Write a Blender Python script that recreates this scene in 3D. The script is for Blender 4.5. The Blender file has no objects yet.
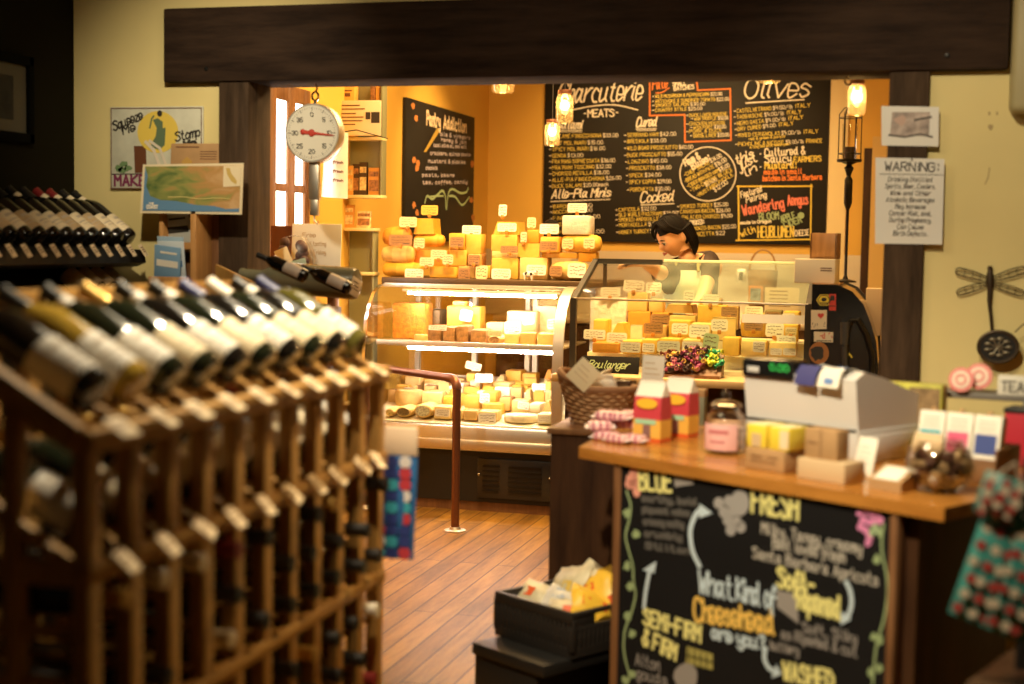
import bpy, bmesh, math, random
from mathutils import Matrix, Vector, Euler
from math import sin, cos, pi, radians as RAD
rnd = random.Random(11)
S = bpy.context.scene
COL = S.collection

# ------------------------------------------------------------------ camera
# world frame: x right along the shop's dividing wall, y away into the cheese room, z up
F = 1422.0
YAW, PIT, ROL, CH = RAD(15.5), RAD(4.0), RAD(0.95), 1.42
cf = Vector((-sin(YAW)*cos(PIT), cos(YAW)*cos(PIT), -sin(PIT)))
cr0 = Vector((cos(YAW), sin(YAW), 0)); cu0 = cr0.cross(cf)
cr = cr0*cos(ROL) + cu0*sin(ROL); cu = cu0*cos(ROL) - cr0*sin(ROL)
CAM = Vector((0, 0, CH))
cd = bpy.data.cameras.new('camera'); co = bpy.data.objects.new('camera', cd); COL.objects.link(co)
co.matrix_world = Matrix(((cr.x, cu.x, -cf.x, CAM.x), (cr.y, cu.y, -cf.y, CAM.y), (cr.z, cu.z, -cf.z, CAM.z), (0, 0, 0, 1)))
cd.sensor_width = 36.0; cd.lens = F*36/1024; cd.clip_start = 0.05
cd.dof.use_dof = True; cd.dof.focus_distance = 7.0; cd.dof.aperture_fstop = 1.75
S.camera = co

def ray(px, py): return cf + cr*((px-512)/F) + cu*((342-py)/F)
def at(px, py, x=None, y=None, z=None):
    d = ray(px, py)
    t = (x-CAM.x)/d.x if x is not None else (y-CAM.y)/d.y if y is not None else (z-CAM.z)/d.z
    return CAM + d*t
def at_plane(px, py, p0, n):
    d = ray(px, py)
    return CAM + d*((p0-CAM).dot(n)/d.dot(n))

# ------------------------------------------------------------------ world, lights, exposure
w = bpy.data.worlds.new('world'); S.world = w; w.use_nodes = True
w.node_tree.nodes['Background'].inputs[0].default_value = (1.0, 0.75, 0.45, 1)
w.node_tree.nodes['Background'].inputs[1].default_value = 0.012
S.view_settings.view_transform = 'Standard'; S.view_settings.look = 'None'
S.view_settings.gamma = 1.0; S.view_settings.use_curve_mapping = False
S.view_settings.exposure = 0.3
S.cycles.max_bounces = 8; S.cycles.transparent_max_bounces = 24; S.cycles.diffuse_bounces = 4
S.cycles.glossy_bounces = 3; S.cycles.sample_clamp_indirect = 4.0
S.cycles.caustics_reflective = False; S.cycles.caustics_refractive = False

def area(name, loc, to, size, power, col, size_y=None):
    l = bpy.data.lights.new(name, 'AREA'); l.energy = power; l.color = col; l.size = size
    if size_y: l.shape = 'RECTANGLE'; l.size_y = size_y
    o = bpy.data.objects.new(name, l); COL.objects.link(o); o.location = loc
    o.rotation_euler = (Vector(to)-Vector(loc)).to_track_quat('-Z', 'Y').to_euler()
    return o
def spot(name, loc, to, power, col, ang, blend=.5, rad=.04):
    l = bpy.data.lights.new(name, 'SPOT'); l.energy = power; l.color = col; l.spot_size = RAD(ang); l.spot_blend = blend; l.shadow_soft_size = rad
    o = bpy.data.objects.new(name, l); COL.objects.link(o); o.location = loc
    o.rotation_euler = (Vector(to)-Vector(loc)).to_track_quat('-Z', 'Y').to_euler()
    return o
WARM = (1.0, 0.63, 0.25); PALE = (1.0, 0.83, 0.55)
area('cheese_room_ceiling_light', (-1.5, 7.35, 3.0), (-1.5, 7.35, 0), 1.8, 80, WARM, .7)
area('counter_ceiling_light', (-1.3, 6.1, 3.0), (-1.4, 6.6, 0), 1.6, 50, WARM, .6)
area('shop_ceiling_light', (-1.3, 3.6, 2.68), (-1.4, 3.7, 0), .7, 10, PALE, .5)
spot('rack_track_light', (-1.15, 2.75, 2.70), (-1.36, 2.6, 1.1), 190, PALE, 64, 1)
spot('rack_face_track_light', (-0.35, 4.3, 2.70), (-1.25, 3.05, .85), 130, WARM, 40, 1)
spot('register_track_light', (-0.75, 2.2, 2.68), (-0.25, 3.6, .75), 300, PALE, 64, .9)
spot('board_track_light', (-1.6, 8.6, 2.95), (-1.6, 10.3, 1.9), 130, WARM, 80, .8)
spot('pantry_board_track_light', (-2.0, 8.6, 2.95), (-3.08, 9.0, 1.7), 110, WARM, 60, .8)
spot('cheese_track_light', (-2.2, 6.3, 2.95), (-2.3, 7.7, 1.2), 190, WARM, 50, .8)
spot('cheese_case_track_light', (-1.0, 5.9, 2.95), (-1.0, 6.8, 1.0), 240, WARM, 46, .8)
spot('floor_track_light', (-1.5, 5.6, 2.95), (-1.7, 5.7, 0), 115, WARM, 84, .9)
spot('wall_track_light', (-2.0, 3.4, 2.65), (-2.55, 5.0, 1.75), 95, PALE, 52, 1)
spot('notice_track_light', (-.2, 3.2, 2.65), (.12, 5.0, 1.6), 75, PALE, 58, 1)

# ------------------------------------------------------------------ materials
def nodes(m):
    m.use_nodes = True
    return m.node_tree.nodes, m.node_tree.links, m.node_tree.nodes['Principled BSDF']
_mats = {}
def mat(name, c, rough=.5, metal=0.0, emit=0.0, var=0.0, vs=20, bump=0.0, coat=0.0, spec=.5, emc=None):
    if name in _mats: return _mats[name]
    m = bpy.data.materials.new(name); n, l, b = nodes(m)
    b.inputs['Base Color'].default_value = (*c, 1); b.inputs['Roughness'].default_value = rough
    b.inputs['Metallic'].default_value = metal; b.inputs['Coat Weight'].default_value = coat
    b.inputs['Specular IOR Level'].default_value = spec
    if emit: b.inputs['Emission Color'].default_value = (*(emc or c), 1); b.inputs['Emission Strength'].default_value = emit
    if var or bump:
        tc = n.new('ShaderNodeTexCoord'); no = n.new('ShaderNodeTexNoise'); no.inputs['Scale'].default_value = vs; no.inputs['Detail'].default_value = 5
        l.new(tc.outputs['Object'], no.inputs['Vector'])
        if var:
            r = n.new('ShaderNodeValToRGB'); r.color_ramp.elements[0].position = .3; r.color_ramp.elements[1].position = .7
            r.color_ramp.elements[0].color = (*[x*(1-var) for x in c], 1); r.color_ramp.elements[1].color = (*[min(1, x*(1+var*.6)) for x in c], 1)
            l.new(no.outputs['Fac'], r.inputs[0]); l.new(r.outputs[0], b.inputs['Base Color'])
        if bump:
            bp = n.new('ShaderNodeBump'); bp.inputs['Strength'].default_value = bump; bp.inputs['Distance'].default_value = .01
            l.new(no.outputs['Fac'], bp.inputs['Height']); l.new(bp.outputs[0], b.inputs['Normal'])
    _mats[name] = m; return m
def wood(name, c1, c2, axis='Z', scale=14, rough=.5, stretch=.12, spec=.5):
    if name in _mats: return _mats[name]
    m = bpy.data.materials.new(name); n, l, b = nodes(m); b.inputs['Roughness'].default_value = rough; b.inputs['Specular IOR Level'].default_value = spec
    tc = n.new('ShaderNodeTexCoord'); mp = n.new('ShaderNodeMapping'); no = n.new('ShaderNodeTexNoise')
    sc = [scale]*3; sc['XYZ'.index(axis)] = scale*stretch; mp.inputs['Scale'].default_value = sc
    no.inputs['Scale'].default_value = 3; no.inputs['Detail'].default_value = 7; no.inputs['Roughness'].default_value = .65
    r = n.new('ShaderNodeValToRGB'); r.color_ramp.elements[0].position = .32; r.color_ramp.elements[1].position = .7
    r.color_ramp.elements[0].color = (*c1, 1); r.color_ramp.elements[1].color = (*c2, 1)
    l.new(tc.outputs['Object'], mp.inputs[0]); l.new(mp.outputs[0], no.inputs['Vector']); l.new(no.outputs['Fac'], r.inputs[0]); l.new(r.outputs[0], b.inputs['Base Color'])
    bp = n.new('ShaderNodeBump'); bp.inputs['Strength'].default_value = .15; bp.inputs['Distance'].default_value = .005
    l.new(no.outputs['Fac'], bp.inputs['Height']); l.new(bp.outputs[0], b.inputs['Normal'])
    _mats[name] = m; return m
def thin_glass(name, tint=(1, 1, 1), refl=.10, rough=.03):
    if name in _mats: return _mats[name]
    m = bpy.data.materials.new(name); m.use_nodes = True; n, l = m.node_tree.nodes, m.node_tree.links; n.clear()
    o = n.new('ShaderNodeOutputMaterial'); t = n.new('ShaderNodeBsdfTransparent'); g = n.new('ShaderNodeBsdfGlossy'); x = n.new('ShaderNodeMixShader')
    lw = n.new('ShaderNodeLayerWeight'); lw.inputs[0].default_value = .25; mu = n.new('ShaderNodeMath'); mu.operation = 'MULTIPLY_ADD'
    mu.inputs[1].default_value = .38; mu.inputs[2].default_value = refl*.4; l.new(lw.outputs['Fresnel'], mu.inputs[0])
    t.inputs[0].default_value = (*tint, 1); g.inputs['Roughness'].default_value = rough
    l.new(mu.outputs[0], x.inputs[0]); l.new(t.outputs[0], x.inputs[1]); l.new(g.outputs[0], x.inputs[2]); l.new(x.outputs[0], o.inputs[0])
    _mats[name] = m; return m
def floor_mat():
    m = bpy.data.materials.new('plank_floor'); n, l, b = nodes(m); b.inputs['Roughness'].default_value = .48; b.inputs['Specular IOR Level'].default_value = .3
    tc = n.new('ShaderNodeTexCoord'); mp = n.new('ShaderNodeMapping'); mp.inputs['Rotation'].default_value = (0, 0, RAD(90))
    br = n.new('ShaderNodeTexBrick'); br.inputs['Scale'].default_value = 1; br.inputs['Brick Width'].default_value = 1.7; br.inputs['Row Height'].default_value = .085
    br.inputs['Mortar Size'].default_value = .003; br.inputs['Color1'].default_value = (.40, .215, .040, 1); br.inputs['Color2'].default_value = (.25, .125, .022, 1); br.inputs['Mortar'].default_value = (.05, .022, .008, 1)
    no = n.new('ShaderNodeTexNoise'); no.inputs['Scale'].default_value = 2.2; no.inputs['Detail'].default_value = 8; no.inputs['Roughness'].default_value = .7
    mp2 = n.new('ShaderNodeMapping'); mp2.inputs['Scale'].default_value = (7, .9, 1)
    r = n.new('ShaderNodeValToRGB'); r.color_ramp.elements[0].position = .35; r.color_ramp.elements[1].position = .65; r.color_ramp.elements[0].color = (.30, .25, .2, 1); r.color_ramp.elements[1].color = (1.15, 1.1, 1.05, 1)
    mx = n.new('ShaderNodeMix'); mx.data_type = 'RGBA'; mx.blend_type = 'MULTIPLY'; mx.inputs[0].default_value = .75
    l.new(tc.outputs['Object'], mp.inputs[0]); l.new(mp.outputs[0], br.inputs['Vector']); l.new(tc.outputs['Object'], mp2.inputs[0]); l.new(mp2.outputs[0], no.inputs['Vector'])
    l.new(no.outputs['Fac'], r.inputs[0]); l.new(br.outputs['Color'], mx.inputs['A']); l.new(r.outputs[0], mx.inputs['B']); l.new(mx.outputs['Result'], b.inputs['Base Color'])
    bp = n.new('ShaderNodeBump'); bp.inputs['Strength'].default_value = .3; bp.inputs['Distance'].default_value = .004; l.new(no.outputs['Fac'], bp.inputs['Height']); l.new(bp.outputs[0], b.inputs['Normal'])
    return m

M_cream = mat('cream_wall_paint', (.76, .64, .29), .7, var=.06, vs=3, bump=.05)
M_gold = mat('golden_wall_paint', (.76, .46, .085), .6, var=.05, vs=2)
M_goldlight = mat('pale_trim_paint', (.85, .70, .40), .5)
M_unlitwall = mat('wall_paint_with_shade', (.011, .009, .0035), .95, var=.1, vs=3, spec=.08)  # unlit wall: its shade is put into the near-black colour
M_ceil = mat('ceiling_paint', (.7, .62, .45), .8)
M_beam = wood('weathered_dark_beam', (.016, .009, .006), (.050, .029, .018), 'X', 9, .8, spec=.15)
M_post = wood('weathered_dark_post', (.030, .018, .010), (.085, .052, .030), 'Z', 9, .8, spec=.15)
M_rackwood = wood('honey_rack_wood', (.27, .13, .030), (.52, .29, .075), 'Z', 10, .5)
M_railwood = wood('honey_rail_wood', (.29, .14, .032), (.55, .31, .08), 'Y', 10, .5)
M_ctr = wood('counter_top_wood', (.30, .11, .018), (.56, .25, .05), 'X', 8, .2)
M_darkwood = wood('dark_walnut', (.028, .011, .005), (.072, .031, .013), 'Z', 8, .5, spec=.25)
M_trimwood = wood('brown_trim_wood', (.13, .055, .022), (.25, .12, .05), 'Z', 8, .45)
M_orangewood = wood('orange_wood', (.42, .20, .06), (.62, .33, .12), 'Z', 10, .45)
M_black = mat('black_paint', (.012, .011, .010), .45)
M_blackgloss = mat('black_gloss', (.010, .010, .010), .18)
M_blackmetal = mat('black_metal', (.02, .018, .016), .4, .6)
M_slate = mat('chalkboard_slate', (.014, .012, .010), .6, var=.25, vs=3, spec=.3)
M_slatedark = mat('chalkboard_black', (.006, .006, .007), .7, var=.2, vs=4, spec=.25)
M_steel = mat('stainless_steel', (.86, .84, .80), .38, 1.0)
M_steelb = mat('brushed_steel_panel', (.74, .68, .58), .42, 1.0)
M_copper = mat('copper_pipe', (.25, .115, .075), .35, .8)
M_chrome = mat('chrome', (.8, .8, .8), .12, 1.0)
M_white = mat('white_enamel', (.82, .80, .74), .4)
M_paper = mat('white_paper', (.84, .80, .70), .7)
M_paper2 = mat('cream_paper', (.80, .68, .45), .7)
M_kraft = mat('kraft_card', (.45, .27, .12), .75, var=.1)
M_kraftlight = mat('pale_kraft_card', (.62, .45, .26), .75)
M_ink = mat('black_ink', (.03, .025, .02), .6)
M_brownink = mat('brown_ink', (.16, .07, .03), .6)
M_redink = mat('red_ink', (.55, .05, .03), .6)
CH_W = mat('white_chalk', (.82, .76, .66), .8)
CH_Y = mat('yellow_chalk', (.80, .62, .12), .8)
CH_PY = mat('pale_yellow_chalk', (.78, .74, .28), .8)
CH_O = mat('orange_chalk', (.85, .24, .05), .8)
CH_R = mat('coral_chalk', (.80, .22, .16), .8)
CH_G = mat('green_chalk', (.34, .46, .26), .8)
CH_B = mat('pale_blue_chalk', (.55, .68, .78), .8)
CH_GR = mat('grey_chalk', (.30, .28, .27), .8)
CH_P = mat('pink_chalk', (.72, .25, .50), .8)
CH_A = mat('amber_chalk', (.85, .56, .12), .8)
CH_S = mat('salmon_chalk', (.78, .34, .26), .8)
G_case = thin_glass('case_glass', (.97, .99, .96), .05)
G_mint = thin_glass('counter_glass', (.92, .97, .93), .12)
G_jar = thin_glass('jar_glass', (.99, .975, .95), .10)
def lamp_glass():
    m = bpy.data.materials.new('glowing_jar_glass'); m.use_nodes = True; n, l = m.node_tree.nodes, m.node_tree.links; n.clear()
    o = n.new('ShaderNodeOutputMaterial'); t = n.new('ShaderNodeBsdfTransparent'); g = n.new('ShaderNodeBsdfGlossy'); d = n.new('ShaderNodeBsdfTranslucent'); x = n.new('ShaderNodeMixShader'); y = n.new('ShaderNodeMixShader')
    t.inputs[0].default_value = (1, .93, .78, 1); d.inputs[0].default_value = (1, .88, .62, 1); g.inputs['Roughness'].default_value = .06; x.inputs[0].default_value = .12; y.inputs[0].default_value = .045
    l.new(t.outputs[0], x.inputs[1]); l.new(g.outputs[0], x.inputs[2]); l.new(x.outputs[0], y.inputs[1]); l.new(d.outputs[0], y.inputs[2]); l.new(y.outputs[0], o.inputs[0]); return m
G_lamp = lamp_glass()
M_tube = mat('case_light_tube', (1, .9, .95), .4, emit=140, emc=(1, .80, .74))
M_bulb = mat('glowing_bulb', (1, .8, .5), .4, emit=28, emc=(1, .66, .28))

# ------------------------------------------------------------------ mesh builder
class MB:
    def __init__(s): s.v = []; s.f = []; s.m = []; s.sm = []
    def add(s, vs, fs, M=None, m=0, smooth=False):
        k = len(s.v)
        for p in vs:
            p = Vector(p); s.v.append(M @ p if M is not None else p)
        for f in fs: s.f.append([k+i for i in f]); s.m.append(m); s.sm.append(smooth)
        return s
    def box(s, x0, x1, y0, y1, z0, z1, m=0, M=None):
        return s.add([(x0,y0,z0),(x1,y0,z0),(x1,y1,z0),(x0,y1,z0),(x0,y0,z1),(x1,y0,z1),(x1,y1,z1),(x0,y1,z1)],
                     [(0,3,2,1),(4,5,6,7),(0,1,5,4),(1,2,6,5),(2,3,7,6),(3,0,4,7)], M, m)
    def rbox(s, x0, x1, y0, y1, z0, z1, r=.004, m=0, M=None, seg=2):
        bm = bmesh.new(); bmesh.ops.create_cube(bm, size=1)
        for v in bm.verts: v.co = ((x0+x1)/2+v.co.x*(x1-x0), (y0+y1)/2+v.co.y*(y1-y0), (z0+z1)/2+v.co.z*(z1-z0))
        r = min(r, .45*min(x1-x0, y1-y0, z1-z0))
        bmesh.ops.bevel(bm, geom=bm.edges[:], offset=r, segments=seg, affect='EDGES', profile=.5)
        bm.verts.index_update()
        s.add([v.co.copy() for v in bm.verts], [[v.index for v in f.verts] for f in bm.faces], M, m, True); bm.free(); return s
    def lathe(s, prof, seg=24, m=0, M=None, a0=0.0, a1=2*pi, smooth=True):
        full = abs(a1-a0-2*pi) < 1e-6; n = seg if full else seg+1
        vs = []; fs = []
        for (r, z) in prof:
            for i in range(n):
                a = a0+(a1-a0)*i/seg; vs.append((r*cos(a), r*sin(a), z))
        for j in range(len(prof)-1):
            for i in range(seg):
                i2 = (i+1) % n
                fs.append((j*n+i, j*n+i2, (j+1)*n+i2, (j+1)*n+i))
        return s.add(vs, fs, M, m, smooth)
    def tube(s, pts, r, seg=8, m=0, M=None, caps=True, closed=False):
        pts = [Vector(p) for p in pts]; n = len(pts); rs = r if isinstance(r, (list, tuple)) else [r]*n
        vs = []; fs = []; up = None
        for i, p in enumerate(pts):
            if closed: t = pts[(i+1) % n]-pts[i-1]
            else: t = pts[min(i+1, n-1)]-pts[max(i-1, 0)]
            t.normalize()
            if up is None: up = t.orthogonal().normalized()
            else: up = (up - t*up.dot(t)); up = up.normalized() if up.length > 1e-6 else t.orthogonal().normalized()
            q = t.cross(up)
            for k in range(seg):
                a = 2*pi*k/seg; vs.append(p + (up*cos(a)+q*sin(a))*rs[i])
        for i in range(n if closed else n-1):
            i2 = (i+1) % n
            for k in range(seg):
                k2 = (k+1) % seg; fs.append((i*seg+k, i*seg+k2, i2*seg+k2, i2*seg+k))
        if caps and not closed: fs.append(tuple(range(seg))[::-1]); fs.append(tuple((n-1)*seg+k for k in range(seg)))
        return s.add(vs, fs, M, m, True)
    def prism(s, poly, z0, z1, m=0, M=None, ms=None):
        n = len(poly); vs = [(x, y, z0) for x, y in poly]+[(x, y, z1) for x, y in poly]
        s.add(vs, [tuple(range(n))[::-1], tuple(range(n, 2*n))], M, m)
        return s.add(vs, [(i, (i+1) % n, n+(i+1) % n, n+i) for i in range(n)], M, m if ms is None else ms)
    def sphere(s, r, M=None, m=0, seg=14, rings=9, sc=(1, 1, 1)):
        vs = [(0, 0, -r*sc[2])]; fs = []
        for j in range(1, rings):
            t = pi*j/rings
            for i in range(seg): vs.append((r*sc[0]*sin(t)*cos(2*pi*i/seg), r*sc[1]*sin(t)*sin(2*pi*i/seg), -r*sc[2]*cos(t)))
        vs.append((0, 0, r*sc[2])); L = len(vs)-1
        for i in range(seg):
            fs.append((0, 1+(i+1) % seg, 1+i)); fs.append((L, L-seg+i, L-seg+(i+1) % seg))
        for j in range(rings-2):
            for i in range(seg): fs.append((1+j*seg+i, 1+j*seg+(i+1) % seg, 1+(j+1)*seg+(i+1) % seg, 1+(j+1)*seg+i))
        return s.add(vs, fs, M, m, True)
    def mesh(s, name, mats, Minv=None):
        me = bpy.data.meshes.new(name)
        vs = [Minv @ v for v in s.v] if Minv is not None else s.v
        me.from_pydata([tuple(v) for v in vs], [], s.f)
        for x in (mats if isinstance(mats, (list, tuple)) else [mats]): me.materials.append(x)
        me.polygons.foreach_set('material_index', s.m); me.polygons.foreach_set('use_smooth', s.sm); me.update()
        bm = bmesh.new(); bm.from_mesh(me); bmesh.ops.recalc_face_normals(bm, faces=bm.faces[:]); bm.to_mesh(me); bm.free()
        return me

def fix_smooth(me, deg=40):
    me.set_sharp_from_angle(angle=RAD(deg))
def mw(o): return Matrix.LocRotScale(o.location, o.rotation_euler, o.scale)
def wmat(o):
    m = mw(o)
    while o.parent: o = o.parent; m = mw(o) @ m
    return m
def part(mb, name, mats, parent, world=False, label=None):
    """a mesh child; world=True when its vertices are given in world coordinates"""
    me = mb if isinstance(mb, bpy.types.Mesh) else mb.mesh(name, mats, wmat(parent).inverted() if world else None)
    try: fix_smooth(me)
    except Exception: pass
    o = bpy.data.objects.new(name, me); COL.objects.link(o); o.parent = parent
    if label: o['label'] = label
    return o
def tag(o, label, cat, group=None, kind=None):
    o['label'] = label; o['category'] = cat
    if group: o['group'] = group
    if kind: o['kind'] = kind
    return o
def thing(name, label, cat, loc=(0, 0, 0), rot=(0, 0, 0), group=None):
    o = bpy.data.objects.new(name, None); COL.objects.link(o); o.location = loc; o.empty_display_size = .05
    o.rotation_euler = rot if isinstance(rot, (tuple, list, Euler)) else (0, 0, rot)
    return tag(o, label, cat, group)
def thing_m(name, label, cat, M, group=None):
    return thing(name, label, cat, M.to_translation(), M.to_euler(), group)
def solo(mb, name, mats, label, cat, group=None):
    """a thing that is one mesh, built in world coordinates, its origin moved to its base"""
    xs = [v.x for v in mb.v]; ys = [v.y for v in mb.v]; z0 = min(v.z for v in mb.v)
    c = Vector(((min(xs)+max(xs))/2, (min(ys)+max(ys))/2, z0))
    me = mb.mesh(name, mats, Matrix.Translation(-c)); fix_smooth(me)
    o = bpy.data.objects.new(name, me); COL.objects.link(o); o.location = c
    return tag(o, label, cat, group)
def struct(mb, name, mats, label=None, cat='room'):
    me = mb.mesh(name, mats); fix_smooth(me)
    o = bpy.data.objects.new(name, me); COL.objects.link(o); o['kind'] = 'structure'; o['category'] = cat
    o['label'] = label or name.replace('_', ' '); return o
def T(x, y, z): return Matrix.Translation((x, y, z))
def RX(d): return Matrix.Rotation(RAD(d), 4, 'X')
def RY(d): return Matrix.Rotation(RAD(d), 4, 'Y')
def RZ(d): return Matrix.Rotation(RAD(d), 4, 'Z')
ORD = 'first second third fourth fifth sixth seventh eighth ninth tenth eleventh twelfth thirteenth fourteenth fifteenth sixteenth seventeenth eighteenth nineteenth twentieth'.split()
ORD += ['twenty-'+o for o in ORD[:9]] + ['thirtieth'] + ['thirty-'+o for o in ORD[:9]]

# ------------------------------------------------------------------ hand lettering: single-stroke glyphs, two digits per point, base line y=2, capitals to 8
GL = {}
for ln in '''A 02 28 42|14 34;B 02 08 38 47 36 05|05 35 44 43 32 02;C ~47 38 18 06 04 12 32 43;D 02 08 28 46 44 22 02;E 48 08 02 42|05 35;F 48 08 02|05 35;G ~47 28 07 04 12 32 44|45 25
H 02 08|42 48|05 45;I 12 18;J ~48 43 22 03;K 02 08|48 05 42;L 08 02 42;M 02 08 25 48 42;N 02 08 42 48;O ~28 07 04 22 43 46 28;P 02 08 38 47 46 35 05;Q ~28 07 04 22 43 46 28|24 42
R 02 08 38 47 46 35 05|25 42;S ~47 28 07 16 35 43 22 03;T 08 48|28 22;U ~08 04 12 32 44 48;V 08 22 48;W 08 12 26 32 48;X 08 42|48 02;Y 08 25 48|25 22;Z 08 48 02 42
0 ~28 07 04 22 43 46 28;1 17 28 22;2 ~07 28 47 35 02|02 42;3 ~07 28 47 35 25|~25 45 43 22 03;4 38 04 44|38 32;5 48 08 05|~05 35 44 32 12 03;6 ~38 16 03 22 43 35 04;7 08 48 12;8 ~28 17 26 35 43 22 03 15 36 37 28;9 ~46 25 06 08 28 46|46 32
$ ~47 28 07 16 35 43 22 03|29 21;- 05 35;. 12 13;: 13 14|16 17;& ~42 17 28 37 04 12 22 44;' 18 17;! 18 15|12 13;? ~07 28 37 25 24|22 23;, 13 01;/ 02 48
a ~35 16 04 12 23 35|~36 33 42;b 08 02|~04 26 34 22 02;c ~35 16 04 12 32;d ~35 16 04 12 34|38 33 42;e ~04 34 26 06 03 12 33;f ~37 28 16 12 10|05 35;g ~35 16 04 12 34|~36 31 20 01;h 08 02|~04 26 35 32
i 06 03 12|07 08;j ~26 21 10 01|27 28;k 08 02|36 04 32;l ~18 13 22;m 06 02|~04 16 25 22|~24 36 45 42;n 06 02|~04 26 35 32;o ~16 04 12 33 35 16;p 06 00|~05 26 34 22 03;q ~35 16 04 12 34|36 30
r 06 02|~04 26 36;s ~35 16 05 24 33 12 03;t 18 13 22 32|06 26;u ~06 03 12 33|36 33 42;v 06 22 46;w 06 12 25 32 46;x 06 32|36 02;y ~06 04 13 34|~36 31 20 01;z 06 36 02 32;é ~04 34 26 06 03 12 33|28 39'''.replace('\n', ';').split(';'):
    ch, body = ln[0], ln[2:]
    GL[ch] = [(st.startswith('~'), [(int(q[0]), int(q[1])) for q in st.strip('~').split()]) for st in body.split('|')]
def smooth_pts(p, n=4):
    if len(p) < 3: return p
    out = []
    for i in range(len(p)-1):
        a, b, c, d = p[max(i-1, 0)], p[i], p[i+1], p[min(i+2, len(p)-1)]
        for k in range(n):
            t = k/n; t2, t3 = t*t, t*t*t
            out.append(tuple(.5*(2*b[j]+(c[j]-a[j])*t+(2*a[j]-5*b[j]+4*c[j]-d[j])*t2+(3*b[j]-a[j]-3*c[j]+d[j])*t3) for j in range(len(b))))
    out.append(p[-1]); return out
def glyphs(text, gap=1.5, fine=True):
    """text -> strokes in glyph units and the total width"""
    x = 0; out = []
    for ch in text:
        if ch == ' ': x += 2.6; continue
        g = GL.get(ch)
        if not g: continue
        wd = max(p[0] for sm, st in g for p in st)
        for sm, st in g:
            q = [(x+a+rnd.uniform(-.12, .12), b-2+rnd.uniform(-.12, .12)) for a, b in st]
            out.append(smooth_pts(q, 4 if fine else 2) if sm else q)
        x += wd+gap
    return out, max(x-gap, 1)
def strip(mb, pts, wd, n, m=0, lift=.0015):
    """a flat chalk line of width wd on a surface with normal n"""
    pts = [Vector(p) for p in pts]
    for a, b in zip(pts, pts[1:]):
        mb.k = (getattr(mb, 'k', 0)+1) % 12; o_ = n*(lift+mb.k*.00007); a = a+o_; b = b+o_
        d = b-a
        if d.length < 1e-7: continue
        d.normalize(); q = n.cross(d)*(wd/2); e = d*(wd*.35)
        mb.add([a-e-q, b+e-q, b+e+q, a-e+q], [(0, 1, 2, 3)], None, m)
class Surf:
    """a flat surface in the world; writes by pixel position of the base line"""
    def __init__(s, p0, n, up): s.p0 = Vector(p0); s.n = Vector(n).normalized(); s.up = Vector(up).normalized(); s.ri = s.up.cross(s.n)
    def p(s, px, py): return at_plane(px, py, s.p0, s.n)
    def write(s, mb, text, a, b, h, wd=None, shear=.0, m=0, gap=1.5, fine=True):
        P, Q = s.p(*a), s.p(*b); d = (Q-P); L = d.length; d.normalize(); u = s.n.cross(d)
        H = (s.p(a[0], a[1]-h)-P).length
        st, W = glyphs(text, gap, fine); kx, ky = L/W, H/6
        wd = wd or H*.16
        for q in st: strip(mb, [P+d*(x*kx+y*ky*shear)+u*(y*ky) for x, y in q], wd, s.n, m)
    def line(s, mb, pix, wpx, m=0, curve=False, lift=.0015):
        pts = [tuple(s.p(*q)) for q in (smooth_pts(pix, 5) if curve else pix)]
        wd = (s.p(pix[0][0]+wpx, pix[0][1])-s.p(*pix[0])).length
        strip(mb, pts, wd, s.n, m, lift)
    def poly(s, mb, pix, m=0, lift=.001, thick=0):
        pts = [s.p(*q)+s.n*lift for q in pix]; mb.add(pts, [tuple(range(len(pts)))], None, m)
    def blob(s, mb, c, rx, ry, m=0, lift=.001, n=14, jit=.0):
        s.poly(mb, [(c[0]+rx*(1+rnd.uniform(-jit, jit))*cos(2*pi*i/n), c[1]-ry*(1+rnd.uniform(-jit, jit))*sin(2*pi*i/n)) for i in range(n)], m, lift)

# ================================================================== THE SETTING
WY = 5.0                                   # dividing wall, shop side
OL, OR_ = -2.431, -0.082                   # opening between the posts
struct(MB().box(-3.3, 2.4, -1.2, 10.6, -.1, 0), 'floor', floor_mat(), 'worn honey brown plank floor', 'floor')
b = MB(); b.box(-3.2, OL-.06, WY, WY+.14, 0, 2.75); b.box(OR_+.06, 2.3, WY, WY+.14, 0, 2.75); b.box(OL-.06, OR_+.06, WY, WY+.14, 2.05, 2.75)
struct(b, 'wall_middle', M_cream, 'cream wall around the wide opening to the cheese room', 'wall')
struct(MB().box(-3.32, -3.2, -1.2, WY+.14, 0, 2.75), 'wall_left', M_unlitwall, 'far left shop wall with its shade painted in dark olive', 'wall')
struct(MB().box(2.3, 2.4, -1.2, 10.6, 0, 3.05), 'wall_right', M_cream, 'cream wall at the right of the shop', 'wall')
struct(MB().box(-3.32, 2.4, -1.2, WY+.07, 2.75, 2.85), 'ceiling', M_ceil, 'shop ceiling', 'ceiling')
BY = 10.35                                 # back wall of the cheese room
SX = -3.08                                 # its left side wall
struct(MB().box(SX-.1, 2.4, BY, BY+.1, 0, 3.05), 'wall_back', M_gold, 'golden back wall of the cheese room', 'wall')
b = MB(); b.box(SX-.12, SX, WY+.14, 6.52, 0, 3.05); b.box(SX-.12, SX, 7.02, BY, 0, 3.05); b.box(SX-.12, SX, 6.52, 7.02, 2.2, 3.05)
struct(b, 'wall_side', M_gold, 'golden left side wall of the cheese room', 'wall')
struct(MB().box(SX-.12, 2.4, WY+.07, BY+.1, 3.05, 3.12), 'ceiling_back', M_ceil, 'cheese room ceiling', 'ceiling')
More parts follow.
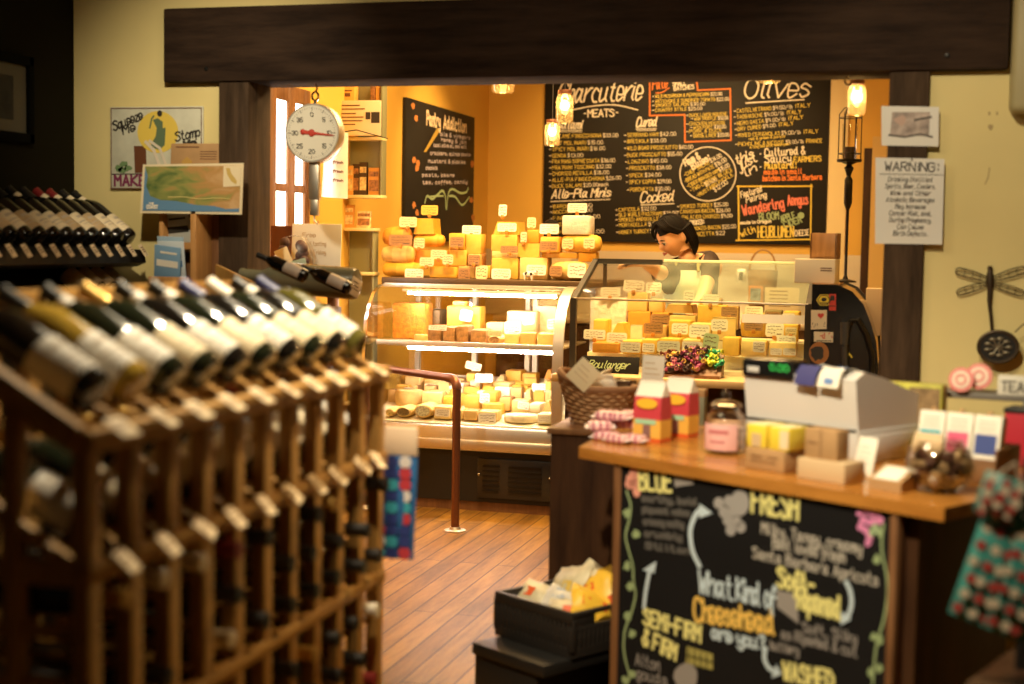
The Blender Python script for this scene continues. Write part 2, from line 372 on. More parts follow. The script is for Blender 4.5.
# posts and beam of the opening
struct(MB().rbox(-2.556, OL, WY-.03, WY+.17, 0, 2.03, .006), 'trim_1', M_post, 'dark weathered wooden post left of the opening', 'post')
struct(MB().rbox(OR_, .048, WY-.03, WY+.17, 0, 2.03, .006), 'trim_2', M_post, 'dark weathered wooden post right of the opening', 'post')
bm_ = struct(MB().rbox(at(163, 45, y=WY-.045).x, at(1010, 30, y=WY-.045).x, WY-.045, WY+.20, 2.012, 2.292, .008), 'trim_3', M_beam, 'long dark wooden beam above the opening', 'beam')
b = MB()
for x in (-2.6, .1):
    b.lathe([(0, .004), (.007, .003), (.009, 0)], 10, 0, T(x, WY-.045, 2.06) @ RX(90))
part(b, 'bolt_head', M_blackmetal, bm_, True)
# glazed door in the side wall
dr = struct(MB().box(SX-.09, SX-.05, 6.52, 7.02, 0, .86), 'door_1', M_trimwood, 'brown glazed door with tall white panes in the side wall', 'door')
b = MB()
for y0, y1 in ((6.52, 6.60), (6.74, 6.83), (6.95, 7.02)): b.rbox(SX-.10, SX+.008, y0, y1, .0, 2.2, .004)
for z0, z1 in ((.8, .9), (1.66, 1.70), (2.12, 2.2)): b.rbox(SX-.095, SX+.006, 6.57, 6.97, z0, z1, .003)
part(b, 'door_frame', M_trimwood, dr, True)
part(MB().box(SX-.012, SX-.006, 6.57, 6.97, .88, 2.14), 'pane', mat('bright_pane', (.9, .9, .86), .3, emit=6, emc=(1, .95, .85)), dr, True, 'pane lit white by daylight')
# pale corner trim and door casing on the back wall
struct(MB().box(-2.60, -2.42, BY-.02, BY, 0, 3.05), 'trim_4', M_goldlight, 'pale vertical board on the back wall left of the menu', 'trim')
b = MB(); b.box(-.575, -.44, BY-.025, BY, 0, 3.05)
struct(b, 'trim_5', M_goldlight, 'pale vertical board on the back wall right of the menu', 'trim')
dk = struct(MB().box(-.325, -.27, BY-.03, BY, 0, 2.12), 'trim_6', M_darkwood, 'dark narrow door edge on the back wall', 'door')
struct(MB().box(-.27, .6, BY-.04, BY, 0, 2.20), 'door_2', mat('tan_door_paint', (.70, .48, .17), .5), 'tan door on the back wall', 'door')
struct(MB().box(SX, -.2, BY-.018, BY, .88, 1.37), 'trim_7', M_steelb, 'stainless splash panel under the menu', 'panel')

# ================================================================== THE BIG MENU CHALKBOARD
A0 = at(545, 80, y=BY-.035); A1 = at(827, 245.5, y=BY-.035)
bx0, bx1, bz0, bz1 = A0.x, A1.x-.01, A1.z, 2.63
menu = thing('menu_chalkboard', 'wide black menu chalkboard with meats and olives on the back wall', 'chalkboard', ((bx0+bx1)/2, BY-.005, bz0))
part(MB().rbox(bx0, bx1, BY-.035, BY-.005, bz0, bz1, .004), 'board', M_slate, menu, True)
SB = Surf((0, BY-.035, 0), (0, -1, 0), (0, 0, 1))
def note(name, mats, rows, surf, parent, label=None, **kw):
    for r in rows:
        b = MB(); surf.write(b, r[0], r[1], r[2], r[3], **{**kw, **(r[4] if len(r) > 4 else {})})
        part(b, name, mats, parent, True, label)
def head(text, a, c, h, lines, m=CH_W, wd=None, shear=.25):
    b = MB(); SB.write(b, text, a, c, h, wd=wd, shear=shear, gap=.9)
    for L in lines: SB.line(b, L[0], L[1], 0, True)
    part(b, 'heading', m, menu, True)
head('Charcuterie', (557, 103), (641, 100), 20, [([(560, 113), (590, 106.5), (615, 105), (638, 110)], 1.1)], wd=.0125)
head('MEATS', (588, 117), (614, 116.5), 7.2, [([(584, 113.5), (586, 113.5)], 1), ([(616, 112.5), (618, 112.5)], 1)], wd=.0085, shear=0)
head('Salami', (556, 128.5), (582, 128.5), 8, [([(556, 130.3), (582, 130.3)], .7), ([(557, 131.8), (582, 131.8)], .6)])
head('Cured', (636, 127), (656, 126), 9, [([(636, 129), (656.5, 128.7)], .8), ([(637, 130.6), (656, 130.3)], .6)])
head('Alle-Pia Minis', (551.5, 198.5), (610, 196.5), 8.5, [([(551, 201.6), (610, 199.3)], .8)], wd=.009)
head('Cooked', (640, 202.6), (673, 201), 10.5, [([(641, 205), (674, 203.6)], .9)], wd=.009)
head('Olives', (743, 98.5), (808, 97), 20, [([(746, 103), (804, 99.6)], 1.3)], wd=.0125)
head('this', (736.5, 165), (754, 157.5), 9, [([(760, 154), (761, 153.8)], 1)], wd=.009)
head('just', (740, 171), (757, 161), 9, [], wd=.009)
head('in', (746.5, 177), (757, 170.5), 8, [([(760, 167), (761, 166.8)], 1)], wd=.009)
def item(name, price, a, c, h=3.8, extra=None):
    """a yellow item and a white price sharing one base line, with a white dash in front"""
    n1, n2 = len(name)+.0, len(price)*.85
    f = n1/(n1+n2+1.2) if price else 1.0
    mid = (a[0]+(c[0]-a[0])*f, a[1]+(c[1]-a[1])*f)
    yel = MB(); wht = yel
    SB.line(wht, [(a[0]-2.6, a[1]-h*.45), (a[0]-1, a[1]-h*.45)], .7, 1)
    SB.write(yel, name, (a[0]+.4, a[1]), mid, h*.94, wd=.0033, gap=1.8, fine=False)
    if price: SB.write(wht, price, (mid[0]+1.8, mid[1]), c, h*.96, wd=.0033, m=1, fine=False)
    if extra: SB.write(yel, *extra, 3.6 if extra[0].isupper() else 2.6, wd=.0042, fine=False)
    part(yel, 'menu_line', [CH_Y, CH_W], menu, True)
for r in [('SALAME FINOCCHIONA', '$33.00', (553, 138), (618, 137)), ('HOT MOLINARI', '$15.00', (553, 145), (603, 144)), ('SPICY MOLINARI', '$16.00', (552, 151), (605, 150)),
          ('GENOA', '$13.00', (552, 157.5), (583, 157)), ("FRA'MANI SOPRESSATA", '$36.00', (552, 163.5), (615, 162)), ("FRA'MANI TOSCANO", '$32.00', (552, 169.6), (611, 168)),
          ('CHORIZO REVILLA', '$18.00', (552, 175.6), (609, 174)), ('ALLE-PIA FINOCCHIONA', '$26.00', (552, 181.9), (621, 179.5)), ('DUCK SALAMI', '$20.00each', (552, 188), (608, 186)),
          ('BAROLO', '$16.00', (553, 208.3), (592, 207)), ('NOCCIOLA', '$16.00', (553, 214), (592, 211.5)), ('FINOCCHIO', '$16.00', (553, 220.3), (600, 218)), ('NOSTRANO', '$16.00', (553, 226.5), (594, 225)), ('PICCANTE', '$3.00', (558, 234.5), (604, 233)),
          ('SERRANO HAM', '$42.00', (627, 137), (676, 135.5)), ('BRESAOLA', '$38.00', (627, 143.2), (666, 142)), ('WILD BOAR PROSCIUTTO', '$60.00', (627, 150), (693, 148.6)),
          ('DUCK PROSCIUTTO', '$55.00', (627, 157), (682, 155.4)), ('LONZINO', '$45.00', (628, 163.6), (667, 162.3)), ('PROSCIUTTO', '$38.00', (629, 170), (671, 169)), ('SPECK', '$34.00', (629, 177.3), (661, 176.4)),
          ('SPICY COPPA', '$29.00', (629, 183.8), (671, 183)), ('PORCHETTA', '$30.00', (630, 191.5), (670, 190.4)),
          ('CAPICOLA', '$32.00', (618.5, 211.7), (656, 210)), ('OLD WORLD PASTRAMI', '$24.00', (618.5, 216.7), (677, 214.6)), ('SMOKED ANDOUILLE', '$15', (618.5, 221.6), (668, 220)), ('MORTADELLA', '$15', (619, 227), (657, 225.6)), ('HONEY TURKEY', '$12', (619, 234), (658, 232.5)),
          ('SMOKED TURKEY', '$25.00', (680, 208.3), (728, 206)), ('CANADIAN BACON', '$26.00', (680, 213.4), (730, 211.8)), ('PALACIOS CHORIZO', '$9.00', (682, 219), (732, 217.4)), ('SMOKED BACON', '$25.00', (691, 230.3), (736, 228)), ('PANCETTA', '$22', (691, 236.2), (725, 234.6)),
          ('WILD MUSHROOM & PEPPERCORN', '$22.00', (655, 98), (722, 95.3), 3.3), ('ARTICHOKE & SUNDRIED TOMATO', '$22.00', (655, 102.9), (729, 100.4), 3.3), ('SMOKED SALMON', '$30.00', (655, 107), (705, 105.2), 3.3), ('COUNTRY STYLE', '$20.00', (655, 111.8), (702, 109.8), 3.3),
          ('DUCK LIVER MOUSSE', '', (689, 116.9), (727, 115.3), 3.3), ('with TRUFFLE', '$32.00', (694, 120.3), (728, 119.4), 3.4), ('CHICKEN MOUSSE', '', (689, 125.4), (725, 124.2), 3.3), ('with PORT', '$30.00', (693, 129), (726, 128.2), 3.4), ('PORK & DUCK', '', (689, 133), (722, 131.8), 3.3), ('GOOSE LIVER', '$33.00', (693, 137.4), (729, 136.4), 3.8)]:
    item(*r)
for nm, pr, src, a, c in [('CASTELVETRANO', '$9.50/lb', 'ITALY', (736.5, 112.8), (810, 106.8)), ('TAGGIASCHE', '$9.00/lb', 'ITALY', (736.5, 118.8), (801, 113.4)), ('NERO GAETA', '$9.00/lb', 'ITALY', (737, 125.3), (803, 118.7)),
                          ('DRY CURED', '$9.00', 'ITALY', (737.5, 131), (793.4, 124.9)), ('MIXED CERIGNOLAS', '$9.00/lb', 'ITALY', (738, 137), (818, 133)), ('PICHOLINE & NICOISE', '$9.00/lb', 'FRANCE', (738, 146), (822, 142.4))]:
    f = (len(nm)+len(pr)+1)/(len(nm)+len(pr)+len(src)+3); m_ = (a[0]+(c[0]-a[0])*f, a[1]+(c[1]-a[1])*f)
    item(nm, pr, a, m_, 3.8, (src, (m_[0]+3, m_[1]-.3), c))
note('small_lettering', CH_Y, [('red & green & purple', (749, 140.3), (785, 137.3), 2.6), ('a tiny mix with lemon peel', (750, 148.4), (790, 145), 2.6)], SB, menu, wd=.003, fine=False)
note('note_lettering', CH_W, [('SMOKED:', (690, 225), (704, 224), 4.5), ('SMALL', (673, 86), (686, 84.6), 4), ('BATCHES', (674, 90.6), (694, 88.6), 4), ('Cultured &', (765, 156.5), (805, 154), 7.5, dict(wd=.009)), ('Saucy', (765, 163), (791, 162), 7.5, dict(wd=.009)),
     ('Featured', (741, 198), (762, 191.5), 6, dict(shear=.2)), ('Pairing', (746.5, 203), (766.5, 197.4), 6, dict(shear=.2)), ('made in Oregon', (740.5, 224.3), (771, 222.6), 3), ('CHEESE', (795, 236), (809, 235), 5.5)], SB, menu, wd=.006)
note('note_lettering', CH_Y, [('FARMERS', (794, 162.2), (821, 161), 5.2), ('Mustard!', (765, 169), (796, 168), 6.5, dict(wd=.008)), ('with', (741.5, 237), (755.7, 232), 6.5), ('HEUBLUMEN', (758, 237.2), (793.5, 236.8), 10.5, dict(wd=.0095))], SB, menu, 'yellow lettering', wd=.007)
note('note_lettering', CH_O, [('made in small', (764, 174.5), (801.7, 173.6), 5), ('batches in Santa Barbara', (763, 181), (822, 179.4), 5.2)], SB, menu, 'orange lettering', wd=.006)
note('note_lettering', CH_R, [('Wandering', (743.5, 215.5), (784, 207.5), 10, dict(wd=.010)), ('Aengus', (788, 205.5), (808, 204), 10, dict(wd=.009))], SB, menu, 'coral lettering')
note('note_lettering', CH_G, [('BLOOM', (759.5, 220.5), (778.7, 219), 7.2), ('APPLE', (782, 222.5), (795.5, 218), 6.5), ('CIDER', (785, 228), (802, 222), 6.2)], SB, menu, 'green lettering', wd=.008)
b = MB(); SB.blob(b, (801, 215.5), 3.4, 3.4, 0); part(b, 'apple_drawing', CH_G, menu, True)
b = MB(); SB.write(b, 'Paté', (652.3, 89.8), (667, 87.4), 11, wd=.0075, shear=.2); SB.line(b, [(656, 93), (662, 92.4), (669, 88)], 1, 0, True); part(b, 'heading', CH_O, menu, True, 'orange heading')
b = MB(); SB.line(b, [(696.5, 78), (697.7, 90.3), (730.3, 88.8), (731, 140.2), (685, 142), (684.7, 114.8), (649.8, 115.6), (649.8, 78.5)], 1.3); part(b, 'outline', CH_O, menu, True, 'orange stepped outline')
b = MB(); SB.line(b, [(737, 186.4), (812.4, 186.2)], 1.4); SB.line(b, [(811.2, 184.6), (810.6, 240.6)], 1.5); SB.line(b, [(813, 239.3), (736, 240.4)], 1.4); SB.line(b, [(738.4, 186), (739, 240)], 1.6); part(b, 'outline', mat('gold_chalk', (.80, .60, .08), .8), menu, True, 'yellow box outline')
b = MB(); SB.line(b, [(708+28*cos(2*pi*i/40), 174-27*sin(2*pi*i/40)) for i in range(41)], 1.1); part(b, 'outline', CH_W, menu, True, 'white circle outline')
note('note_lettering', CH_W, [('Ham &', (686, 166), (700.5, 158.5), 7, dict(wd=.010)), ('Blues:', (693, 169.5), (710.5, 160), 6.5, dict(wd=.010)), ('$14.00', (711, 163), (722, 157), 4.3), ('$16.00', (716, 167), (727, 161), 4.3), ('$15.00', (720, 172), (730, 166.5), 4.3), ('$12.00', (715, 192), (728, 183.5), 4.5), ('$21.00', (706, 186.5), (717, 180.5), 4)], SB, menu, wd=.004)
note('note_lettering', CH_Y, [('-CHEF SALAD', (684.8, 177), (709.5, 163.8), 3.6), ('-BREAD WITH PATE', (685.4, 183), (714.5, 167.6), 3.6), ('-CIDER BRAISED HAM', (688, 188), (719.5, 171.5), 3.6), ('-TWO CHEESE BLUES', (691, 192.3), (732, 171), 3.6), ('-MUSTARD PICKLE', (697.7, 197.6), (733.5, 175.6), 3.6)], SB, menu, 'yellow slanted lettering', wd=.0038, gap=1.8)

# ================================================================== PANTRY BOARD ON THE SIDE WALL
PX = SX+.03
q0, q1, q2 = at(407, 97, x=PX), at(475, 113, x=PX), at(408, 222, x=PX)
pan = thing('pantry_chalkboard', 'tall narrow chalkboard headed Pantry Addiction on the golden side wall', 'chalkboard', (SX+.015, (q0.y+q1.y)/2, 1.42))
part(MB().rbox(SX+.002, PX, q0.y, q1.y, 1.42, q0.z, .004), 'board', M_slate, pan, True)
SP = Surf((PX, 0, 0), (1, 0, 0), (0, 0, 1))
b = MB()
for t, a, c, h in [('Pantry', (426.5, 124.5), (440, 127.5), 13), ('Addiction', (443.5, 128), (466, 132.5), 12)]: SP.write(b, t, a, c, h, wd=.018)
part(b, 'heading', mat('sand_chalk', (.72, .58, .40), .8), pan, True)
b = MB()
for t, a, c in [('oils & vinegars', (440, 135.5), (470, 139.5)), ('honey & jam', (441, 141), (466, 144)), ('local olive oil, sea salt', (433, 146.5), (466, 148.4)), ('crackers, quince paste', (430, 154.5), (470, 156.2)), ('mustard & pickles', (428, 162.5), (465, 163.6)), ('chocolate', (425.5, 169.3), (437, 169.6)), ('pasta, beans', (422, 176.5), (454, 176.7)), ('tea, coffee, candy', (422.5, 184), (467, 183.3))]:
    SP.write(b, t, a, c, 3.4, wd=.009, fine=False)
part(b, 'line_lettering', mat('dim_chalk', (.40, .36, .42), .8), pan, True)
b = MB()
SP.line(b, [(424.5, 203), (427, 196), (432, 199), (438, 194), (442, 190.8), (445, 196), (446, 209), (448, 194), (452, 189), (460, 193), (466, 192), (468, 188)], .8, 0, True)
SP.line(b, [(428, 197), (436, 196), (443, 196)], .6, 0, True); SP.line(b, [(449, 196), (455, 197), (462, 205), (469, 197)], .7, 0, True)
part(b, 'flourish', CH_G, pan, True, 'pale green flourish')
b = MB()
for (x, y) in [(413, 106), (416, 118), (414, 160), (418, 163), (417, 168), (414, 205), (417, 213), (472, 164), (471, 200), (473, 218)]: SP.blob(b, (x, y), 1.9, 3.2, 0, jit=.3)
part(b, 'flower_drawing', mat('rust_chalk', (.52, .20, .05), .8), pan, True)
b = MB(); SP.poly(b, [(437, 128), (441, 129), (426, 152), (423.5, 152)]); part(b, 'baguette_drawing', mat('ochre_chalk', (.45, .30, .05), .8), pan, True)

# ================================================================== WALL SHELF UNIT, BOOKS AND LEAFLETS LEFT OF THE CASE
SYF = 7.5
sh = thing('wall_shelf', 'tall grey green shelf unit between side wall and curved case', 'shelf', (-2.96, 7.62, 0))
M_sage = mat('sage_shelf_paint', (.22, .22, .12), .5); M_shelfedge = mat('pale_shelf_edge', (.72, .60, .30), .5)
part(MB().rbox(-2.862, -2.850, 7.5, 7.57, 1.66, 2.30, .002).rbox(-2.905, -2.893, 7.5, 7.57, .0, 1.49, .002), 'side_panel', M_sage, sh, True)
part(MB().box(-3.07, -2.855, 7.57, 7.58, 1.66, 2.30).box(-3.07, -2.9, 7.57, 7.58, 0, 1.49), 'back_panel', M_sage, sh, True)
for z, x1 in ((1.995, -2.848), (1.672, -2.848), (1.488, -2.885), (1.24, -2.885), (.9, -2.885), (.5, -2.885)):
    part(MB().rbox(-3.07, x1, 7.49, 7.575, z-.018, z, .002), 'shelf_board', M_shelfedge, sh, True)
def book(x, y, z, wd, dp, h, rz, tilt, cm, cm2, label, group):
    t = thing('book', label, 'book', (x, y, z), (RAD(tilt), 0, RAD(rz)), group)
    part(MB().rbox(-wd/2, wd/2, 0, dp, 0, h, .002), 'cover', cm, t)
    part(MB().box(-wd*.42, wd*.42, -.0015, 0, h*.15, h*.55).box(-wd*.42, wd*.42, -.0015, 0, h*.68, h*.86), 'cover_print', cm2, t)
    return t
Mo, Mdk, Mor = mat('orange_cover', (.72, .38, .08), .5), mat('dark_cover', (.06, .03, .015), .5), mat('amber_cover', (.62, .30, .06), .5)
Mpic = mat('photo_print', (.35, .16, .06), .5, var=.7, vs=60); Mpic2 = mat('pale_photo_print', (.80, .60, .30), .5, var=.5, vs=50)
bk = [(349.5, 191, .052, .165, Mo, 'yellow backed thin book nearest the shelf left side'), (356, 191, .040, .175, Mdk, 'dark spined tall book second from left'), (363, 191.5, .046, .185, Mdk, 'tall dark book with pale cover print third from left'), (373.5, 191.5, .066, .155, Mor, 'orange cookbook with bottles on its cover at the right')]
for i, (px, py, wd, h, c, lb) in enumerate(bk):
    p = at(px, py, y=7.55); book(p.x, 7.54+.004*i, 1.673, wd, .02, h, 0, 0, c, Mpic if i in (1, 3) else Mpic2, lb+' on the middle shelf', 'books on the middle shelf')
for i, (px, py, wd, h, c, lb) in enumerate([(318, 226, .10, .15, Mdk, 'row of dark edged booklets end cover'), (328, 226, .085, .19, Mdk, 'tall amber booklet with dark picture'), (345, 224, .11, .13, Mor, 'squat orange booklet with pale picture'), (363.5, 223, .085, .095, Mpic2, 'small landscape photo booklet at shelf end')]):
    p = at(px, py, y=7.53); book(p.x, 7.515+.004*i, 1.489, wd, .012, h, 0, -7, c, Mpic if i != 2 else Mpic2, lb+' on the lower shelf', 'booklets on the lower shelf')
# printed price list and orange box on top
p = at(356, 137, y=7.46)
t = thing('price_list_card', 'cream printed card with black squares on front of the top shelf', 'sign', (p.x, 7.468, 2.0), (0, 0, 0))
part(MB().rbox(-.152, .145, -.004, .004, 0, .195, .002), 'card', M_paper2, t)
b = MB()
for z in (.165, .145, .12, .10, .08, .06): b.box(-.13, .02+.03*sin(z*400), -.006, -.004, z, z+.006)
part(b, 'print_lines', M_brownink, t)
part(MB().box(.055, .082, -.006, -.004, .09, .13).box(.088, .138, -.006, -.004, .07, .13), 'print_blocks', M_ink, t)
p = at(345, 99, y=7.55)
t = thing('display_box', 'orange printed box behind the cream card on the top shelf', 'box', (p.x-.01, 7.53, 1.996), 0)
part(MB().rbox(-.11, .085, -.025, .035, 0, .295, .003), 'carton', mat('orange_carton', (.78, .40, .08), .5), t)
part(MB().box(-.05, .07, -.0265, -.025, .255, .262).box(-.04, .06, -.0265, -.025, .225, .245), 'carton_print', M_brownink, t)
p = at(378, 99, y=7.55)
t = thing('leaflet_bundle', 'speckled brown leaflets beside the orange box on top shelf', 'leaflets', (p.x-.005, 7.52, 1.996), 0)
part(MB().rbox(-.03, .0, 0, .03, 0, .29, .002), 'leaflet', Mpic, t); part(MB().rbox(.003, .025, 0, .03, 0, .30, .002), 'leaflet', Mo, t)
# white curled poster hanging at the shelf front
b = MB(); n = 12
a_, c_ = at(321, 133, y=7.02), at(348, 197, y=7.02)
for i in range(n+1):
    f = i/n; x = a_.x+(c_.x-a_.x)*f; y = 7.03-.05*sin(f*pi*.9); b.v += [Vector((x, y, c_.z-.01*f)), Vector((x+.02*(1-f), y, a_.z)), Vector((x, y+.002, c_.z-.01*f)), Vector((x+.02*(1-f), y+.002, a_.z))]
for i in range(n):
    k = 4*i; b.f += [[k, k+4, k+5, k+1], [k+2, k+3, k+7, k+6], [k+1, k+5, k+7, k+3], [k, k+2, k+6, k+4]]; b.m += [0]*4; b.sm += [True]*4
t = thing('curled_poster', 'white curled paper sheet hung in front of the books', 'paper', ((a_.x+c_.x)/2, 7.03, c_.z))
part(b, 'sheet', M_paper, t, True)
SQ = Surf((0, 6.976, 0), (0, -1, 0), (0, 0, 1)); b = MB()
for py in (163, 172, 181): SQ.write(b, 'fresh', (333, py), (343, py+1), 2.5, wd=.005, fine=False)
part(b, 'print', M_brownink, t, True)
part(MB().tube([((a_.x+c_.x)/2, 7.0, a_.z-.004), ((a_.x+c_.x)/2+.05, 7.2, a_.z+.03), ((a_.x+c_.x)/2+.12, 7.49, 1.985)], .003, 6), 'hanging_wire', M_blackmetal, t, True)

# ================================================================== CURVED GLASS DELI CASE
CX0, CX1, CY0, CY1 = -2.80, -1.70, 7.08, 7.95
prof = [(7.105, .455), (7.10, .60), (7.10, .76), (7.108, .88), (7.13, .98), (7.175, 1.065), (7.24, 1.13), (7.32, 1.168), (7.42, 1.185)]
case = thing('curved_deli_case', 'curved glass refrigerated deli case full of cheese with light tubes', 'display case', ((CX0+CX1)/2, 7.5, 0))
part(MB().box(CX0, CX1, 7.13, CY1, .05, .33).box(CX0+.02, CX1-.02, 7.18, CY1, 0, .05), 'base', M_black, case, True)
b = MB().rbox(-2.15, -1.74, 7.112, 7.13, .075, .285, .004)
part(b, 'service_panel', mat('dark_panel', (.025, .022, .020), .4), case, True)
b = MB()
for x0, x1 in ((-2.12, -2.03), (-1.98, -1.80)):
    for k in range(6): b.box(x0, x1, 7.106, 7.113, .11+k*.026, .122+k*.026)
part(b, 'vent', M_blackmetal, case, True)
for x in (-2.14, -1.755): part(MB().sphere(.008, T(x, 7.108, .2)), 'knob', M_chrome, case, True)
part(MB().rbox(CX0-.01, CX1+.015, 7.07, 7.15, .325, .455, .012), 'bumper', M_steel, case, True)
part(MB().rbox(CX0, CX1, 7.055, 7.08, .335, .385, .008), 'bumper_strip', M_steelb, case, True)
part(MB().box(CX0, CX1, 7.14, 7.17, 0, .05), 'kick_plate', M_trimwood, case, True)
M_deck = mat('cream_enamel', (.84, .76, .56), .4)
b = MB(); b.prism([(7.11, .44), (7.11, .46), (7.9, .60), (7.95, .60), (7.95, .44)], CX0+.015, CX1-.02, M=Matrix(((0, 0, 1, 0), (1, 0, 0, 0), (0, 1, 0, 0), (0, 0, 0, 1))))
part(b, 'deck', M_deck, case, True)
b = MB()
for i, (y, z) in enumerate(prof): b.v += [Vector((CX0+.02, y, z)), Vector((CX1-.045, y, z))]
for i in range(len(prof)-1): b.f.append([2*i, 2*i+1, 2*i+3, 2*i+2]); b.m.append(0); b.sm.append(True)
part(b, 'front_glass', G_case, case, True)
for x in (CX0+.012, CX1-.02):
    b = MB(); b.v = [Vector((x, y, z)) for y, z in prof]+[Vector((x, 7.93, 1.185)), Vector((x, 7.93, .455))]; b.f = [list(range(len(b.v)))]; b.m = [0]; b.sm = [False]
    part(b, 'end_glass', G_case, case, True)
def band(x0, x1, t, mname, M):
    b = MB(); n = len(prof)
    for y, z in prof: b.v += [Vector((x0, y, z)), Vector((x1, y, z)), Vector((x1, y-t, z+t*.6)), Vector((x0, y-t, z+t*.6))]
    for i in range(n-1):
        for k in range(4): b.f.append([4*i+k, 4*i+(k+1) % 4, 4*i+4+(k+1) % 4, 4*i+4+k]); b.m.append(0); b.sm.append(True)
    b.f += [[0, 1, 2, 3], [4*n-4, 4*n-1, 4*n-2, 4*n-3]]; b.m += [0, 0]; b.sm += [False]*2
    part(b, mname, M, case, True)
band(CX1-.05, CX1+.005, .012, 'end_band', M_steel)
band(CX0, CX0+.018, .010, 'edge_strip', M_chrome)
part(MB().rbox(CX0-.01, CX1+.17, 7.40, CY1+.03, 1.187, 1.218, .005), 'top_shelf', mat('dark_case_top', (.10, .060, .030), .35), case, True)
part(MB().rbox(CX0+.01, CX1-.01, 7.385, 7.41, 1.165, 1.188, .004), 'top_rail', M_steel, case, True)
part(MB().rbox(CX0+.03, CX1-.03, 7.24, 7.80, .862, .874, .003), 'middle_shelf', mat('pale_shelf_glass', (.72, .58, .34), .15), case, True)
part(MB().rbox(CX0+.03, CX1-.03, 7.225, 7.245, .855, .885, .004), 'shelf_rail', M_steelb, case, True)
for nm, z, y, xa, xb in (('upper', 1.135, 7.36, 408, 556), ('lower', .842, 7.255, 409, 553)):
    xa, xb = at(xa, 297, y=y).x, min(at(xb, 299, y=y).x, CX1-.05)
    fx = MB().rbox(xa-.03, xb+.02, y-.016, y+.022, z+.009, z+.022, .003); o = part(fx, 'light_fixture', M_white, case, True)
    part(MB().tube([(xa, y, z), (xb, y, z)], .0075, 10), 'light_tube', M_tube, o, True, 'glowing white tube')
fr = mat('pale_door_frame', (.74, .64, .42), .4)
b = MB()
for x in (CX0+.03, -2.42, -2.10, -2.055, -1.72): b.box(x-.014, x+.014, 7.90, 7.93, .60, 1.187)
for z in (.61, 1.16): b.box(CX0+.02, CX1-.02, 7.90, 7.93, z, z+.03)
part(b, 'rear_door_frame', fr, case, True)
part(MB().box(CX0+.03, CX1-.03, 7.935, 7.938, .62, 1.17), 'rear_door_glass', thin_glass('smoked_glass', (.85, .78, .58), .1), case, True)
part(MB().rbox(-2.452, -2.43, 7.88, 7.90, .95, 1.09, .003), 'door_handle', M_chrome, case, True)

# ================================================================== SLANT-FRONT CHEESE COUNTER
DX0, DX1, DY0 = -1.505, -.425, 6.50
cb = thing('slant_cheese_case', 'black framed cheese case with slanted greenish glass top', 'display case', ((DX0+DX1)/2, 6.9, 0))
part(MB().box(DX0-.02, DX1+.02, 6.45, 7.22, 0, .40).box(DX0-.02, -1.0, 6.45, 7.22, .40, .79).box(-.88, DX1+.02, 6.45, 7.22, .40, .79).box(-1.0, -.88, 6.6, 7.22, .40, .79).box(-1.0, -.88, 6.45, 6.6, .70, .79), 'body', M_darkwood, cb, True)
part(MB().rbox(DX0-.05, DX1+.03, 6.28, 7.24, .79, .825, .006), 'ledge', mat('pale_ledge', (.62, .45, .24), .4, var=.1), cb, True)
for i, (y0, z) in enumerate(((6.53, .845), (6.68, .90), (6.84, .965))): part(MB().box(DX0+.03, DX1-.03, y0, 7.15, z-.07 if i else .825, z), 'tier', M_deck, cb, True)
M_frame = mat('dark_frame', (.018, .015, .013), .5)
for x in (DX0, DX1):
    b = MB(); b.tube([(x, DY0, .82), (x, DY0, 1.165)], .020, 4); b.tube([(x, DY0, 1.155), (x, 6.97, 1.335)], .018, 4)
    b.tube([(x, 6.97, 1.33), (x, 7.2, 1.33)], .012, 4); b.tube([(x, 7.2, 1.33), (x, 7.2, .82)], .012, 4)
    part(b, 'frame_post', M_frame, cb, True)
part(MB().tube([(DX0, 6.97, 1.335), (-1.17, 6.97, 1.335)], .018, 4), 'top_bar', M_frame, cb, True)
part(MB().box(DX0+.01, DX1-.01, DY0-.003, DY0+.003, .83, 1.16), 'front_glass', G_case, cb, True)
def slant(x0, x1, m, nm):
    t = Vector((0, .33, -.86)).normalized()*.006
    A = [(x0, DY0, 1.165), (x1, DY0, 1.165), (x1, 6.985, 1.345), (x0, 6.985, 1.345)]
    b = MB(); b.add(A+[Vector(p)+t for p in A], [(0, 1, 2, 3), (7, 6, 5, 4), (0, 4, 5, 1), (1, 5, 6, 2), (2, 6, 7, 3), (3, 7, 4, 0)]); part(b, nm, m, cb, True)
slant(DX0+.01, -1.17, G_case, 'slant_glass')
def painted_reflection_glass():  # pale mint diffuse patches paint a reflection onto the right slant pane
    m = bpy.data.materials.new('mint_glass_painted_reflection'); m.use_nodes = True; n, l = m.node_tree.nodes, m.node_tree.links; n.clear()
    o = n.new('ShaderNodeOutputMaterial'); t = n.new('ShaderNodeBsdfTransparent'); g = n.new('ShaderNodeBsdfGlossy'); d = n.new('ShaderNodeBsdfDiffuse'); x = n.new('ShaderNodeMixShader'); y = n.new('ShaderNodeMixShader')
    tc = n.new('ShaderNodeTexCoord'); no = n.new('ShaderNodeTexNoise'); no.inputs['Scale'].default_value = 4; l.new(tc.outputs['Object'], no.inputs['Vector'])
    r = n.new('ShaderNodeMapRange'); r.inputs[1].default_value = .3; r.inputs[2].default_value = .7; r.inputs[3].default_value = .008; r.inputs[4].default_value = .07; l.new(no.outputs['Fac'], r.inputs[0])
    d.inputs[0].default_value = (.80, .92, .80, 1); t.inputs[0].default_value = (.9, .97, .92, 1); g.inputs['Roughness'].default_value = .05; x.inputs[0].default_value = .12
    l.new(t.outputs[0], x.inputs[1]); l.new(g.outputs[0], x.inputs[2]); l.new(r.outputs[0], y.inputs[0]); l.new(x.outputs[0], y.inputs[1]); l.new(d.outputs[0], y.inputs[2]); l.new(y.outputs[0], o.inputs[0]); return m
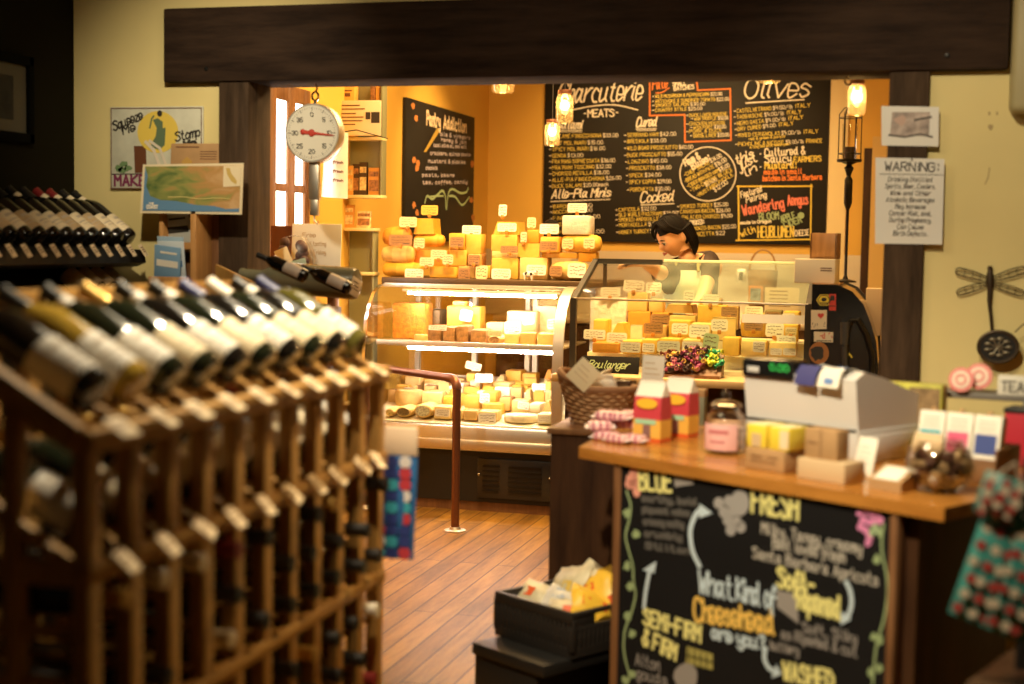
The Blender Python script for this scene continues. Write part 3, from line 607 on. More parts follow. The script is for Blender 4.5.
slant(-1.165, DX1-.005, painted_reflection_glass(), 'slant_glass')
part(MB().rbox(-1.165, DX1, 6.975, 6.995, 1.335, 1.350, .003), 'glass_edge', mat('pale_glass_edge', (.70, .72, .52), .2), cb, True)
part(MB().rbox(DX0, DX1, DY0-.008, DY0+.006, 1.158, 1.168, .002), 'join_strip', M_steelb, cb, True)
part(MB().box(-.72, -.43, DY0-.006, DY0-.003, 1.075, 1.115), 'clear_strip', mat('pale_plastic_strip', (.75, .78, .80), .2), cb, True, 'pale plastic strip')
# ================================================================== BLACK END PANEL OF THE THIRD CASE, WITH STICKERS
ec = thing('black_end_case', 'black ended curved case covered in stickers beside the right post', 'display case', (-.35, 6.1, 0))
ep = [(-.365, .05), (-.365, 1.275), (-.27, 1.275), (-.21, 1.25), (-.165, 1.20), (-.135, 1.13), (-.11, 1.05), (-.10, .95), (-.10, .05)]
XZ = Matrix(((1, 0, 0, 0), (0, 0, 1, 0), (0, 1, 0, 0), (0, 0, 0, 1)))
part(MB().prism(ep, 5.76, 5.80, M=XZ), 'end_panel', M_blackgloss, ec, True)
part(MB().prism([(-.365, .05), (-.365, .80), (-.11, .80), (-.11, .05)], 5.80, 6.42, M=XZ), 'body', M_black, ec, True)
b = MB(); pp = ep[2:8]
for x, z in pp: b.v += [Vector((x-.006, 5.80, z-.004)), Vector((x-.006, 6.42, z-.004))]
for i in range(len(pp)-1): b.f.append([2*i, 2*i+1, 2*i+3, 2*i+2]); b.m.append(0); b.sm.append(True)
part(b, 'curved_glass', mat('reflective_case_glass', (.22, .17, .09), .08, .4), ec, True)
part(MB().prism(ep, 6.42, 6.45, M=XZ), 'end_panel', M_black, ec, True)
part(MB().box(-.365, -.27, 5.80, 6.42, 1.25, 1.275), 'top', M_orangewood, ec, True)
for z0, z1 in (((-.245, 1.16), (-.17, .98)),):
    b = MB(); b.tube([(-.225, 5.745, .93), (-.225, 5.74, 1.09), (-.21, 5.74, 1.135), (-.185, 5.74, 1.14), (-.15, 5.745, 1.08), (-.125, 5.755, 1.0), (-.122, 5.755, .88)], .012, 8)
    part(b, 'bracket', M_blackmetal, ec, True)
part(MB().tube([(-.232, 5.735, 1.13), (-.232, 5.73, 1.04)], [.020, .016], 10).tube([(-.232, 5.73, 1.04), (-.225, 5.735, .93)], .012, 8), 'lever', mat('grey_lever', (.05, .05, .05), .3), ec, True)
SE = Surf((0, 5.76, 0), (0, -1, 0), (0, 0, 1))
def sticker(name, pix, m, extra, label):
    o = MB(); SE.poly(o, pix, 0, .002); o = part(o, 'sticker', m, ec, True, label)
    return o
Myel, Mred = mat('sticker_yellow', (.80, .62, .06), .4), mat('sticker_red', (.60, .06, .04), .4)
hx = [(824+7.8*cos(RAD(60*i)), 300-6.6*sin(RAD(60*i))) for i in range(6)]
s1 = sticker('s', hx, Myel, 0, 'yellow hexagon sticker'); b = MB(); SE.line(b, [(824+6.3*cos(RAD(60*i)), 300-5.3*sin(RAD(60*i))) for i in range(7)], .7, 0, False, .003); SE.blob(b, (824, 299.5), 2.6, 2, 0, .003); SE.line(b, [(820, 303), (828, 303)], .9, 0, False, .003); part(b, 'sticker_mark', M_ink, s1, True)
s2 = sticker('s', [(829, 294), (836, 294), (836, 310.5), (829, 310.5)], Mred, 0, 'red sticker'); b = MB(); SE.poly(b, [(830.5, 295.5), (834.5, 295.5), (834.5, 300.5), (830.5, 300.5)], 0, .003); SE.line(b, [(830, 306), (835, 306)], .8, 0, False, .003); part(b, 'sticker_mark', M_ink, s2, True)
s3 = sticker('s', [(811, 310), (827, 310), (826.6, 329), (811, 329.5)], mat('sticker_cream', (.78, .68, .48), .5), 0, 'cream sticker with a red heart'); b = MB(); SE.write(b, 'I', (813.2, 319.5), (815.2, 319.5), 7, wd=.004); SE.write(b, 'GOATS', (812.8, 326.8), (825.5, 326.5), 4.2, wd=.002); part(b, 'sticker_mark', M_ink, s3, True)
b = MB(); SE.poly(b, [(820.8+3.3*(math.sin(t)**3), 315.6-.2*(13*cos(t)-5*cos(2*t)-2*cos(3*t)-cos(4*t))) for t in [2*pi*i/24 for i in range(24)]], 0, .003); part(b, 'heart', Mred, s3, True)
s4 = sticker('s', [(814, 331.5), (833.5, 332), (833, 342.5), (814, 341.5)], mat('sticker_cream', (.7, .6, .4), .5), 0, 'cream sticker with dark red letters'); b = MB(); SE.write(b, 'ARMS', (816, 338.5), (832, 338.5), 5.6, wd=.0034); part(b, 'sticker_mark', Mred, s4, True); b = MB(); SE.line(b, [(817, 340.6), (831, 340.8)], .8, 0, False, .003); part(b, 'sticker_line', M_ink, s4, True)
s5 = sticker('s', [(819+10*cos(2*pi*i/24), 353-11*sin(2*pi*i/24)) for i in range(24)], mat('sticker_rust', (.40, .16, .04), .5), 0, 'round rust sticker'); b = MB(); SE.blob(b, (817, 353), 6.5, 7.5, 0, .003, jit=.25); part(b, 'sticker_mark', M_ink, s5, True)
b = MB()
for pts in ([(843, 345), (846, 350), (843.5, 362)], [(846, 345), (849, 353), (852, 357)], [(844, 355), (848, 352)]): SE.line(b, pts, 1.6, 0, False, .014)
part(b, 'hand_mark', Myel, ec, True, 'yellow painted mark')

# ================================================================== CHEESES AND THEIR PRICE CARDS
PAL = {'y': ((.72, .41, .055), (.80, .50, .09), 'yellow'), 'o': ((.66, .26, .025), (.74, .33, .04), 'orange'), 'p': ((.76, .52, .18), (.83, .61, .24), 'pale'), 'w': ((.84, .75, .54), (.84, .75, .52), 'white'),
       'b': ((.36, .18, .06), (.68, .44, .16), 'brown-rinded'), 'd': ((.20, .14, .05), (.28, .20, .08), 'dark'), 'g': ((.70, .37, .03), (.78, .44, .05), 'golden')}
def cmat(k, cut): c = PAL[k]; return mat(f'{c[2]}_cheese_{"paste" if cut else "rind"}', c[1 if cut else 0], .55, var=.10 if cut else .22, vs=30 if cut else 22, bump=.15)
KN = {'blk': 'block', 'whl': 'wheel', 'half': 'half wheel', 'wdg': 'wedge', 'log': 'rounded wheel', 'end': 'log', 'wrp': 'wrapped block', 'rnd': 'rough block', 'slc': 'flat round slice'}
PLACED = []                                  # supports: (x0,x1,y0,y1,top)
ROWS = {}                                    # row key -> things to be ordered by x
def settle(x0, x1, y0, y1, z):
    best = None
    for a in PLACED:
        if min(x1, a[1])-max(x0, a[0]) > .012 and min(y1, a[3])-max(y0, a[2]) > .012 and abs(a[4]-z) < .045:
            if best is None or a[4] > best: best = a[4]
    return best if best is not None else z
def cheese(kind, c, px0, py0, px1, py1, Y, row, depth=None, flat=None):
    P, Q = at(px0, py1, y=Y), at(px1, py0, y=Y); P2 = at(px1, py1, y=Y)
    x, wd = (P.x+P2.x)/2, (P2.x-P.x); h = Q.z-P2.z
    dp = depth or {'blk': .10, 'whl': wd*.9, 'half': wd/2, 'wdg': .12, 'log': h, 'end': .13, 'wrp': .12, 'rnd': .14, 'slc': wd*.8}[kind]
    wd *= .985
    z = settle(x-wd/2, x+wd/2, Y-dp*.3, Y+dp*.9, (P.z+P2.z)/2)
    h = max(.02, Q.z-z)
    rz = RAD(rnd.uniform(-4, 4)) if kind in ('blk', 'wdg', 'wrp', 'rnd') else 0
    t = thing({'wdg': 'cheese_wedge', 'whl': 'cheese_round', 'half': 'half_round_cheese', 'log': 'cheese_round', 'end': 'cheese_log', 'slc': 'cheese_slice'}.get(kind, 'cheese_block'), '', 'cheese', (x, Y, z), (0, 0, rz))
    R_, K = cmat(c, False), cmat(c, True)
    b = MB(); r = wd/2
    if kind == 'blk':
        part(b.rbox(-r, r, 0, dp, 0, h, .006), 'paste', K, t)
        part(MB().rbox(-r-.0015, r+.0015, dp*.3, dp+.002, -.0005, h+.0015, .006), 'rind', R_, t)
    elif kind == 'rnd':
        part(b.rbox(-r, r, 0, dp, 0, h, .012), 'paste', mat(f'crusty_{PAL[c][2]}', PAL[c][0], .7, var=.45, vs=40, bump=.5), t)
    elif kind == 'wrp':
        part(b.rbox(-r, r, 0, dp, 0, h, .006), 'paste', K, t)
        part(MB().rbox(-r-.002, r+.002, -.002, dp+.002, 0, h+.002, .010), 'wrapper', mat('clear_wrap', (.86, .82, .74), .18, var=.12, vs=26, bump=.9), t, label='shiny white wrapper')
    elif kind in ('whl', 'slc'):
        M = T(0, dp/2, 0) @ Matrix.Diagonal((1, dp/wd, 1, 1))
        part(b.lathe([(0, 0), (r*.94, 0), (r*.99, h*.2), (r, h*.5), (r*.99, h*.8), (r*.94, h), (0, h)], 28, 0, M), 'rind', R_, t)
        part(MB().lathe([(0, h), (r*.86, h), (r*.84, h+.002), (0, h+.002)], 28, 0, M), 'top_face', K, t)
    elif kind == 'half':
        part(b.lathe([(0, 0), (r*.95, 0), (r, h*.25), (r, h*.75), (r*.95, h), (0, h)], 20, 0, None, 0, pi), 'rind', R_, t)
        part(MB().box(-r*.96, r*.96, -.002, .001, h*.03, h*.97), 'cut_face', K, t)
    elif kind == 'log':
        q = h/2; e = min(q*.7, r*.6)
        M = T(0, q, q) @ RY(90)
        pr = [(0, -r), (q*.5, -r+e*.06), (q*.8, -r+e*.3), (q, -r+e), (q, r-e), (q*.8, r-e*.3), (q*.5, r-e*.06), (0, r)]
        part(b.lathe(pr, 20, 0, M), 'rind', R_, t)
        part(MB().lathe([(q+.001, -r*.25), (q+.002, -r*.2), (q+.002, r*.55), (q+.001, r*.6)], 20, 0, M), 'wrapper_band', K, t)
    elif kind == 'end':
        M = T(0, 0, h/2) @ RX(-90) @ Matrix.Diagonal((wd/h, 1, 1, 1)); q = h/2
        part(b.lathe([(0, 0), (q*.78, 0), (q*.95, .006), (q, .02), (q, dp), (0, dp)], 22, 0, M), 'rind', cmat('p', False), t)
        part(MB().lathe([(q*.75, -.002), (0, -.003)], 22, 0, M), 'cut_face', mat(f'herbed_{PAL[c][2]}', PAL[c][0], .7, var=.7, vs=90), t)
    elif kind == 'wdg':
        part(b.prism([(-r, 0), (r, 0), (r*.45, h), (-r*.1, h)] if flat is None else [(-r, 0), (r, 0), (r*.86, h), (-r*.70, h)], 0, dp, M=XZ), 'paste', K, t)
        part(MB().prism([(r*.97, 0), (r*1.02, 0), (r*.47, h), (r*.42, h)] if flat is None else [(r*.96, 0), (r*1.02, 0), (r*.88, h), (r*.82, h)], -.001, dp+.001, M=XZ), 'rind', R_, t)
    PLACED.append((x-r, x+r, Y, Y+dp, z+h))
    t['_d'] = f'{PAL[c][2]} cheese {KN[kind]}'; t['group'] = 'cheeses '+row[1]
    ROWS.setdefault((row[0], row[1], 'cheese'), []).append(t); return t
TCOL = {'w': ((.86, .82, .74), 'white'), 'c': ((.80, .66, .40), 'cream'), 'o': ((.80, .44, .08), 'orange'), 'b': ((.38, .20, .08), 'brown'), 'g': ((.55, .70, .42), 'pale green'), 'k': ((.66, .68, .58), 'grey green')}
_tag = {}
def card(c, px0, py0, px1, py1, Y, row, tilt=0, clip=True):
    P, Q = at(px0, py1, y=Y), at(px1, py0, y=Y); x, wd, h = (P.x+Q.x)/2, Q.x-P.x, Q.z-P.z
    t = thing('price_card', '', 'price card', (x, Y, P.z), (RAD(rnd.uniform(-9, -3)), RAD(tilt), RAD(rnd.uniform(-8, 8))))
    k = min(.13*wd, .13*h)
    a, e = wd/2, h
    part(MB().prism([(-a+k, 0), (a-k, 0), (a, k), (a, e-k), (a-k, e), (-a+k, e), (-a, e-k), (-a, k)], -.0012, .0012, M=XZ), 'card', mat(TCOL[c][1]+'_price_card', TCOL[c][0], .6), t)
    b = MB(); n = 3
    ink = M_brownink if c != 'b' else M_ink
    for i in range(n):
        zz = e*(.76-.24*i); xx = -a*.75; first = True
        while xx < a*(.7 if i < n-1 else .15):
            L = rnd.uniform(.12, .3)*a; z2 = zz+rnd.uniform(-.02, .02)*e
            strip(b, [(xx, -.0012, z2), (xx+L*.5, -.0012, z2+.05*e*rnd.choice((-1, 1))), (xx+L, -.0012, z2)], .035*e, Vector((0, -1, 0)), 0, .0006); xx += L*1.5
    strip(b, [(a*.3, -.0012, e*.2), (a*.75, -.0012, e*.22)], .07*e, Vector((0, -1, 0)), 0, .0006)
    part(b, 'writing', ink, t)
    if clip: part(MB().rbox(-.009, .009, -.006, .010, -.014, .006, .003), 'clip', mat('amber_clip', (.50, .20, .03), .4), t)
    t['_d'] = TCOL[c][1]+' price card'; t['group'] = 'price cards '+row[1]
    ROWS.setdefault((row[0], row[1], 'card'), []).append(t); return t

# ---- piles on top of the curved case
TOP = 'atop the curved case'
PLACED.append((CX0, CX1+.17, 7.4, CY1+.03, 1.219))
r0, r1, r2, r3 = [(q+' layer', TOP) for q in ('bottom', 'second', 'third', 'uppermost')]
for a in [('log', 'g', 380.5, 263, 421, 279.5, 7.50), ('blk', 'g', 429, 267, 457, 280, 7.50), ('blk', 'b', 458, 266, 475, 280, 7.52), ('blk', 'y', 476, 266, 490, 280, 7.52), ('blk', 'y', 491, 258.5, 518, 279, 7.52), ('blk', 'p', 519, 258, 547, 278.5, 7.52), ('log', 'p', 548.5, 262, 587, 279, 7.5)]: cheese(*a, r0)
for a in [('log', 'p', 379, 246.3, 412.5, 262.8, 7.50), ('blk', 'o', 413.5, 250, 431, 264, 7.56), ('blk', 'o', 432, 250.5, 448, 266, 7.56), ('blk', 'y', 449, 250, 466.5, 266, 7.52), ('blk', 'b', 467.5, 254, 480, 265, 7.52), ('blk', 'p', 491, 251.5, 518, 258.3, 7.53), ('half', 'y', 517.5, 243, 540, 258, 7.53), ('blk', 'y', 541, 253, 577, 262, 7.55), ('blk', 'g', 578, 252.5, 596, 270, 7.56)]: cheese(*a, r1)
for a in [('log', 'o', 380, 227, 408.5, 246, 7.51), ('log', 'g', 412, 234.5, 443, 250, 7.55), ('blk', 'g', 448.5, 233.5, 464.5, 250, 7.52), ('blk', 'y', 465.5, 234.5, 481, 253.5, 7.53), ('blk', 'y', 491, 235, 517, 251, 7.54), ('blk', 'o', 527, 230, 539, 242.5, 7.54), ('blk', 'y', 540, 237, 558.5, 253, 7.52), ('log', 'y', 559.5, 235, 600, 252.5, 7.53)]: cheese(*a, r2)
for a in [('wdg', 'g', 413.5, 218.5, 434.5, 234.5, 7.55, None, 1), ('wdg', 'y', 493, 222, 519, 235, 7.56, None, 1), ('wrp', 'w', 561.7, 216, 589.5, 235, 7.54)]: cheese(*a[:7], r3, *a[7:])
for a in [('w', 405, 269, 423, 278.5, 7.47), ('c', 475.5, 265.5, 487.5, 279, 7.49), ('b', 458, 268.5, 470, 279.5, 7.49), ('w', 491.5, 268.8, 510.5, 278.8, 7.49), ('w', 526, 265, 546, 275, 7.49), ('b', 549.5, 266, 562, 276, 7.47), ('w', 567, 263.5, 586, 277.5, 7.472)]: card(*a, r0, clip=False)
for a in [('c', 419, 257.5, 434, 266, 7.47), ('c', 430.5, 250, 446.5, 259, 7.48), ('c', 442.5, 254.5, 453, 264.5, 7.46), ('b', 467.5, 255, 480, 264.5, 7.49), ('b', 500, 246, 518, 253, 7.49), ('b', 539.5, 241.5, 557.5, 250.5, 7.47), ('c', 562, 238.5, 573, 249, 7.48), ('c', 583.5, 238, 594.5, 248.5, 7.48)]: card(*a, r1)
for a in [('b', 389, 235, 412, 245.5, 7.47), ('c', 413.5, 238, 424.5, 248, 7.50), ('b', 449.5, 237, 463.5, 247, 7.49), ('c', 520.3, 232, 526.8, 242.5, 7.51)]: card(*a, r2)
for a in [('o', 421.3, 205.3, 437.8, 215, 7.56), ('c', 399.3, 217, 416.6, 227, 7.52), ('w', 462, 225.5, 481, 234, 7.54), ('w', 497.3, 223.2, 516.3, 231.5, 7.53), ('w', 498.3, 204.5, 506.7, 216, 7.58), ('c', 527.2, 217.5, 535.8, 228, 7.56), ('w', 539, 224, 559, 233.8, 7.53), ('w', 567.3, 203.3, 587, 212.5, 7.56)]: card(*a, r3)
# little cow figurine and a dark round board
p = at(529, 279, y=7.44)
t = thing('cow_figurine', 'small black and white cow figurine in front of the cheese pile', 'figurine', (p.x, 7.43, 1.219), RAD(8))
b = MB().sphere(.02, T(0, 0, .032), 0, 14, 9, (1.6, .8, .8)).sphere(.011, T(.038, 0, .042), 0, 10, 7, (1.3, .9, 1))
part(b, 'body', mat('cow_hide', (.85, .80, .72), .5), t)
for x in (-.02, .018):
    for y in (-.009, .009): part(MB().tube([(x, y, .026), (x, y, 0)], [.006, .0045], 8), 'leg', mat('cow_hide', (.85, .8, .72), .5), t)
b = MB().sphere(.010, T(-.012, -.011, .036), 0, 10, 6, (1, .5, 1)).sphere(.009, T(.014, -.012, .034), 0, 10, 6, (1, .5, 1)).sphere(.006, T(.045, -.003, .047), 0, 8, 6); part(b, 'patch', M_ink, t, label='black patches')
p = at(548.5, 237, y=7.62)
t = thing('round_slate', 'round dark board standing behind a white price card in the pile', 'board', (p.x, 7.66, p.z), (RAD(-8), 0, 0))
part(MB().lathe([(0, -.006), (.047, -.006), (.05, 0), (.047, .006), (0, .006)], 28, 0, T(0, 0, .05) @ RX(90)), 'disc', M_blackgloss, t)
PLACED.clear()
# ---- inside the curved case
UP, LOW = 'on curved case upper shelf', 'on curved case lower deck'
PLACED.append((CX0, CX1, 7.24, 7.8, .875))
u0, u1 = ('front', UP), ('back', UP)
for a in [('slc', 'p', 412, 335.5, 427, 341.5, 7.28), ('rnd', 'b', 427, 326, 441, 342, 7.30), ('rnd', 'b', 442, 327, 454.5, 342.5, 7.30), ('rnd', 'b', 455.5, 326, 468.5, 343.5, 7.31), ('rnd', 'b', 470, 330, 486.5, 343.5, 7.30), ('end', 'b', 487.5, 335.5, 501, 344, 7.28), ('blk', 'p', 504, 334, 518.5, 344.5, 7.29), ('blk', 'b', 519.5, 333, 535, 343, 7.30), ('blk', 'p', 537, 334, 553, 345, 7.29)]: cheese(*a, u0)
for a in [('rnd', 'o', 391.5, 303.5, 425, 339, 7.45), ('blk', 'd', 426.6, 310, 440, 340, 7.62), ('blk', 'g', 446, 307, 480, 341, 7.50), ('blk', 'p', 486, 323, 503, 341, 7.50), ('blk', 'p', 506, 312, 536, 342, 7.52), ('half', 'p', 536.5, 305.5, 556, 341, 7.60)]: cheese(*a, u1)
cheese('blk', 'y', 452, 301.5, 466, 307, 7.52, ('topmost', UP), .05)
for a in [('w', 459, 310, 471, 321, 7.47, 10), ('w', 504, 322, 521, 333.5, 7.40, 0), ('w', 523, 313.3, 534.5, 324.5, 7.46, -10), ('w', 547.5, 319, 558, 329, 7.40, -6), ('c', 488, 331, 502, 336, 7.27, 0), ('w', 428, 325.5, 447, 330, 7.27, 0)]: card(*a[:6], ('only', UP), tilt=a[6], clip=False)
for i in range(8): PLACED.append((CX0, CX1, 7.11+.1*i, 7.21+.1*i, .46+.0177*(i+.0)))
l0, l1, l2 = ('front', LOW), ('middle', LOW), ('back', LOW)
for a in [('end', 'p', 385, 408.5, 394, 424, 7.14), ('end', 'd', 395.3, 407, 411.3, 424, 7.14), ('end', 'w', 413, 404.5, 432, 425, 7.14), ('blk', 'p', 433.5, 407, 451, 424.5, 7.15), ('blk', 'b', 463.5, 411, 477, 424.5, 7.15), ('blk', 'p', 478.5, 412, 497, 424.5, 7.15), ('slc', 'w', 500, 417, 535.5, 427, 7.14), ('blk', 'w', 537, 414.5, 551, 429.5, 7.15), ('blk', 'p', 452, 410, 462.5, 424.5, 7.16)]: cheese(*a, l0)
for a in [('whl', 'p', 391, 392, 419, 407, 7.34), ('blk', 'p', 421.5, 393, 441, 409, 7.34), ('blk', 'g', 442.5, 397, 455, 410, 7.34), ('blk', 'y', 464, 396, 479, 411, 7.34), ('blk', 'y', 481.5, 404.6, 501, 414, 7.28), ('blk', 'y', 482, 392, 496, 405, 7.36), ('blk', 'p', 511, 401, 527, 414, 7.32), ('blk', 'w', 529, 404, 540.5, 415, 7.30), ('wdg', 'p', 542, 401.5, 551.5, 414, 7.32), ('blk', 'b', 499, 398, 510, 412, 7.34)]: cheese(*a, l1)
for a in [('wdg', 'y', 382, 371.5, 403.5, 388, 7.66), ('blk', 'p', 404.5, 377, 419.5, 392, 7.62), ('whl', 'p', 420, 382, 448, 394, 7.58), ('blk', 'b', 458, 383, 468.5, 398, 7.56), ('blk', 'w', 469.5, 381, 480.5, 396, 7.54), ('blk', 'y', 481, 383, 491, 396, 7.56), ('blk', 'p', 492.5, 383, 509.5, 400, 7.56), ('blk', 'g', 511, 386, 528, 401, 7.56), ('blk', 'y', 531, 392, 551.5, 403, 7.52), ('wdg', 'o', 544, 370, 552, 379, 7.74), ('blk', 'y', 466, 373.5, 474.5, 383, 7.62), ('blk', 'g', 505, 371, 521, 383, 7.78), ('blk', 'g', 522, 374, 536, 386, 7.76)]: cheese(*a, l2)
l3 = ('heaped', LOW)
for y, xa, t0 in ((7.44, 388, 389), (7.50, 396, 384), (7.70, 386, 377)):
    x = xa; q = 0
    while x < 546:
        w_ = rnd.uniform(10, 17); y1 = at(x, 400, y=y); dz = .46+(y-7.11)*.177
        lo = 400+(y1.z-dz)/max(1e-4, (at(x, 400, y=y).z-at(x, 401, y=y).z)); t1 = t0+rnd.uniform(-2, 5)
        cheese(rnd.choice(('blk', 'blk', 'wdg', 'half')), rnd.choice('yypgwb'), x, t1, min(x+w_, 551), lo, y, l3, .055)
        x += w_+rnd.uniform(.5, 3)
for a in [('c', 464.5, 362.5, 480.5, 369.5, 7.60, 12), ('w', 475.3, 374.2, 492.5, 382, 7.50, 0), ('w', 479.3, 393.5, 489.5, 403, 7.33, 0), ('w', 513, 392.7, 530, 399.8, 7.50, 0), ('w', 478.5, 413.5, 496, 423.5, 7.135, -4), ('w', 434.5, 409.5, 449.5, 416, 7.135, 0), ('w', 443, 386, 457, 392, 7.5, 0), ('w', 517, 402, 529, 409, 7.29, 4), ('w', 538, 416, 550, 422, 7.14, 0), ('c', 424, 384, 436, 390, 7.55, 0), ('w', 532, 384, 548, 391.5, 7.5, 0)]: card(*a[:6], ('only', LOW), tilt=a[6], clip=False)
PLACED.clear()
# ---- inside the slant-front case
SL = 'in the slant-front case'
for y0, z in ((6.53, .846), (6.68, .901), (6.84, .966)): PLACED.append((DX0, DX1, y0, y0+.15, z))
s0, s1, s2 = ('front', SL), ('middle', SL), ('back', SL)
for a in [('blk', 'o', 591.5, 343.5, 619, 353, 6.56), ('blk', 'y', 622, 341, 641, 354, 6.58), ('blk', 'y', 642, 340, 657, 354, 6.58), ('blk', 'y', 659, 339, 680, 354, 6.58), ('blk', 'p', 682, 340, 700, 354, 6.58), ('blk', 'y', 722, 338, 739, 356, 6.60), ('blk', 'p', 740.6, 341.5, 766, 357, 6.58), ('blk', 'p', 769, 343, 796, 357, 6.58)]: cheese(*a, s0)
for a in [('blk', 'y', 592.5, 320, 606, 342, 6.70), ('wdg', 'y', 607, 323.5, 629, 342, 6.70), ('half', 'w', 630, 325.5, 642.5, 341, 6.70), ('blk', 'b', 644, 326, 666, 341, 6.72), ('blk', 'y', 668, 321, 690, 341, 6.72), ('blk', 'p', 691, 324, 711, 341, 6.72), ('half', 'p', 711.5, 318, 736, 341, 6.72), ('whl', 'y', 738.5, 317.5, 772, 341, 6.70), ('blk', 'y', 774, 325, 798, 342, 6.72)]: cheese(*a, s1)
for a in [('wrp', 'w', 589.5, 298.5, 626, 331, 6.88), ('blk', 'o', 627.5, 312, 650, 331, 6.88), ('blk', 'o', 651, 313, 668, 331, 6.88), ('blk', 'p', 669, 316, 695, 331, 6.88), ('blk', 'y', 697, 306, 726, 330, 6.86), ('blk', 'b', 727, 307, 738, 330, 6.88), ('blk', 'd', 764, 311, 781, 330, 6.90), ('blk', 'y', 741, 314, 763, 330, 6.88), ('blk', 'y', 783, 312, 799, 330, 6.88)]: cheese(*a, s2)
for a in [('blk', 'p', 627, 293, 647, 312, 6.90), ('blk', 'p', 648.5, 300, 662.5, 313, 6.90), ('wdg', 'b', 663.5, 305, 694, 316, 6.90, None, 1), ('blk', 'b', 699, 299, 720, 306, 6.90)]: cheese(*a[:7], ('topmost', SL), *a[7:])
for a in [('w', 642, 343.5, 654.5, 352, 6.54), ('w', 620, 342.5, 640.5, 352, 6.53), ('k', 657, 341.5, 680, 352, 6.53), ('w', 681.5, 342, 702.5, 351, 6.54), ('w', 752.5, 341.5, 765, 352, 6.54), ('w', 770, 348.5, 782, 355, 6.53), ('w', 783, 348.5, 796, 355, 6.53)]: card(*a, s0, clip=False)
for a in [('w', 583.5, 330, 605.5, 339, 6.60), ('w', 606.5, 333, 627, 342.5, 6.60), ('b', 643.5, 323.5, 663, 333.5, 6.67), ('w', 671.5, 323.5, 688, 334, 6.66), ('w', 688.5, 325, 709.5, 337.5, 6.62), ('w', 711, 319.5, 728, 331, 6.67), ('b', 744, 321.5, 763, 330.5, 6.66), ('w', 765, 323.5, 784, 336.5, 6.64), ('c', 785, 327.5, 796.5, 335.5, 6.66), ('w', 776.5, 336, 796, 345.5, 6.60)]: card(*a, s1)
for a in [('w', 600.5, 287.5, 620, 296.5, 6.86), ('w', 623.3, 280.5, 644, 291, 6.90), ('w', 646, 282.5, 661.5, 293, 6.92), ('w', 683.3, 290.5, 694.3, 302, 6.86), ('b', 650, 314.5, 669.5, 325.5, 6.82), ('w', 702, 294.5, 719, 304.5, 6.86), ('b', 721, 307, 737.5, 316.5, 6.82), ('w', 744.5, 306.5, 763, 316, 6.84), ('b', 765, 312, 780, 321.5, 6.86), ('w', 781.5, 313.5, 795.5, 325.5, 6.84)]: card(*a, s2)
t = card('g', 702, 333.8, 718, 350, 6.52, ('candy', SL), tilt=5)
PLACED.clear()

# ---- candies, slate tag, sorting of the labels
def ordered():
    for (row, place, what), L in ROWS.items():
        L.sort(key=lambda o: o.location.x)
        for i, o in enumerate(L):
            o['label'] = f"{o['_d']}, {ORD[i]} {what} from left, {'' if row == 'only' else row+('' if 'layer' in row else ' row')+' '}{place}"
            del o['_d']
ordered()
cc = [mat('plum_foil', (.28, .05, .16), .3), mat('brown_foil', (.16, .05, .02), .3), mat('dark_foil', (.05, .03, .03), .3), mat('pink_foil', (.70, .25, .36), .3), mat('gold_foil', (.60, .40, .10), .3), mat('green_foil', (.02, .30, .14), .3), mat('lime_foil', (.55, .60, .05), .3)]
def candy_mesh(m):
    b = MB(); b.sphere(.013, None, 0, 10, 7, (1.3, .8, .8))
    for s in (-1, 1): b.lathe([(.003, 0), (.004, .003), (.011, .014), (.010, .015), (.002, .004)], 8, 0, T(s*.013, 0, 0) @ RY(90*s))
    return b.mesh('wrapped_candy', m)
cms = [candy_mesh(m) for m in cc]; n = 0
names = ['plum', 'brown', 'dark', 'pink', 'gold', 'green', 'lime']
cand = []
for (x0, x1, y0, y1, ks, cnt) in [(664, 700, 352, 370, (0, 0, 1, 1, 2, 2, 3, 4), 62), (684, 706, 345, 362, (0, 1, 2, 2, 4, 0), 34), (703, 720, 351, 364, (6, 6, 5, 5), 22)]:
    for i in range(cnt):
        px, py = rnd.uniform(x0, x1), rnd.uniform(y0, y1); p = at(px, py, y=6.40-(py-352)*.004)
        lay = max(0, at(px, py, y=6.40).z-.838); k = rnd.choice(ks)
        cand.append((k, p.x, 6.355+min(lay, .11)*.85+rnd.uniform(-.012, .012), .840+min(lay, .11)*.98))
xa, xb = at(664, 360, y=6.4).x, at(722, 360, y=6.4).x
t = thing('candy_tray', 'sloped wooden tray heaped with foil candies on the case ledge', 'tray', ((xa+xb)/2, 6.41, .826))
part(MB().prism([(6.335, .826), (6.335, .84), (6.36, .83), (6.47, .925), (6.485, .925), (6.485, .826)], xa, xb, M=Matrix(((0, 0, 1, 0), (1, 0, 0, 0), (0, 1, 0, 0), (0, 0, 0, 1)))), 'tray', M_trimwood, t, True)
for k, x, y, z in cand:
    o = bpy.data.objects.new('wrapped_candy', cms[k]); COL.objects.link(o); o.location = (x, y, z); o.rotation_euler = (rnd.uniform(-.5, .5), rnd.uniform(-.5, .5), rnd.uniform(0, 3.1))
    tag(o, f'{names[k]} foil candy in the pile on the ledge of the slant-front case', 'candy', f'{names[k]} foil candies')
p0, p1 = at(582, 366, y=6.40), at(638, 366, y=6.40)
t = thing('slate_sign', 'small black slate sign lettered Boulanger on the case ledge', 'sign', ((p0.x+p1.x)/2, 6.42, .826), (RAD(-12), 0, 0))
hw = (p1.x-p0.x)/2
part(MB().rbox(-hw, hw, -.004, .004, 0, .078, .002), 'slate', M_slatedark, t)
b = MB(); st, W = glyphs('Boulanger', .9)
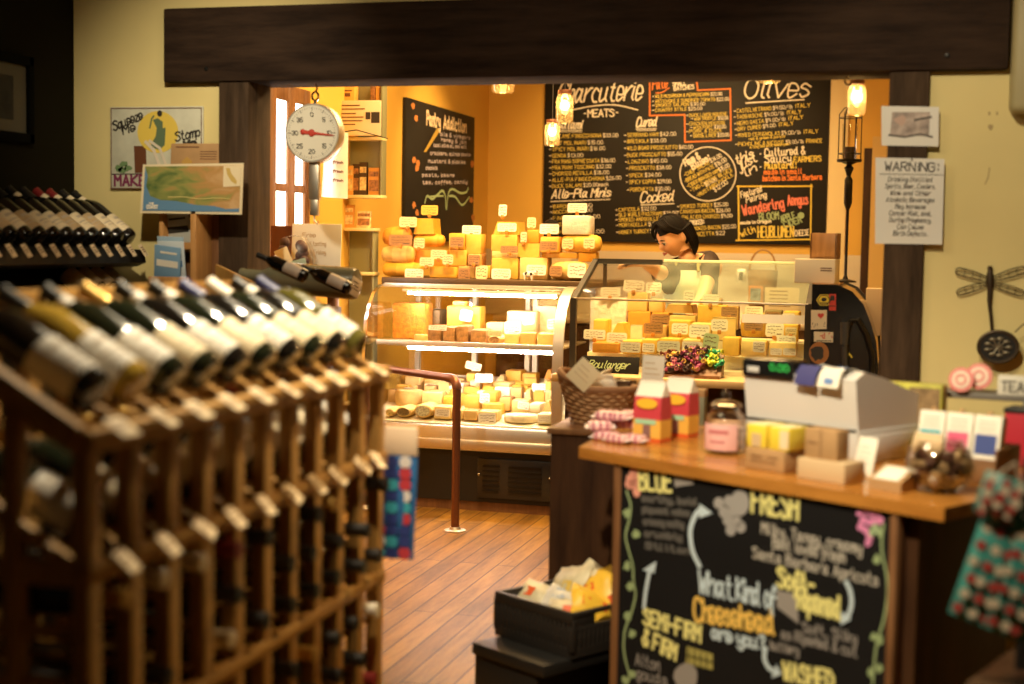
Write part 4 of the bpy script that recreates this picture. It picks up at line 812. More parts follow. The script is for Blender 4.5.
for q in st: strip(b, [(-hw*.82+x*hw*1.45/W+y*.002, -.004, .022+y*.0058) for x, y in q], .0042, Vector((0, -1, 0)))
part(b, 'lettering', CH_G, t)

# ================================================================== THE WOMAN BEHIND THE CASE
def skin_mesh(pts, edges, rad, lev=2):
    me = bpy.data.meshes.new('skin_tmp'); me.from_pydata([tuple(p) for p in pts], edges, []); o = bpy.data.objects.new('skin_tmp', me); COL.objects.link(o)
    md = o.modifiers.new('Skin', 'SKIN'); md.use_smooth_shade = True
    for i, r in enumerate(rad): me.skin_vertices[0].data[i].radius = (r if isinstance(r, tuple) else (r, r)); me.skin_vertices[0].data[i].use_root = (i == 0)
    s = o.modifiers.new('Sub', 'SUBSURF'); s.levels = s.render_levels = lev
    dg = bpy.context.evaluated_depsgraph_get(); ev = o.evaluated_get(dg); m2 = bpy.data.meshes.new_from_object(ev)
    v = [x.co.copy() for x in m2.vertices]; f = [list(p.vertices) for p in m2.polygons]
    bpy.data.objects.remove(o); bpy.data.meshes.remove(me); bpy.data.meshes.remove(m2); return v, f
PV = Vector
Y0 = 7.50
hd = at(673.5, 235.5, y=7.46)
nb = at(689, 257, y=7.53); nk = at(684, 250, y=7.50); chest = at(692, 285, y=7.56); waist = at(697, 318, y=7.62); pel = at(700, 348, y=7.66)
shR = at(664, 274, y=7.46); shL = at(711, 262, y=7.60)
elR = at(659, 272, y=7.22); wrR = at(645, 264, y=7.05); elL = at(703, 298, y=7.40); wrL = at(688, 318, y=7.25)
pel.z = .90; waist.z = 1.04
hipL, hipR = pel+PV((.09, .03, -.06)), pel+PV((-.09, 0, -.06))
kL, kR = PV((hipL.x+.01, hipL.y-.02, .48)), PV((hipR.x, hipR.y-.02, .48))
aL, aR = PV((kL.x, kL.y+.04, .08)), PV((kR.x, kR.y+.04, .08)); tL, tR = aL+PV((.02, -.15, -.045)), aR+PV((-.02, -.15, -.045))
P_ = [pel, waist, chest, nb, nk, shL, elL, wrL, shR, elR, wrR, hipL, kL, aL, tL, hipR, kR, aR, tR]
E_ = [(0, 1), (1, 2), (2, 3), (3, 4), (2, 5), (5, 6), (6, 7), (2, 8), (8, 9), (9, 10), (0, 11), (11, 12), (12, 13), (13, 14), (0, 15), (15, 16), (16, 17), (17, 18)]
R_ = [(.14, .11), (.115, .095), (.13, .10), (.055, .055), .047, .058, .038, .027, .058, .036, .026, .085, .058, .038, .034, .085, .058, .038, .034]
wom = thing('person', 'dark haired woman in dark shirt and pale apron reaching over the cheese case', 'person', (pel.x, pel.y, 0), 0)
M_skin = mat('warm_skin', (.80, .48, .28), .5, var=.05, vs=8)
B = MB(); v, f = skin_mesh(P_, E_, R_); B.add(v, f, None, 0, True)
fd = PV((-.66, -.53, -.54)).normalized(); sd = PV((0, 0, 1)).cross(fd).normalized(); ud = fd.cross(sd)
ud = (ud+sd*.10).normalized(); sd = ud.cross(fd)
HM = Matrix(((fd.x, sd.x, ud.x, hd.x), (fd.y, sd.y, ud.y, hd.y), (fd.z, sd.z, ud.z, hd.z), (0, 0, 0, 1)))
def head_pt(d, k=1.0):
    x, y, z = d; px, py, pz = .091*x, .066*y, .113*z
    if z < -.1: q = min(1, (-z-.1)/.8); py *= 1-.30*q; px *= (1-.12*q) if x > 0 else (1-.38*q)
    g = lambda a, c, s: math.exp(-((y-a)**2+(z-c)**2)/(2*s*s)) if x > 0 else 0
    px += .020*g(0, -.20, .085)+.010*g(0, -.05, .07)+.007*g(0, -.46, .10)+.010*g(0, -.80, .16)-.011*(g(.38, .02, .13)+g(-.38, .02, .13))+.004*(g(.35, .22, .13)+g(-.35, .22, .13))+.004*(g(.5, -.3, .2)+g(-.5, -.3, .2))
    px -= .004*g(0, -.58, .04)
    return PV((px*k, py*k, pz*k))
seg, rg = 40, 30
vs = [head_pt((sin(pi*j/rg)*cos(2*pi*i/seg), sin(pi*j/rg)*sin(2*pi*i/seg), -cos(pi*j/rg))) for j in range(rg+1) for i in range(seg)]
B.add(vs, [(j*seg+i, j*seg+(i+1) % seg, (j+1)*seg+(i+1) % seg, (j+1)*seg+i) for j in range(rg) for i in range(seg)], HM, 0, True)
B.tube([nk, HM @ PV((-.02, 0, -.06))], [.048, .050], 14, 0)
for s in (-1, 1): B.sphere(.02, HM @ T(-.012, s*.068, -.008) @ RZ(-s*18), 0, 12, 8, (.75, .32, 1.45))
# hands: palm, four fingers, thumb
def hand(wr, d, nrm, thumb, curl):
    d = d.normalized(); n_ = (nrm-d*nrm.dot(d)).normalized(); s_ = d.cross(n_)*thumb
    M = Matrix(((d.x, s_.x, n_.x, wr.x), (d.y, s_.y, n_.y, wr.y), (d.z, s_.z, n_.z, wr.z), (0, 0, 0, 1)))
    B.rbox(-.012, .078, -.036, .038, -.013, .011, .012, 0, M, 3)
    for k, (yy, L) in enumerate(((.027, .070), (.009, .078), (-.010, .072), (-.027, .056))):
        pts = [PV((.068, yy, 0))]; a = 0
        for q, fr_ in enumerate((.42, .33, .25)): a += RAD(curl*(.7+.25*q)); pts.append(pts[-1]+PV((cos(a)*L*fr_, (yy*.12 if q == 0 else 0), -sin(a)*L*fr_)))
        B.tube([M @ p for p in pts], [.0095, .0088, .008, .0062], 8, 0)
    B.tube([M @ PV(p) for p in ((.012, .030, -.004), (.038, .052, -.010), (.062, .058, -.016), (.080, .054, -.022))], [.013, .011, .0095, .007], 8, 0)
hand(wrR, PV((-.85, -.45, .02)), PV((.05, -.1, 1)), 1, 16)
hand(wrL, PV((-.45, -.8, -.4)), PV((-.2, -.3, .9)), -1, 28)
part(B, 'body', M_skin, wom, True)
# clothing
def cloth(name, idx, ed, rad, m, lab=None):
    v, f = skin_mesh([P_[i] if isinstance(i, int) else i for i in idx], ed, rad); return part(MB().add(v, f, None, 0, True), name, m, wom, True, lab)
M_shirt = mat('dark_shirt', (.055, .035, .028), .8, var=.2, vs=30)
cloth('shirt', [1, 2, nb+PV((.005, .01, -.028)), 5, shL.lerp(elL, .62), 8, shR.lerp(elR, .75), 0], [(0, 1), (1, 2), (1, 3), (3, 4), (1, 5), (5, 6), (0, 7)], [(.128, .108), (.145, .115), (.068, .068), .071, .056, .071, .056, (.15, .12)], M_shirt)
cloth('trousers', [0, 11, 12, 13, 15, 16, 17], [(0, 1), (1, 2), (2, 3), (0, 4), (4, 5), (5, 6)], [(.15, .12), .098, .072, .058, .098, .072, .058], mat('dark_trousers', (.03, .03, .04), .8))
b = MB(); nA = 9; cx = (chest.x+waist.x)/2
for j, (z, hw_, yy) in enumerate(((1.29, .075, chest.y-.135), (1.20, .11, chest.y-.145), (1.08, .16, waist.y-.135), (.92, .185, pel.y-.15), (.62, .20, pel.y-.15))):
    for i in range(nA):
        u = -1+2*i/(nA-1); b.v.append(PV((cx-.025+hw_*u, yy+.075*u*u, z)))
for j in range(4):
    for i in range(nA-1): b.f.append([j*nA+i, j*nA+i+1, (j+1)*nA+i+1, (j+1)*nA+i]); b.m.append(0); b.sm.append(True)
ap = part(b, 'apron', mat('pale_mint_apron', (.62, .74, .60), .8), wom, True); sm_ = ap.modifiers.new('thick', 'SOLIDIFY'); sm_.thickness = .005
b = MB()
for s in (-1, 1): b.tube([PV((cx-.025+.065*s, chest.y-.135, 1.285)), nb+PV((.055*s, -.045, -.02)), nb+PV((.035*s, .03, .015)), nb+PV((0, .055, .01))], .008, 6)
part(b, 'apron_strap', mat('gold_green_strap', (.42, .36, .12), .6), wom, True)
# face and hair
for s in (-1, 1):
    ey = part(MB().sphere(.0095, HM @ T(.0765, s*.025, .002), 0, 12, 8), 'eye', mat('eye_white', (.75, .65, .55), .3), wom, True)
    part(MB().sphere(.006, HM @ T(.0825, s*.025, -.002), 0, 10, 6), 'iris', M_ink, ey, True)
    b = MB(); b.tube([HM @ PV((.0885, s*.012, .022)), HM @ PV((.0915, s*.026, .027)), HM @ PV((.080, s*.045, .021))], [.003, .0035, .002], 6); part(b, 'eyebrow', M_ink, wom, True)
    b = MB(); b.tube([HM @ PV((.0895, s*.014, .005)), HM @ PV((.0915, s*.027, .009)), HM @ PV((.083, s*.040, .004))], [.002, .0025, .002], 6); part(b, 'eyelash', M_ink, wom, True)
b = MB(); b.tube([HM @ PV((.0865, -.020, -.053)), HM @ PV((.0985, 0, -.051)), HM @ PV((.0865, .020, -.053))], [.002, .005, .002], 8).tube([HM @ PV((.0865, -.018, -.055)), HM @ PV((.097, 0, -.060)), HM @ PV((.0865, .018, -.055))], [.002, .0055, .002], 8)
part(b, 'lips', mat('lips', (.50, .17, .12), .4), wom, True)
b = MB(); keep = {}
def hair_on(d): return (d[2] > .40 and d[0] < .82) or (d[2] > .56) or (d[0] < .02 and d[2] > -.72 and not (abs(d[1]) > .72 and d[0] > -.30 and d[2] < .22))
D = [(sin(pi*j/rg)*cos(2*pi*i/seg), sin(pi*j/rg)*sin(2*pi*i/seg), -cos(pi*j/rg)) for j in range(rg+1) for i in range(seg)]
out = [head_pt(d, 1.09+.02*sin(22*math.atan2(d[1], d[0]))) for d in D]; inn = [head_pt(d, 1.0) for d in D]
fs = [(j*seg+i, j*seg+(i+1) % seg, (j+1)*seg+(i+1) % seg, (j+1)*seg+i) for j in range(rg) for i in range(seg)]
fs = [q for q in fs if hair_on([sum(D[k][a] for k in q)/4 for a in range(3)])]
b.add(out, fs, HM, 0, True); b.add(inn, [q[::-1] for q in fs], HM, 0, True)
from collections import Counter
ec_ = Counter()
for q in fs:
    for a, c in zip(q, q[1:]+q[:1]): ec_[(a, c)] += 1
nO = len(out)
rim = [(a, c, nO+c, nO+a) for (a, c) in ec_ if (c, a) not in ec_]; b.f += [list(r) for r in rim]; b.m += [0]*len(rim); b.sm += [True]*len(rim)
def lock(pts, r): b.tube([HM @ PV(p) for p in smooth_pts(pts, 4)], [r*(1-.75*(i/(4*(len(pts)-1)))**2) for i in range(4*(len(pts)-1)+1)], 7)
for k in range(5):      # fringe swept across the brow to the far side
    a = k/4; lock([(.045+.02*a, .0-.012*a, .116-.004*a), (.082, -.014-.010*a, .092-.004*a), (.090-.004*a, -.034-.010*a, .056-.006*a), (.077-.008*a, -.056, .012-.030*a)], .010)
for k in range(5): lock([(.055-.006*k, .004+.006*k, .116), (.062-.008*k, .040+.005*k, .094-.003*k), (.040-.010*k, .064+.001*k, .058-.004*k), (.008-.010*k, .075, .020)], .012)
for s in (-1, 1):
    for k in range(5): lock([(-.035-.012*k, s*(.069-.004*k), .03), (-.040-.012*k, s*(.074-.006*k), -.03), (-.042-.012*k, s*(.066-.007*k), -.09), (-.035-.010*k, s*(.060-.008*k), -.135)], .016)
part(b, 'hair', mat('black_hair', (.006, .004, .0035), .8, spec=.2, var=.3, vs=80), wom, True)
# ================================================================== HANGING JAR LAMPS
def jar_lamp(px, ptop, pbot, y, wpx, ceil, label, tall=True):
    A, Bq = at(px, ptop, y=y), at(px, pbot, y=y); h = A.z-Bq.z; r = (at(px+wpx/2, ptop, y=y)-A).length
    t = thing('jar_lamp', label, 'lamp', (A.x, y, Bq.z), 0, 'hanging jar lamps')
    k = h
    part(MB().lathe([(0, 0), (r*.9, 0), (r, k*.06), (r, k*.70), (r*.93, k*.78), (r*.72, k*.85), (r*.72, k*.97), (r*.70, k*.97), (r*.70, k*.85), (r*.90, k*.77), (r*.965, k*.70), (r*.965, k*.07), (0, k*.02)], 24), 'jar', G_lamp, t)
    part(MB().lathe([(0, k*1.0), (r*.76, k*1.0), (r*.78, k*.98), (r*.78, k*.88), (r*.74, k*.88)], 24), 'lid', M_copper, t)
    part(MB().lathe([(0, k*.95), (r*.22, k*.95), (r*.26, k*.80), (r*.30, k*.72), (0, k*.72)], 14), 'socket', M_copper, t)
    part(MB().sphere(r*.40, T(0, 0, k*.54), 0, 14, 9, (1, 1, 1.35)), 'bulb', M_bulb, t)
    part(MB().tube([(0, 0, k), (0, 0, max(.05, ceil-Bq.z))], .003, 6), 'cord', M_ink, t)
    l = bpy.data.lights.new('jar_lamp_light', 'POINT'); l.energy = 3; l.color = WARM; l.shadow_soft_size = .03
    lo = bpy.data.objects.new('jar_lamp_light', l); COL.objects.link(lo); lo.parent = t; lo.location = (0, 0, k*.54)
jar_lamp(565, 90, 123, 6.8, 17.5, 3.05, 'lit glass jar lamp hanging before the word Charcuterie')
jar_lamp(552.5, 119.5, 146, 7.3, 15.5, 3.05, 'lower lit glass jar lamp at the left edge of the menu board')
jar_lamp(503.5, 62, 92.5, 6.9, 22, 3.05, 'jar lamp whose bottom shows under the beam near the pantry board')
jar_lamp(770, 52, 83, 6.9, 23, 3.05, 'jar lamp whose bottom shows over the word Olives')
jar_lamp(857.5, 80, 115, 5.6, 18.5, 3.05, 'lit glass jar lamp hanging beside the right post')

# ================================================================== HANGING DIAL SCALE
p = at(315, 133.5, y=5.08); r = .113
t = thing('dial_scale', 'white round hanging dial scale with a red needle under the beam', 'scale', (p.x, 5.08, p.z-.36), 0)
zc = .36
part(MB().lathe([(0, .03), (r*.97, .03), (r, .022), (r, -.022), (r*.98, -.03), (r*.93, -.03), (r*.92, -.022), (0, -.022)], 40, 0, T(0, 0, zc) @ RX(90) @ RX(180) @ Matrix.Identity(4)), 'case', M_steelb, t)
part(MB().lathe([(0, 0), (r*.93, 0), (r*.93, .003), (0, .003)], 40, 0, T(0, -.026, zc) @ RX(90)), 'dial', mat('dial_white', (.84, .80, .68), .3), t)
b = MB(); n_ = PV((0, -1, 0))
for i in range(60):
    a = 2*pi*i/60; r1 = .86*r; r2_ = (.76 if i % 5 == 0 else .81)*r
    strip(b, [(r1*sin(a), -.0295, zc+r1*cos(a)), (r2_*sin(a), -.0295, zc+r2_*cos(a))], .0022 if i % 5 == 0 else .001, n_)
for i in range(8):
    a = 2*pi*i/8; st, W = glyphs(str(i*5 if i else 0)); cxx, czz = .62*r*sin(a), zc+.62*r*cos(a)
    for q in st: strip(b, [(cxx+(x-W/2)*.0026, -.0295, czz+(y-3)*.0026) for x, y in q], .0024, n_)
part(b, 'dial_marks', M_ink, t)
b = MB(); b.add([(-.035, -.033, zc+.012), (-.035, -.033, zc-.004), (0, -.033, zc-.006), (.092, -.033, zc-.012), (.092, -.033, zc-.009), (0, -.033, zc+.006)], [(0, 1, 2, 3, 4, 5)]).lathe([(0, .004), (.012, .003), (.014, 0)], 16, 0, T(0, -.033, zc) @ RX(90)).lathe([(0, .003), (.009, .002), (.011, 0)], 14, 0, T(-.036, -.033, zc+.004) @ RX(90))
part(b, 'needle', M_redink, t)
part(MB().tube([(.013*cos(a), 0, zc+r+.028+.016*sin(a)) for a in [2*pi*i/18 for i in range(18)]], .0045, 8, closed=True).tube([(0, 0, zc+r), (0, 0, zc+r+.014)], .006, 8), 'ring', M_chrome, t)
part(MB().tube([(0, 0, zc+r+.045), (.008, 0, zc+r+.055), (.004, 0, zc+r+.068), (0, 0, 2.018-(p.z-.36))], .004, 8), 'hook', M_chrome, t)
part(MB().rbox(-.021, .021, -.012, .012, zc-r-.14, zc-r+.01, .004).rbox(-.017, .017, -.010, .010, zc-r-.20, zc-r-.135, .004), 'stem', M_steelb, t)
b = MB(); z9 = zc-r-.20
b.tube([(0, 0, z9), (0, 0, z9-.02), (.012, 0, z9-.032), (.016, 0, z9-.02)], .004, 8); part(b, 'hanger', M_steelb, t)
p = at(848.5, 80, y=5.10)
t = thing('ceiling_hook', 'small white hook under the beam by the right jar lamp', 'hook', (p.x, 5.10, p.z-.02), 0)
part(MB().tube([(.012*cos(a), 0, .016+.014*sin(a)) for a in [RAD(100+i*24) for i in range(13)]], .0035, 8).tube([(-.002, 0, .03), (0, 0, 2.018-p.z+.02)], .0035, 8), 'hook_wire', M_chrome, t)

# ================================================================== HURRICANE CANDLE STAND, BOXES
p = at(848, 200, y=6.15)
def zz_(py): return at(848, py, y=6.15).z
t = thing('candle_stand', 'tall black iron candle stand with glass chimney beside the menu board', 'candle holder', (p.x, 6.15, 1.276), 0)
o_ = 1.276
part(MB().lathe([(0, 0), (.045, 0), (.045, .006), (.012, .014), (.006, .03), (.006, zz_(210)-o_), (.012, zz_(207)-o_), (.017, zz_(203)-o_), (.017, zz_(180)-o_), (.009, zz_(176)-o_), (.014, zz_(172)-o_), (.020, zz_(168)-o_), (.010, zz_(165)-o_), (.046, zz_(161)-o_), (.052, zz_(159.5)-o_), (.05, zz_(162)-o_), (.0, zz_(163)-o_)], 18), 'stem', M_blackmetal, t)
b = MB(); zt, zb = zz_(107)-o_, zz_(161)-o_
for k in range(6):
    a = 2*pi*k/6; b.tube([(.046*cos(a), .046*sin(a), zb), (.046*cos(a), .046*sin(a), zt-.03), (.026*cos(a), .026*sin(a), zt-.004), (0, 0, zt)], .0022, 6)
for z in (zt-.045, zb+.03): b.tube([(.046*cos(2*pi*i/20), .046*sin(2*pi*i/20), z) for i in range(20)], .002, 6, closed=True)
part(b, 'wire_cage', M_blackmetal, t)
part(MB().lathe([(.031, zb+.01), (.032, zt-.07)], 20), 'chimney', G_jar, t)
part(MB().lathe([(0, zb+.06), (.024, zb+.058), (.024, zb), (0, zb)], 16), 'candle', mat('dark_candle', (.04, .022, .015), .5), t)
p = at(819, 288, y=5.92)
t = thing('white_carton', 'white carton on the black-ended case under a wooden box', 'box', (-.355, 5.90, 1.276), RAD(-6))
part(MB().rbox(-.085, .078, -.045, .075, 0, .098, .004), 'carton', mat('white_carton', (.82, .74, .56), .6), t)
b = MB()
for z in (.06, .05): b.box(.02, .065, -.047, -.045, z, z+.004)
part(b, 'print', M_brownink, t)
p = at(826, 258, y=5.92)
t = thing('wooden_box', 'small orange wooden box standing on the white carton', 'box', (p.x-.005, 5.92, 1.375), RAD(-10))
part(MB().rbox(-.055, .055, -.03, .04, 0, .012, .002).rbox(-.055, .055, -.03, -.022, 0, .104, .002).rbox(-.055, .055, .032, .04, 0, .104, .002), 'panel', M_orangewood, t)
for x in (-.055, .045): part(MB().rbox(x, x+.010, -.03, .04, 0, .104, .002), 'end_board', M_trimwood, t)
t = thing('kraft_carton', 'brown carton behind the black-ended case by the right post', 'box', (-.12, 6.30, 1.05), 0)
part(MB().rbox(-.05, .05, -.05, .05, .0, .20, .003), 'carton', M_kraftlight, t)
# things at the back counter seen through the glass
back = thing('back_counter', 'steel topped work counter against the back wall behind the woman', 'counter', (-1.5, 10.0, 0), 0)
part(MB().rbox(-1.35, 1.15, -.25, .32, .86, .90, .004), 'worktop', M_steelb, back); part(MB().box(-1.33, 1.13, -.22, .32, 0, .86), 'cabinet', M_darkwood, back)
def flat_card(px0, py0, px1, py1, y, m, name, label, cat, border=None, lines=0, tilt=-6, ground=None):
    P, Q = at(px0, py1, y=y), at(px1, py0, y=y); wd, h = Q.x-P.x, Q.z-P.z
    t = thing(name, label, cat, ((P.x+Q.x)/2, y, P.z), (RAD(tilt), 0, 0))
    part(MB().rbox(-wd/2, wd/2, 0, .006, 0, h, .001), 'sheet', border or m, t)
    if border: part(MB().box(-wd*.36, wd*.36, -.001, 0, h*.14, h*.86), 'picture', m, t)
    if lines:
        b = MB()
        for i in range(lines): b.box(-wd*.36, wd*rnd.uniform(.1, .36), -.001, 0, h*(.85-.7*i/lines), h*(.85-.7*i/lines)+h*.03)
        part(b, 'print', M_brownink, t)
    return t
flat_card(748, 286, 763, 303, 9.72, mat('blue_photo', (.25, .32, .38), .5, var=.6, vs=30), 'picture_frame', 'orange framed small picture behind the slant-front case', 'picture', mat('orange_frame', (.70, .30, .08), .5))
flat_card(764, 288, 799, 314, 9.74, M_paper2, 'printed_sheet', 'cream printed sheet beside the orange framed picture', 'paper', None, 5)
t = thing('wall_outlet', 'steel outlet plate on the splash panel behind the case', 'outlet', (at(741, 278, y=BY-.02).x, BY-.018, at(741, 283, y=BY-.02).z), 0)
part(MB().rbox(-.032, .032, -.006, 0, 0, .10, .002), 'plate', M_steel, t); part(MB().box(-.014, .014, -.008, -.006, .02, .08), 'socket', M_ink, t)
t = thing('bread_basket', 'small wicker handled basket at the back counter right of the woman', 'basket', (at(763, 262, y=9.9).x, 9.9, .90), 0)
part(MB().lathe([(0, 0), (.08, 0), (.105, .36), (.10, .36), (.075, .01)], 20), 'bowl', M_kraft, t); part(MB().tube([(.09*cos(a), 0, .36+.14*sin(a)) for a in [pi*i/14 for i in range(15)]], .007, 6), 'handle', M_kraft, t)

# ================================================================== COPPER HANDRAIL
b0 = at(455, 531, z=0)
t = thing('handrail', 'copper pipe handrail on a flanged post before the deli case', 'railing', (b0.x, b0.y, 0), 0)
zt = .752; d = PV((-.80, .50, 0)).normalized()
el = [PV((0, 0, zt-.05))]+[PV((0, 0, zt-.05))+d*(.05-.05*cos(a))+PV((0, 0, .05*sin(a))) for a in [pi/2*i/6 for i in range(1, 7)]]
part(MB().tube([PV((0, 0, .01)), PV((0, 0, zt-.05))], .0205, 14), 'post', M_copper, t)
part(MB().tube(el+[d*.07+PV((0, 0, zt))], .0235, 14), 'elbow', M_copper, t)
part(MB().tube([d*.06+PV((0, 0, zt)), d*.75+PV((0, 0, zt+.008))], .0195, 14), 'rail', M_copper, t)
part(MB().tube([d*.74+PV((0, 0, zt+.008)), d*.74], .0195, 12), 'post', M_copper, t)
part(MB().lathe([(0, 0), (.055, 0), (.055, .006), (.030, .010), (.024, .022), (0, .022)], 20), 'flange', M_steelb, t)
part(MB().lathe([(0, 0), (.055, 0), (.055, .006), (.030, .010), (.024, .022), (0, .022)], 20, 0, Matrix.Translation(d*.74)), 'flange', M_steelb, t)

# ================================================================== WINE RACKS
GL_dark = mat('dark_green_glass', (.012, .016, .008), .08, coat=.4); GL_black = mat('black_glass', (.008, .007, .006), .08, coat=.4)
GL_amber = mat('amber_wine_glass', (.42, .27, .04), .08, coat=.5); GL_olive = mat('olive_glass', (.10, .09, .02), .08, coat=.4)
L_white = mat('white_wine_label', (.84, .80, .72), .6, var=.06, vs=40); L_cream = mat('cream_wine_label', (.80, .68, .46), .6, var=.08, vs=40); L_tan = mat('tan_wine_label', (.55, .40, .22), .6, var=.2, vs=40)
C_black = mat('black_capsule', (.012, .011, .010), .35); C_white = mat('white_capsule', (.80, .74, .62), .4); C_gold = mat('gold_capsule', (.62, .38, .10), .3, .5); C_red = mat('red_capsule', (.22, .02, .02), .35); C_blue = mat('blue_capsule', (.04, .05, .16), .35)
BP = [(0, .004), (.026, 0), (.0345, .004), (.0375, .012), (.0375, .185), (.034, .206), (.024, .226), (.0158, .242), (.0145, .26), (.0145, .292), (.0160, .292), (.0160, .300), (0, .300)]
_bm = {}
def bmesh_of(kind, what):
    k = (kind, what)
    if k not in _bm:
        b = MB()
        if what == 'glass': b.lathe(BP, 20); m = kind
        elif what == 'label': b.lathe([(.0376, .028), (.0381, .029), (.0381, .118), (.0376, .119)], 20, 0, None, RAD(-125), RAD(125)); m = kind
        elif what == 'neck_label': b.lathe([(.0165, .238), (.0170, .240), (.0155, .262), (.0150, .262)], 16); m = kind
        elif what == 'mark': b.lathe([(.0383, .088), (.0385, .0885), (.0385, .100), (.0383, .1005)], 10, 0, None, RAD(-38), RAD(38)); b.lathe([(.0383, .066), (.0385, .0665), (.0385, .071), (.0383, .0715)], 10, 0, None, RAD(-55), RAD(55)); b.lathe([(.0383, .052), (.0385, .0525), (.0385, .055), (.0383, .0555)], 10, 0, None, RAD(-45), RAD(45)); m = kind
        else: b.lathe([(.0156, .232), (.0166, .236), (.0153, .258), (.0153, .290), (.0168, .291), (.0168, .3005), (0, .3015)], 16); m = kind
        me = b.mesh('bottle_'+what, m); fix_smooth(me); _bm[k] = me
    return _bm[k]
def bottle(glass, lab, cap, M, label, group, necklab=None, mark=True):
    """M takes local z to the bottle's axis (base at origin) and local +x to the side its label faces"""
    t = thing_m('wine_bottle', label, 'wine bottle', M, group)
    part(bmesh_of(glass, 'glass'), 'glass', None, t)
    if lab:
        lo = part(bmesh_of(lab, 'label'), 'label', None, t)
        if mark: part(bmesh_of(M_tan_ink, 'mark'), 'label_print', None, lo)
    if necklab: part(bmesh_of(necklab, 'neck_label'), 'neck_label', None, t)
    if cap: part(bmesh_of(cap, 'capsule'), 'capsule', None, t)
    return t
M_tan_ink = mat('faint_label_print', (.50, .42, .32), .6)
RY0, PIT_, NC, RX0, RXB = 1.911, .1238, 10, -1.21, -1.575
RZT, RZM, RZL, RCX, RCY = 1.124, .917, .632, -1.40, 2.55
rk = thing('wine_rack', 'large honey wood wine rack in the left foreground with a sloped bottle top', 'wine rack', (RCX, RCY, 0), 0)
postm = MB().rbox(-.015, .015, -.019, .019, 0, RZT-.03, .003); postm = postm.mesh('post', M_rackwood)
postb = MB().rbox(-.015, .015, -.019, .019, 0, 1.27, .003).mesh('post', M_rackwood)
for i in range(NC+1):
    y = RY0+PIT_*i
    for x, me in ((RX0+.005, postm), (RXB+.015, postb)):
        o = part(me, 'post', None, rk); o.location = (x-RCX, y-RCY, 0)
Lr = NC*PIT_+.05; yc = RY0-.025
def rail(x0, x1, z0, z1, nm='rail'): return part(MB().rbox(x0, x1, yc, yc+Lr, z0, z1, .004), nm, M_railwood, rk, True)
rail(RX0-.005, RX0+.032, RZT-.036, RZT); rail(RX0-.005, RX0+.028, RZM-.032, RZM); rail(RX0-.005, RX0+.024, RZL-.028, RZL); rail(RX0-.005, RX0+.024, .02, .06)
rail(RXB, RXB+.025, 1.275, 1.318); rail(RXB, RXB+.025, 1.03, 1.06); rail(RXB, RXB+.025, RZL-.03, RZL); rail(RXB, RXB+.025, .02, .06)
SLOPE = 30.0
for k in range(NC+1):           # sloped bearers between the top bottles, and the second tier's
    y = RY0+PIT_*k
    for z in (RZT-.004, RZM-.003):
        part(MB().rbox(0, .37, -.009, .009, -.022, .0, .002, 0, T(RX0, y, z) @ RY(180+SLOPE) @ RX(180)), 'bearer', M_rackwood, rk, True)
for d_ in (.06, .24):
    for z in (RZT-.006, RZM-.005):
        part(MB().rbox(-.012, .012, yc, yc+Lr, -.012, .0, .002, 0, T(RX0-cos(RAD(SLOPE))*d_, 0, z+sin(RAD(SLOPE))*d_) @ RY(SLOPE)), 'slat', M_rackwood, rk, True)
sr = MB().rbox(-.165, .165, -.008, .008, -.008, .008, .002).mesh('side_rail', M_rackwood)
ROWZ = [.668+.083*i for i in range(3)]+[.29+.083*i for i in range(4)]
for k in range(NC+1):
    for z in ROWZ:
        o = part(sr, 'side_rail', None, rk); o.location = ((RX0+RXB)/2-RCX, RY0+PIT_*k-RCY, z-.030)
for i in (0, NC):               # end boards
    y = RY0+PIT_*i
    for z in (RZL-.016, RZM-.02): part(MB().rbox(RXB+.02, RX0, y-.012, y+.012, z-.02, z+.02, .003), 'end_rail', M_rackwood, rk, True)
for x in (-1.33, -1.45): part(MB().rbox(x-.014, x+.014, RY0-.016, RY0+.016, 0, 1.12-(x+1.21)*.55, .003), 'end_post', M_rackwood, rk, True)
part(MB().rbox(-.004, .40, -.012, .012, -.045, .0, .003, 0, T(RX0+.018, RY0-.028, RZT+.008) @ RY(180+SLOPE) @ RX(180)), 'end_board', M_railwood, rk, True)
def slope_M(x, y, z, ang, roll=0):
    ax = PV((-cos(RAD(ang)), 0, sin(RAD(ang)))); fx = PV((sin(RAD(ang)), 0, cos(RAD(ang)))); fy = ax.cross(fx)
    return Matrix(((fx.x, fy.x, ax.x, x), (fx.y, fy.y, ax.y, y), (fx.z, fy.z, ax.z, z), (0, 0, 0, 1))) @ RZ(roll)
tops = [(GL_black, L_white, C_black, None, 'black', 'white'), (GL_amber, L_white, C_black, None, 'amber', 'white'), (GL_dark, L_white, C_black, L_white, 'dark green', 'white'), (GL_dark, L_cream, C_gold, None, 'dark green', 'cream'), (GL_black, L_white, C_black, L_white, 'black', 'white'),
        (GL_dark, L_cream, C_black, L_white, 'dark green', 'cream'), (GL_black, L_white, C_blue, None, 'black', 'white'), (GL_dark, L_cream, C_white, None, 'dark green', 'cream'), (GL_black, L_cream, C_black, L_white, 'black', 'cream'), (GL_olive, L_white, C_blue, None, 'olive', 'white')]
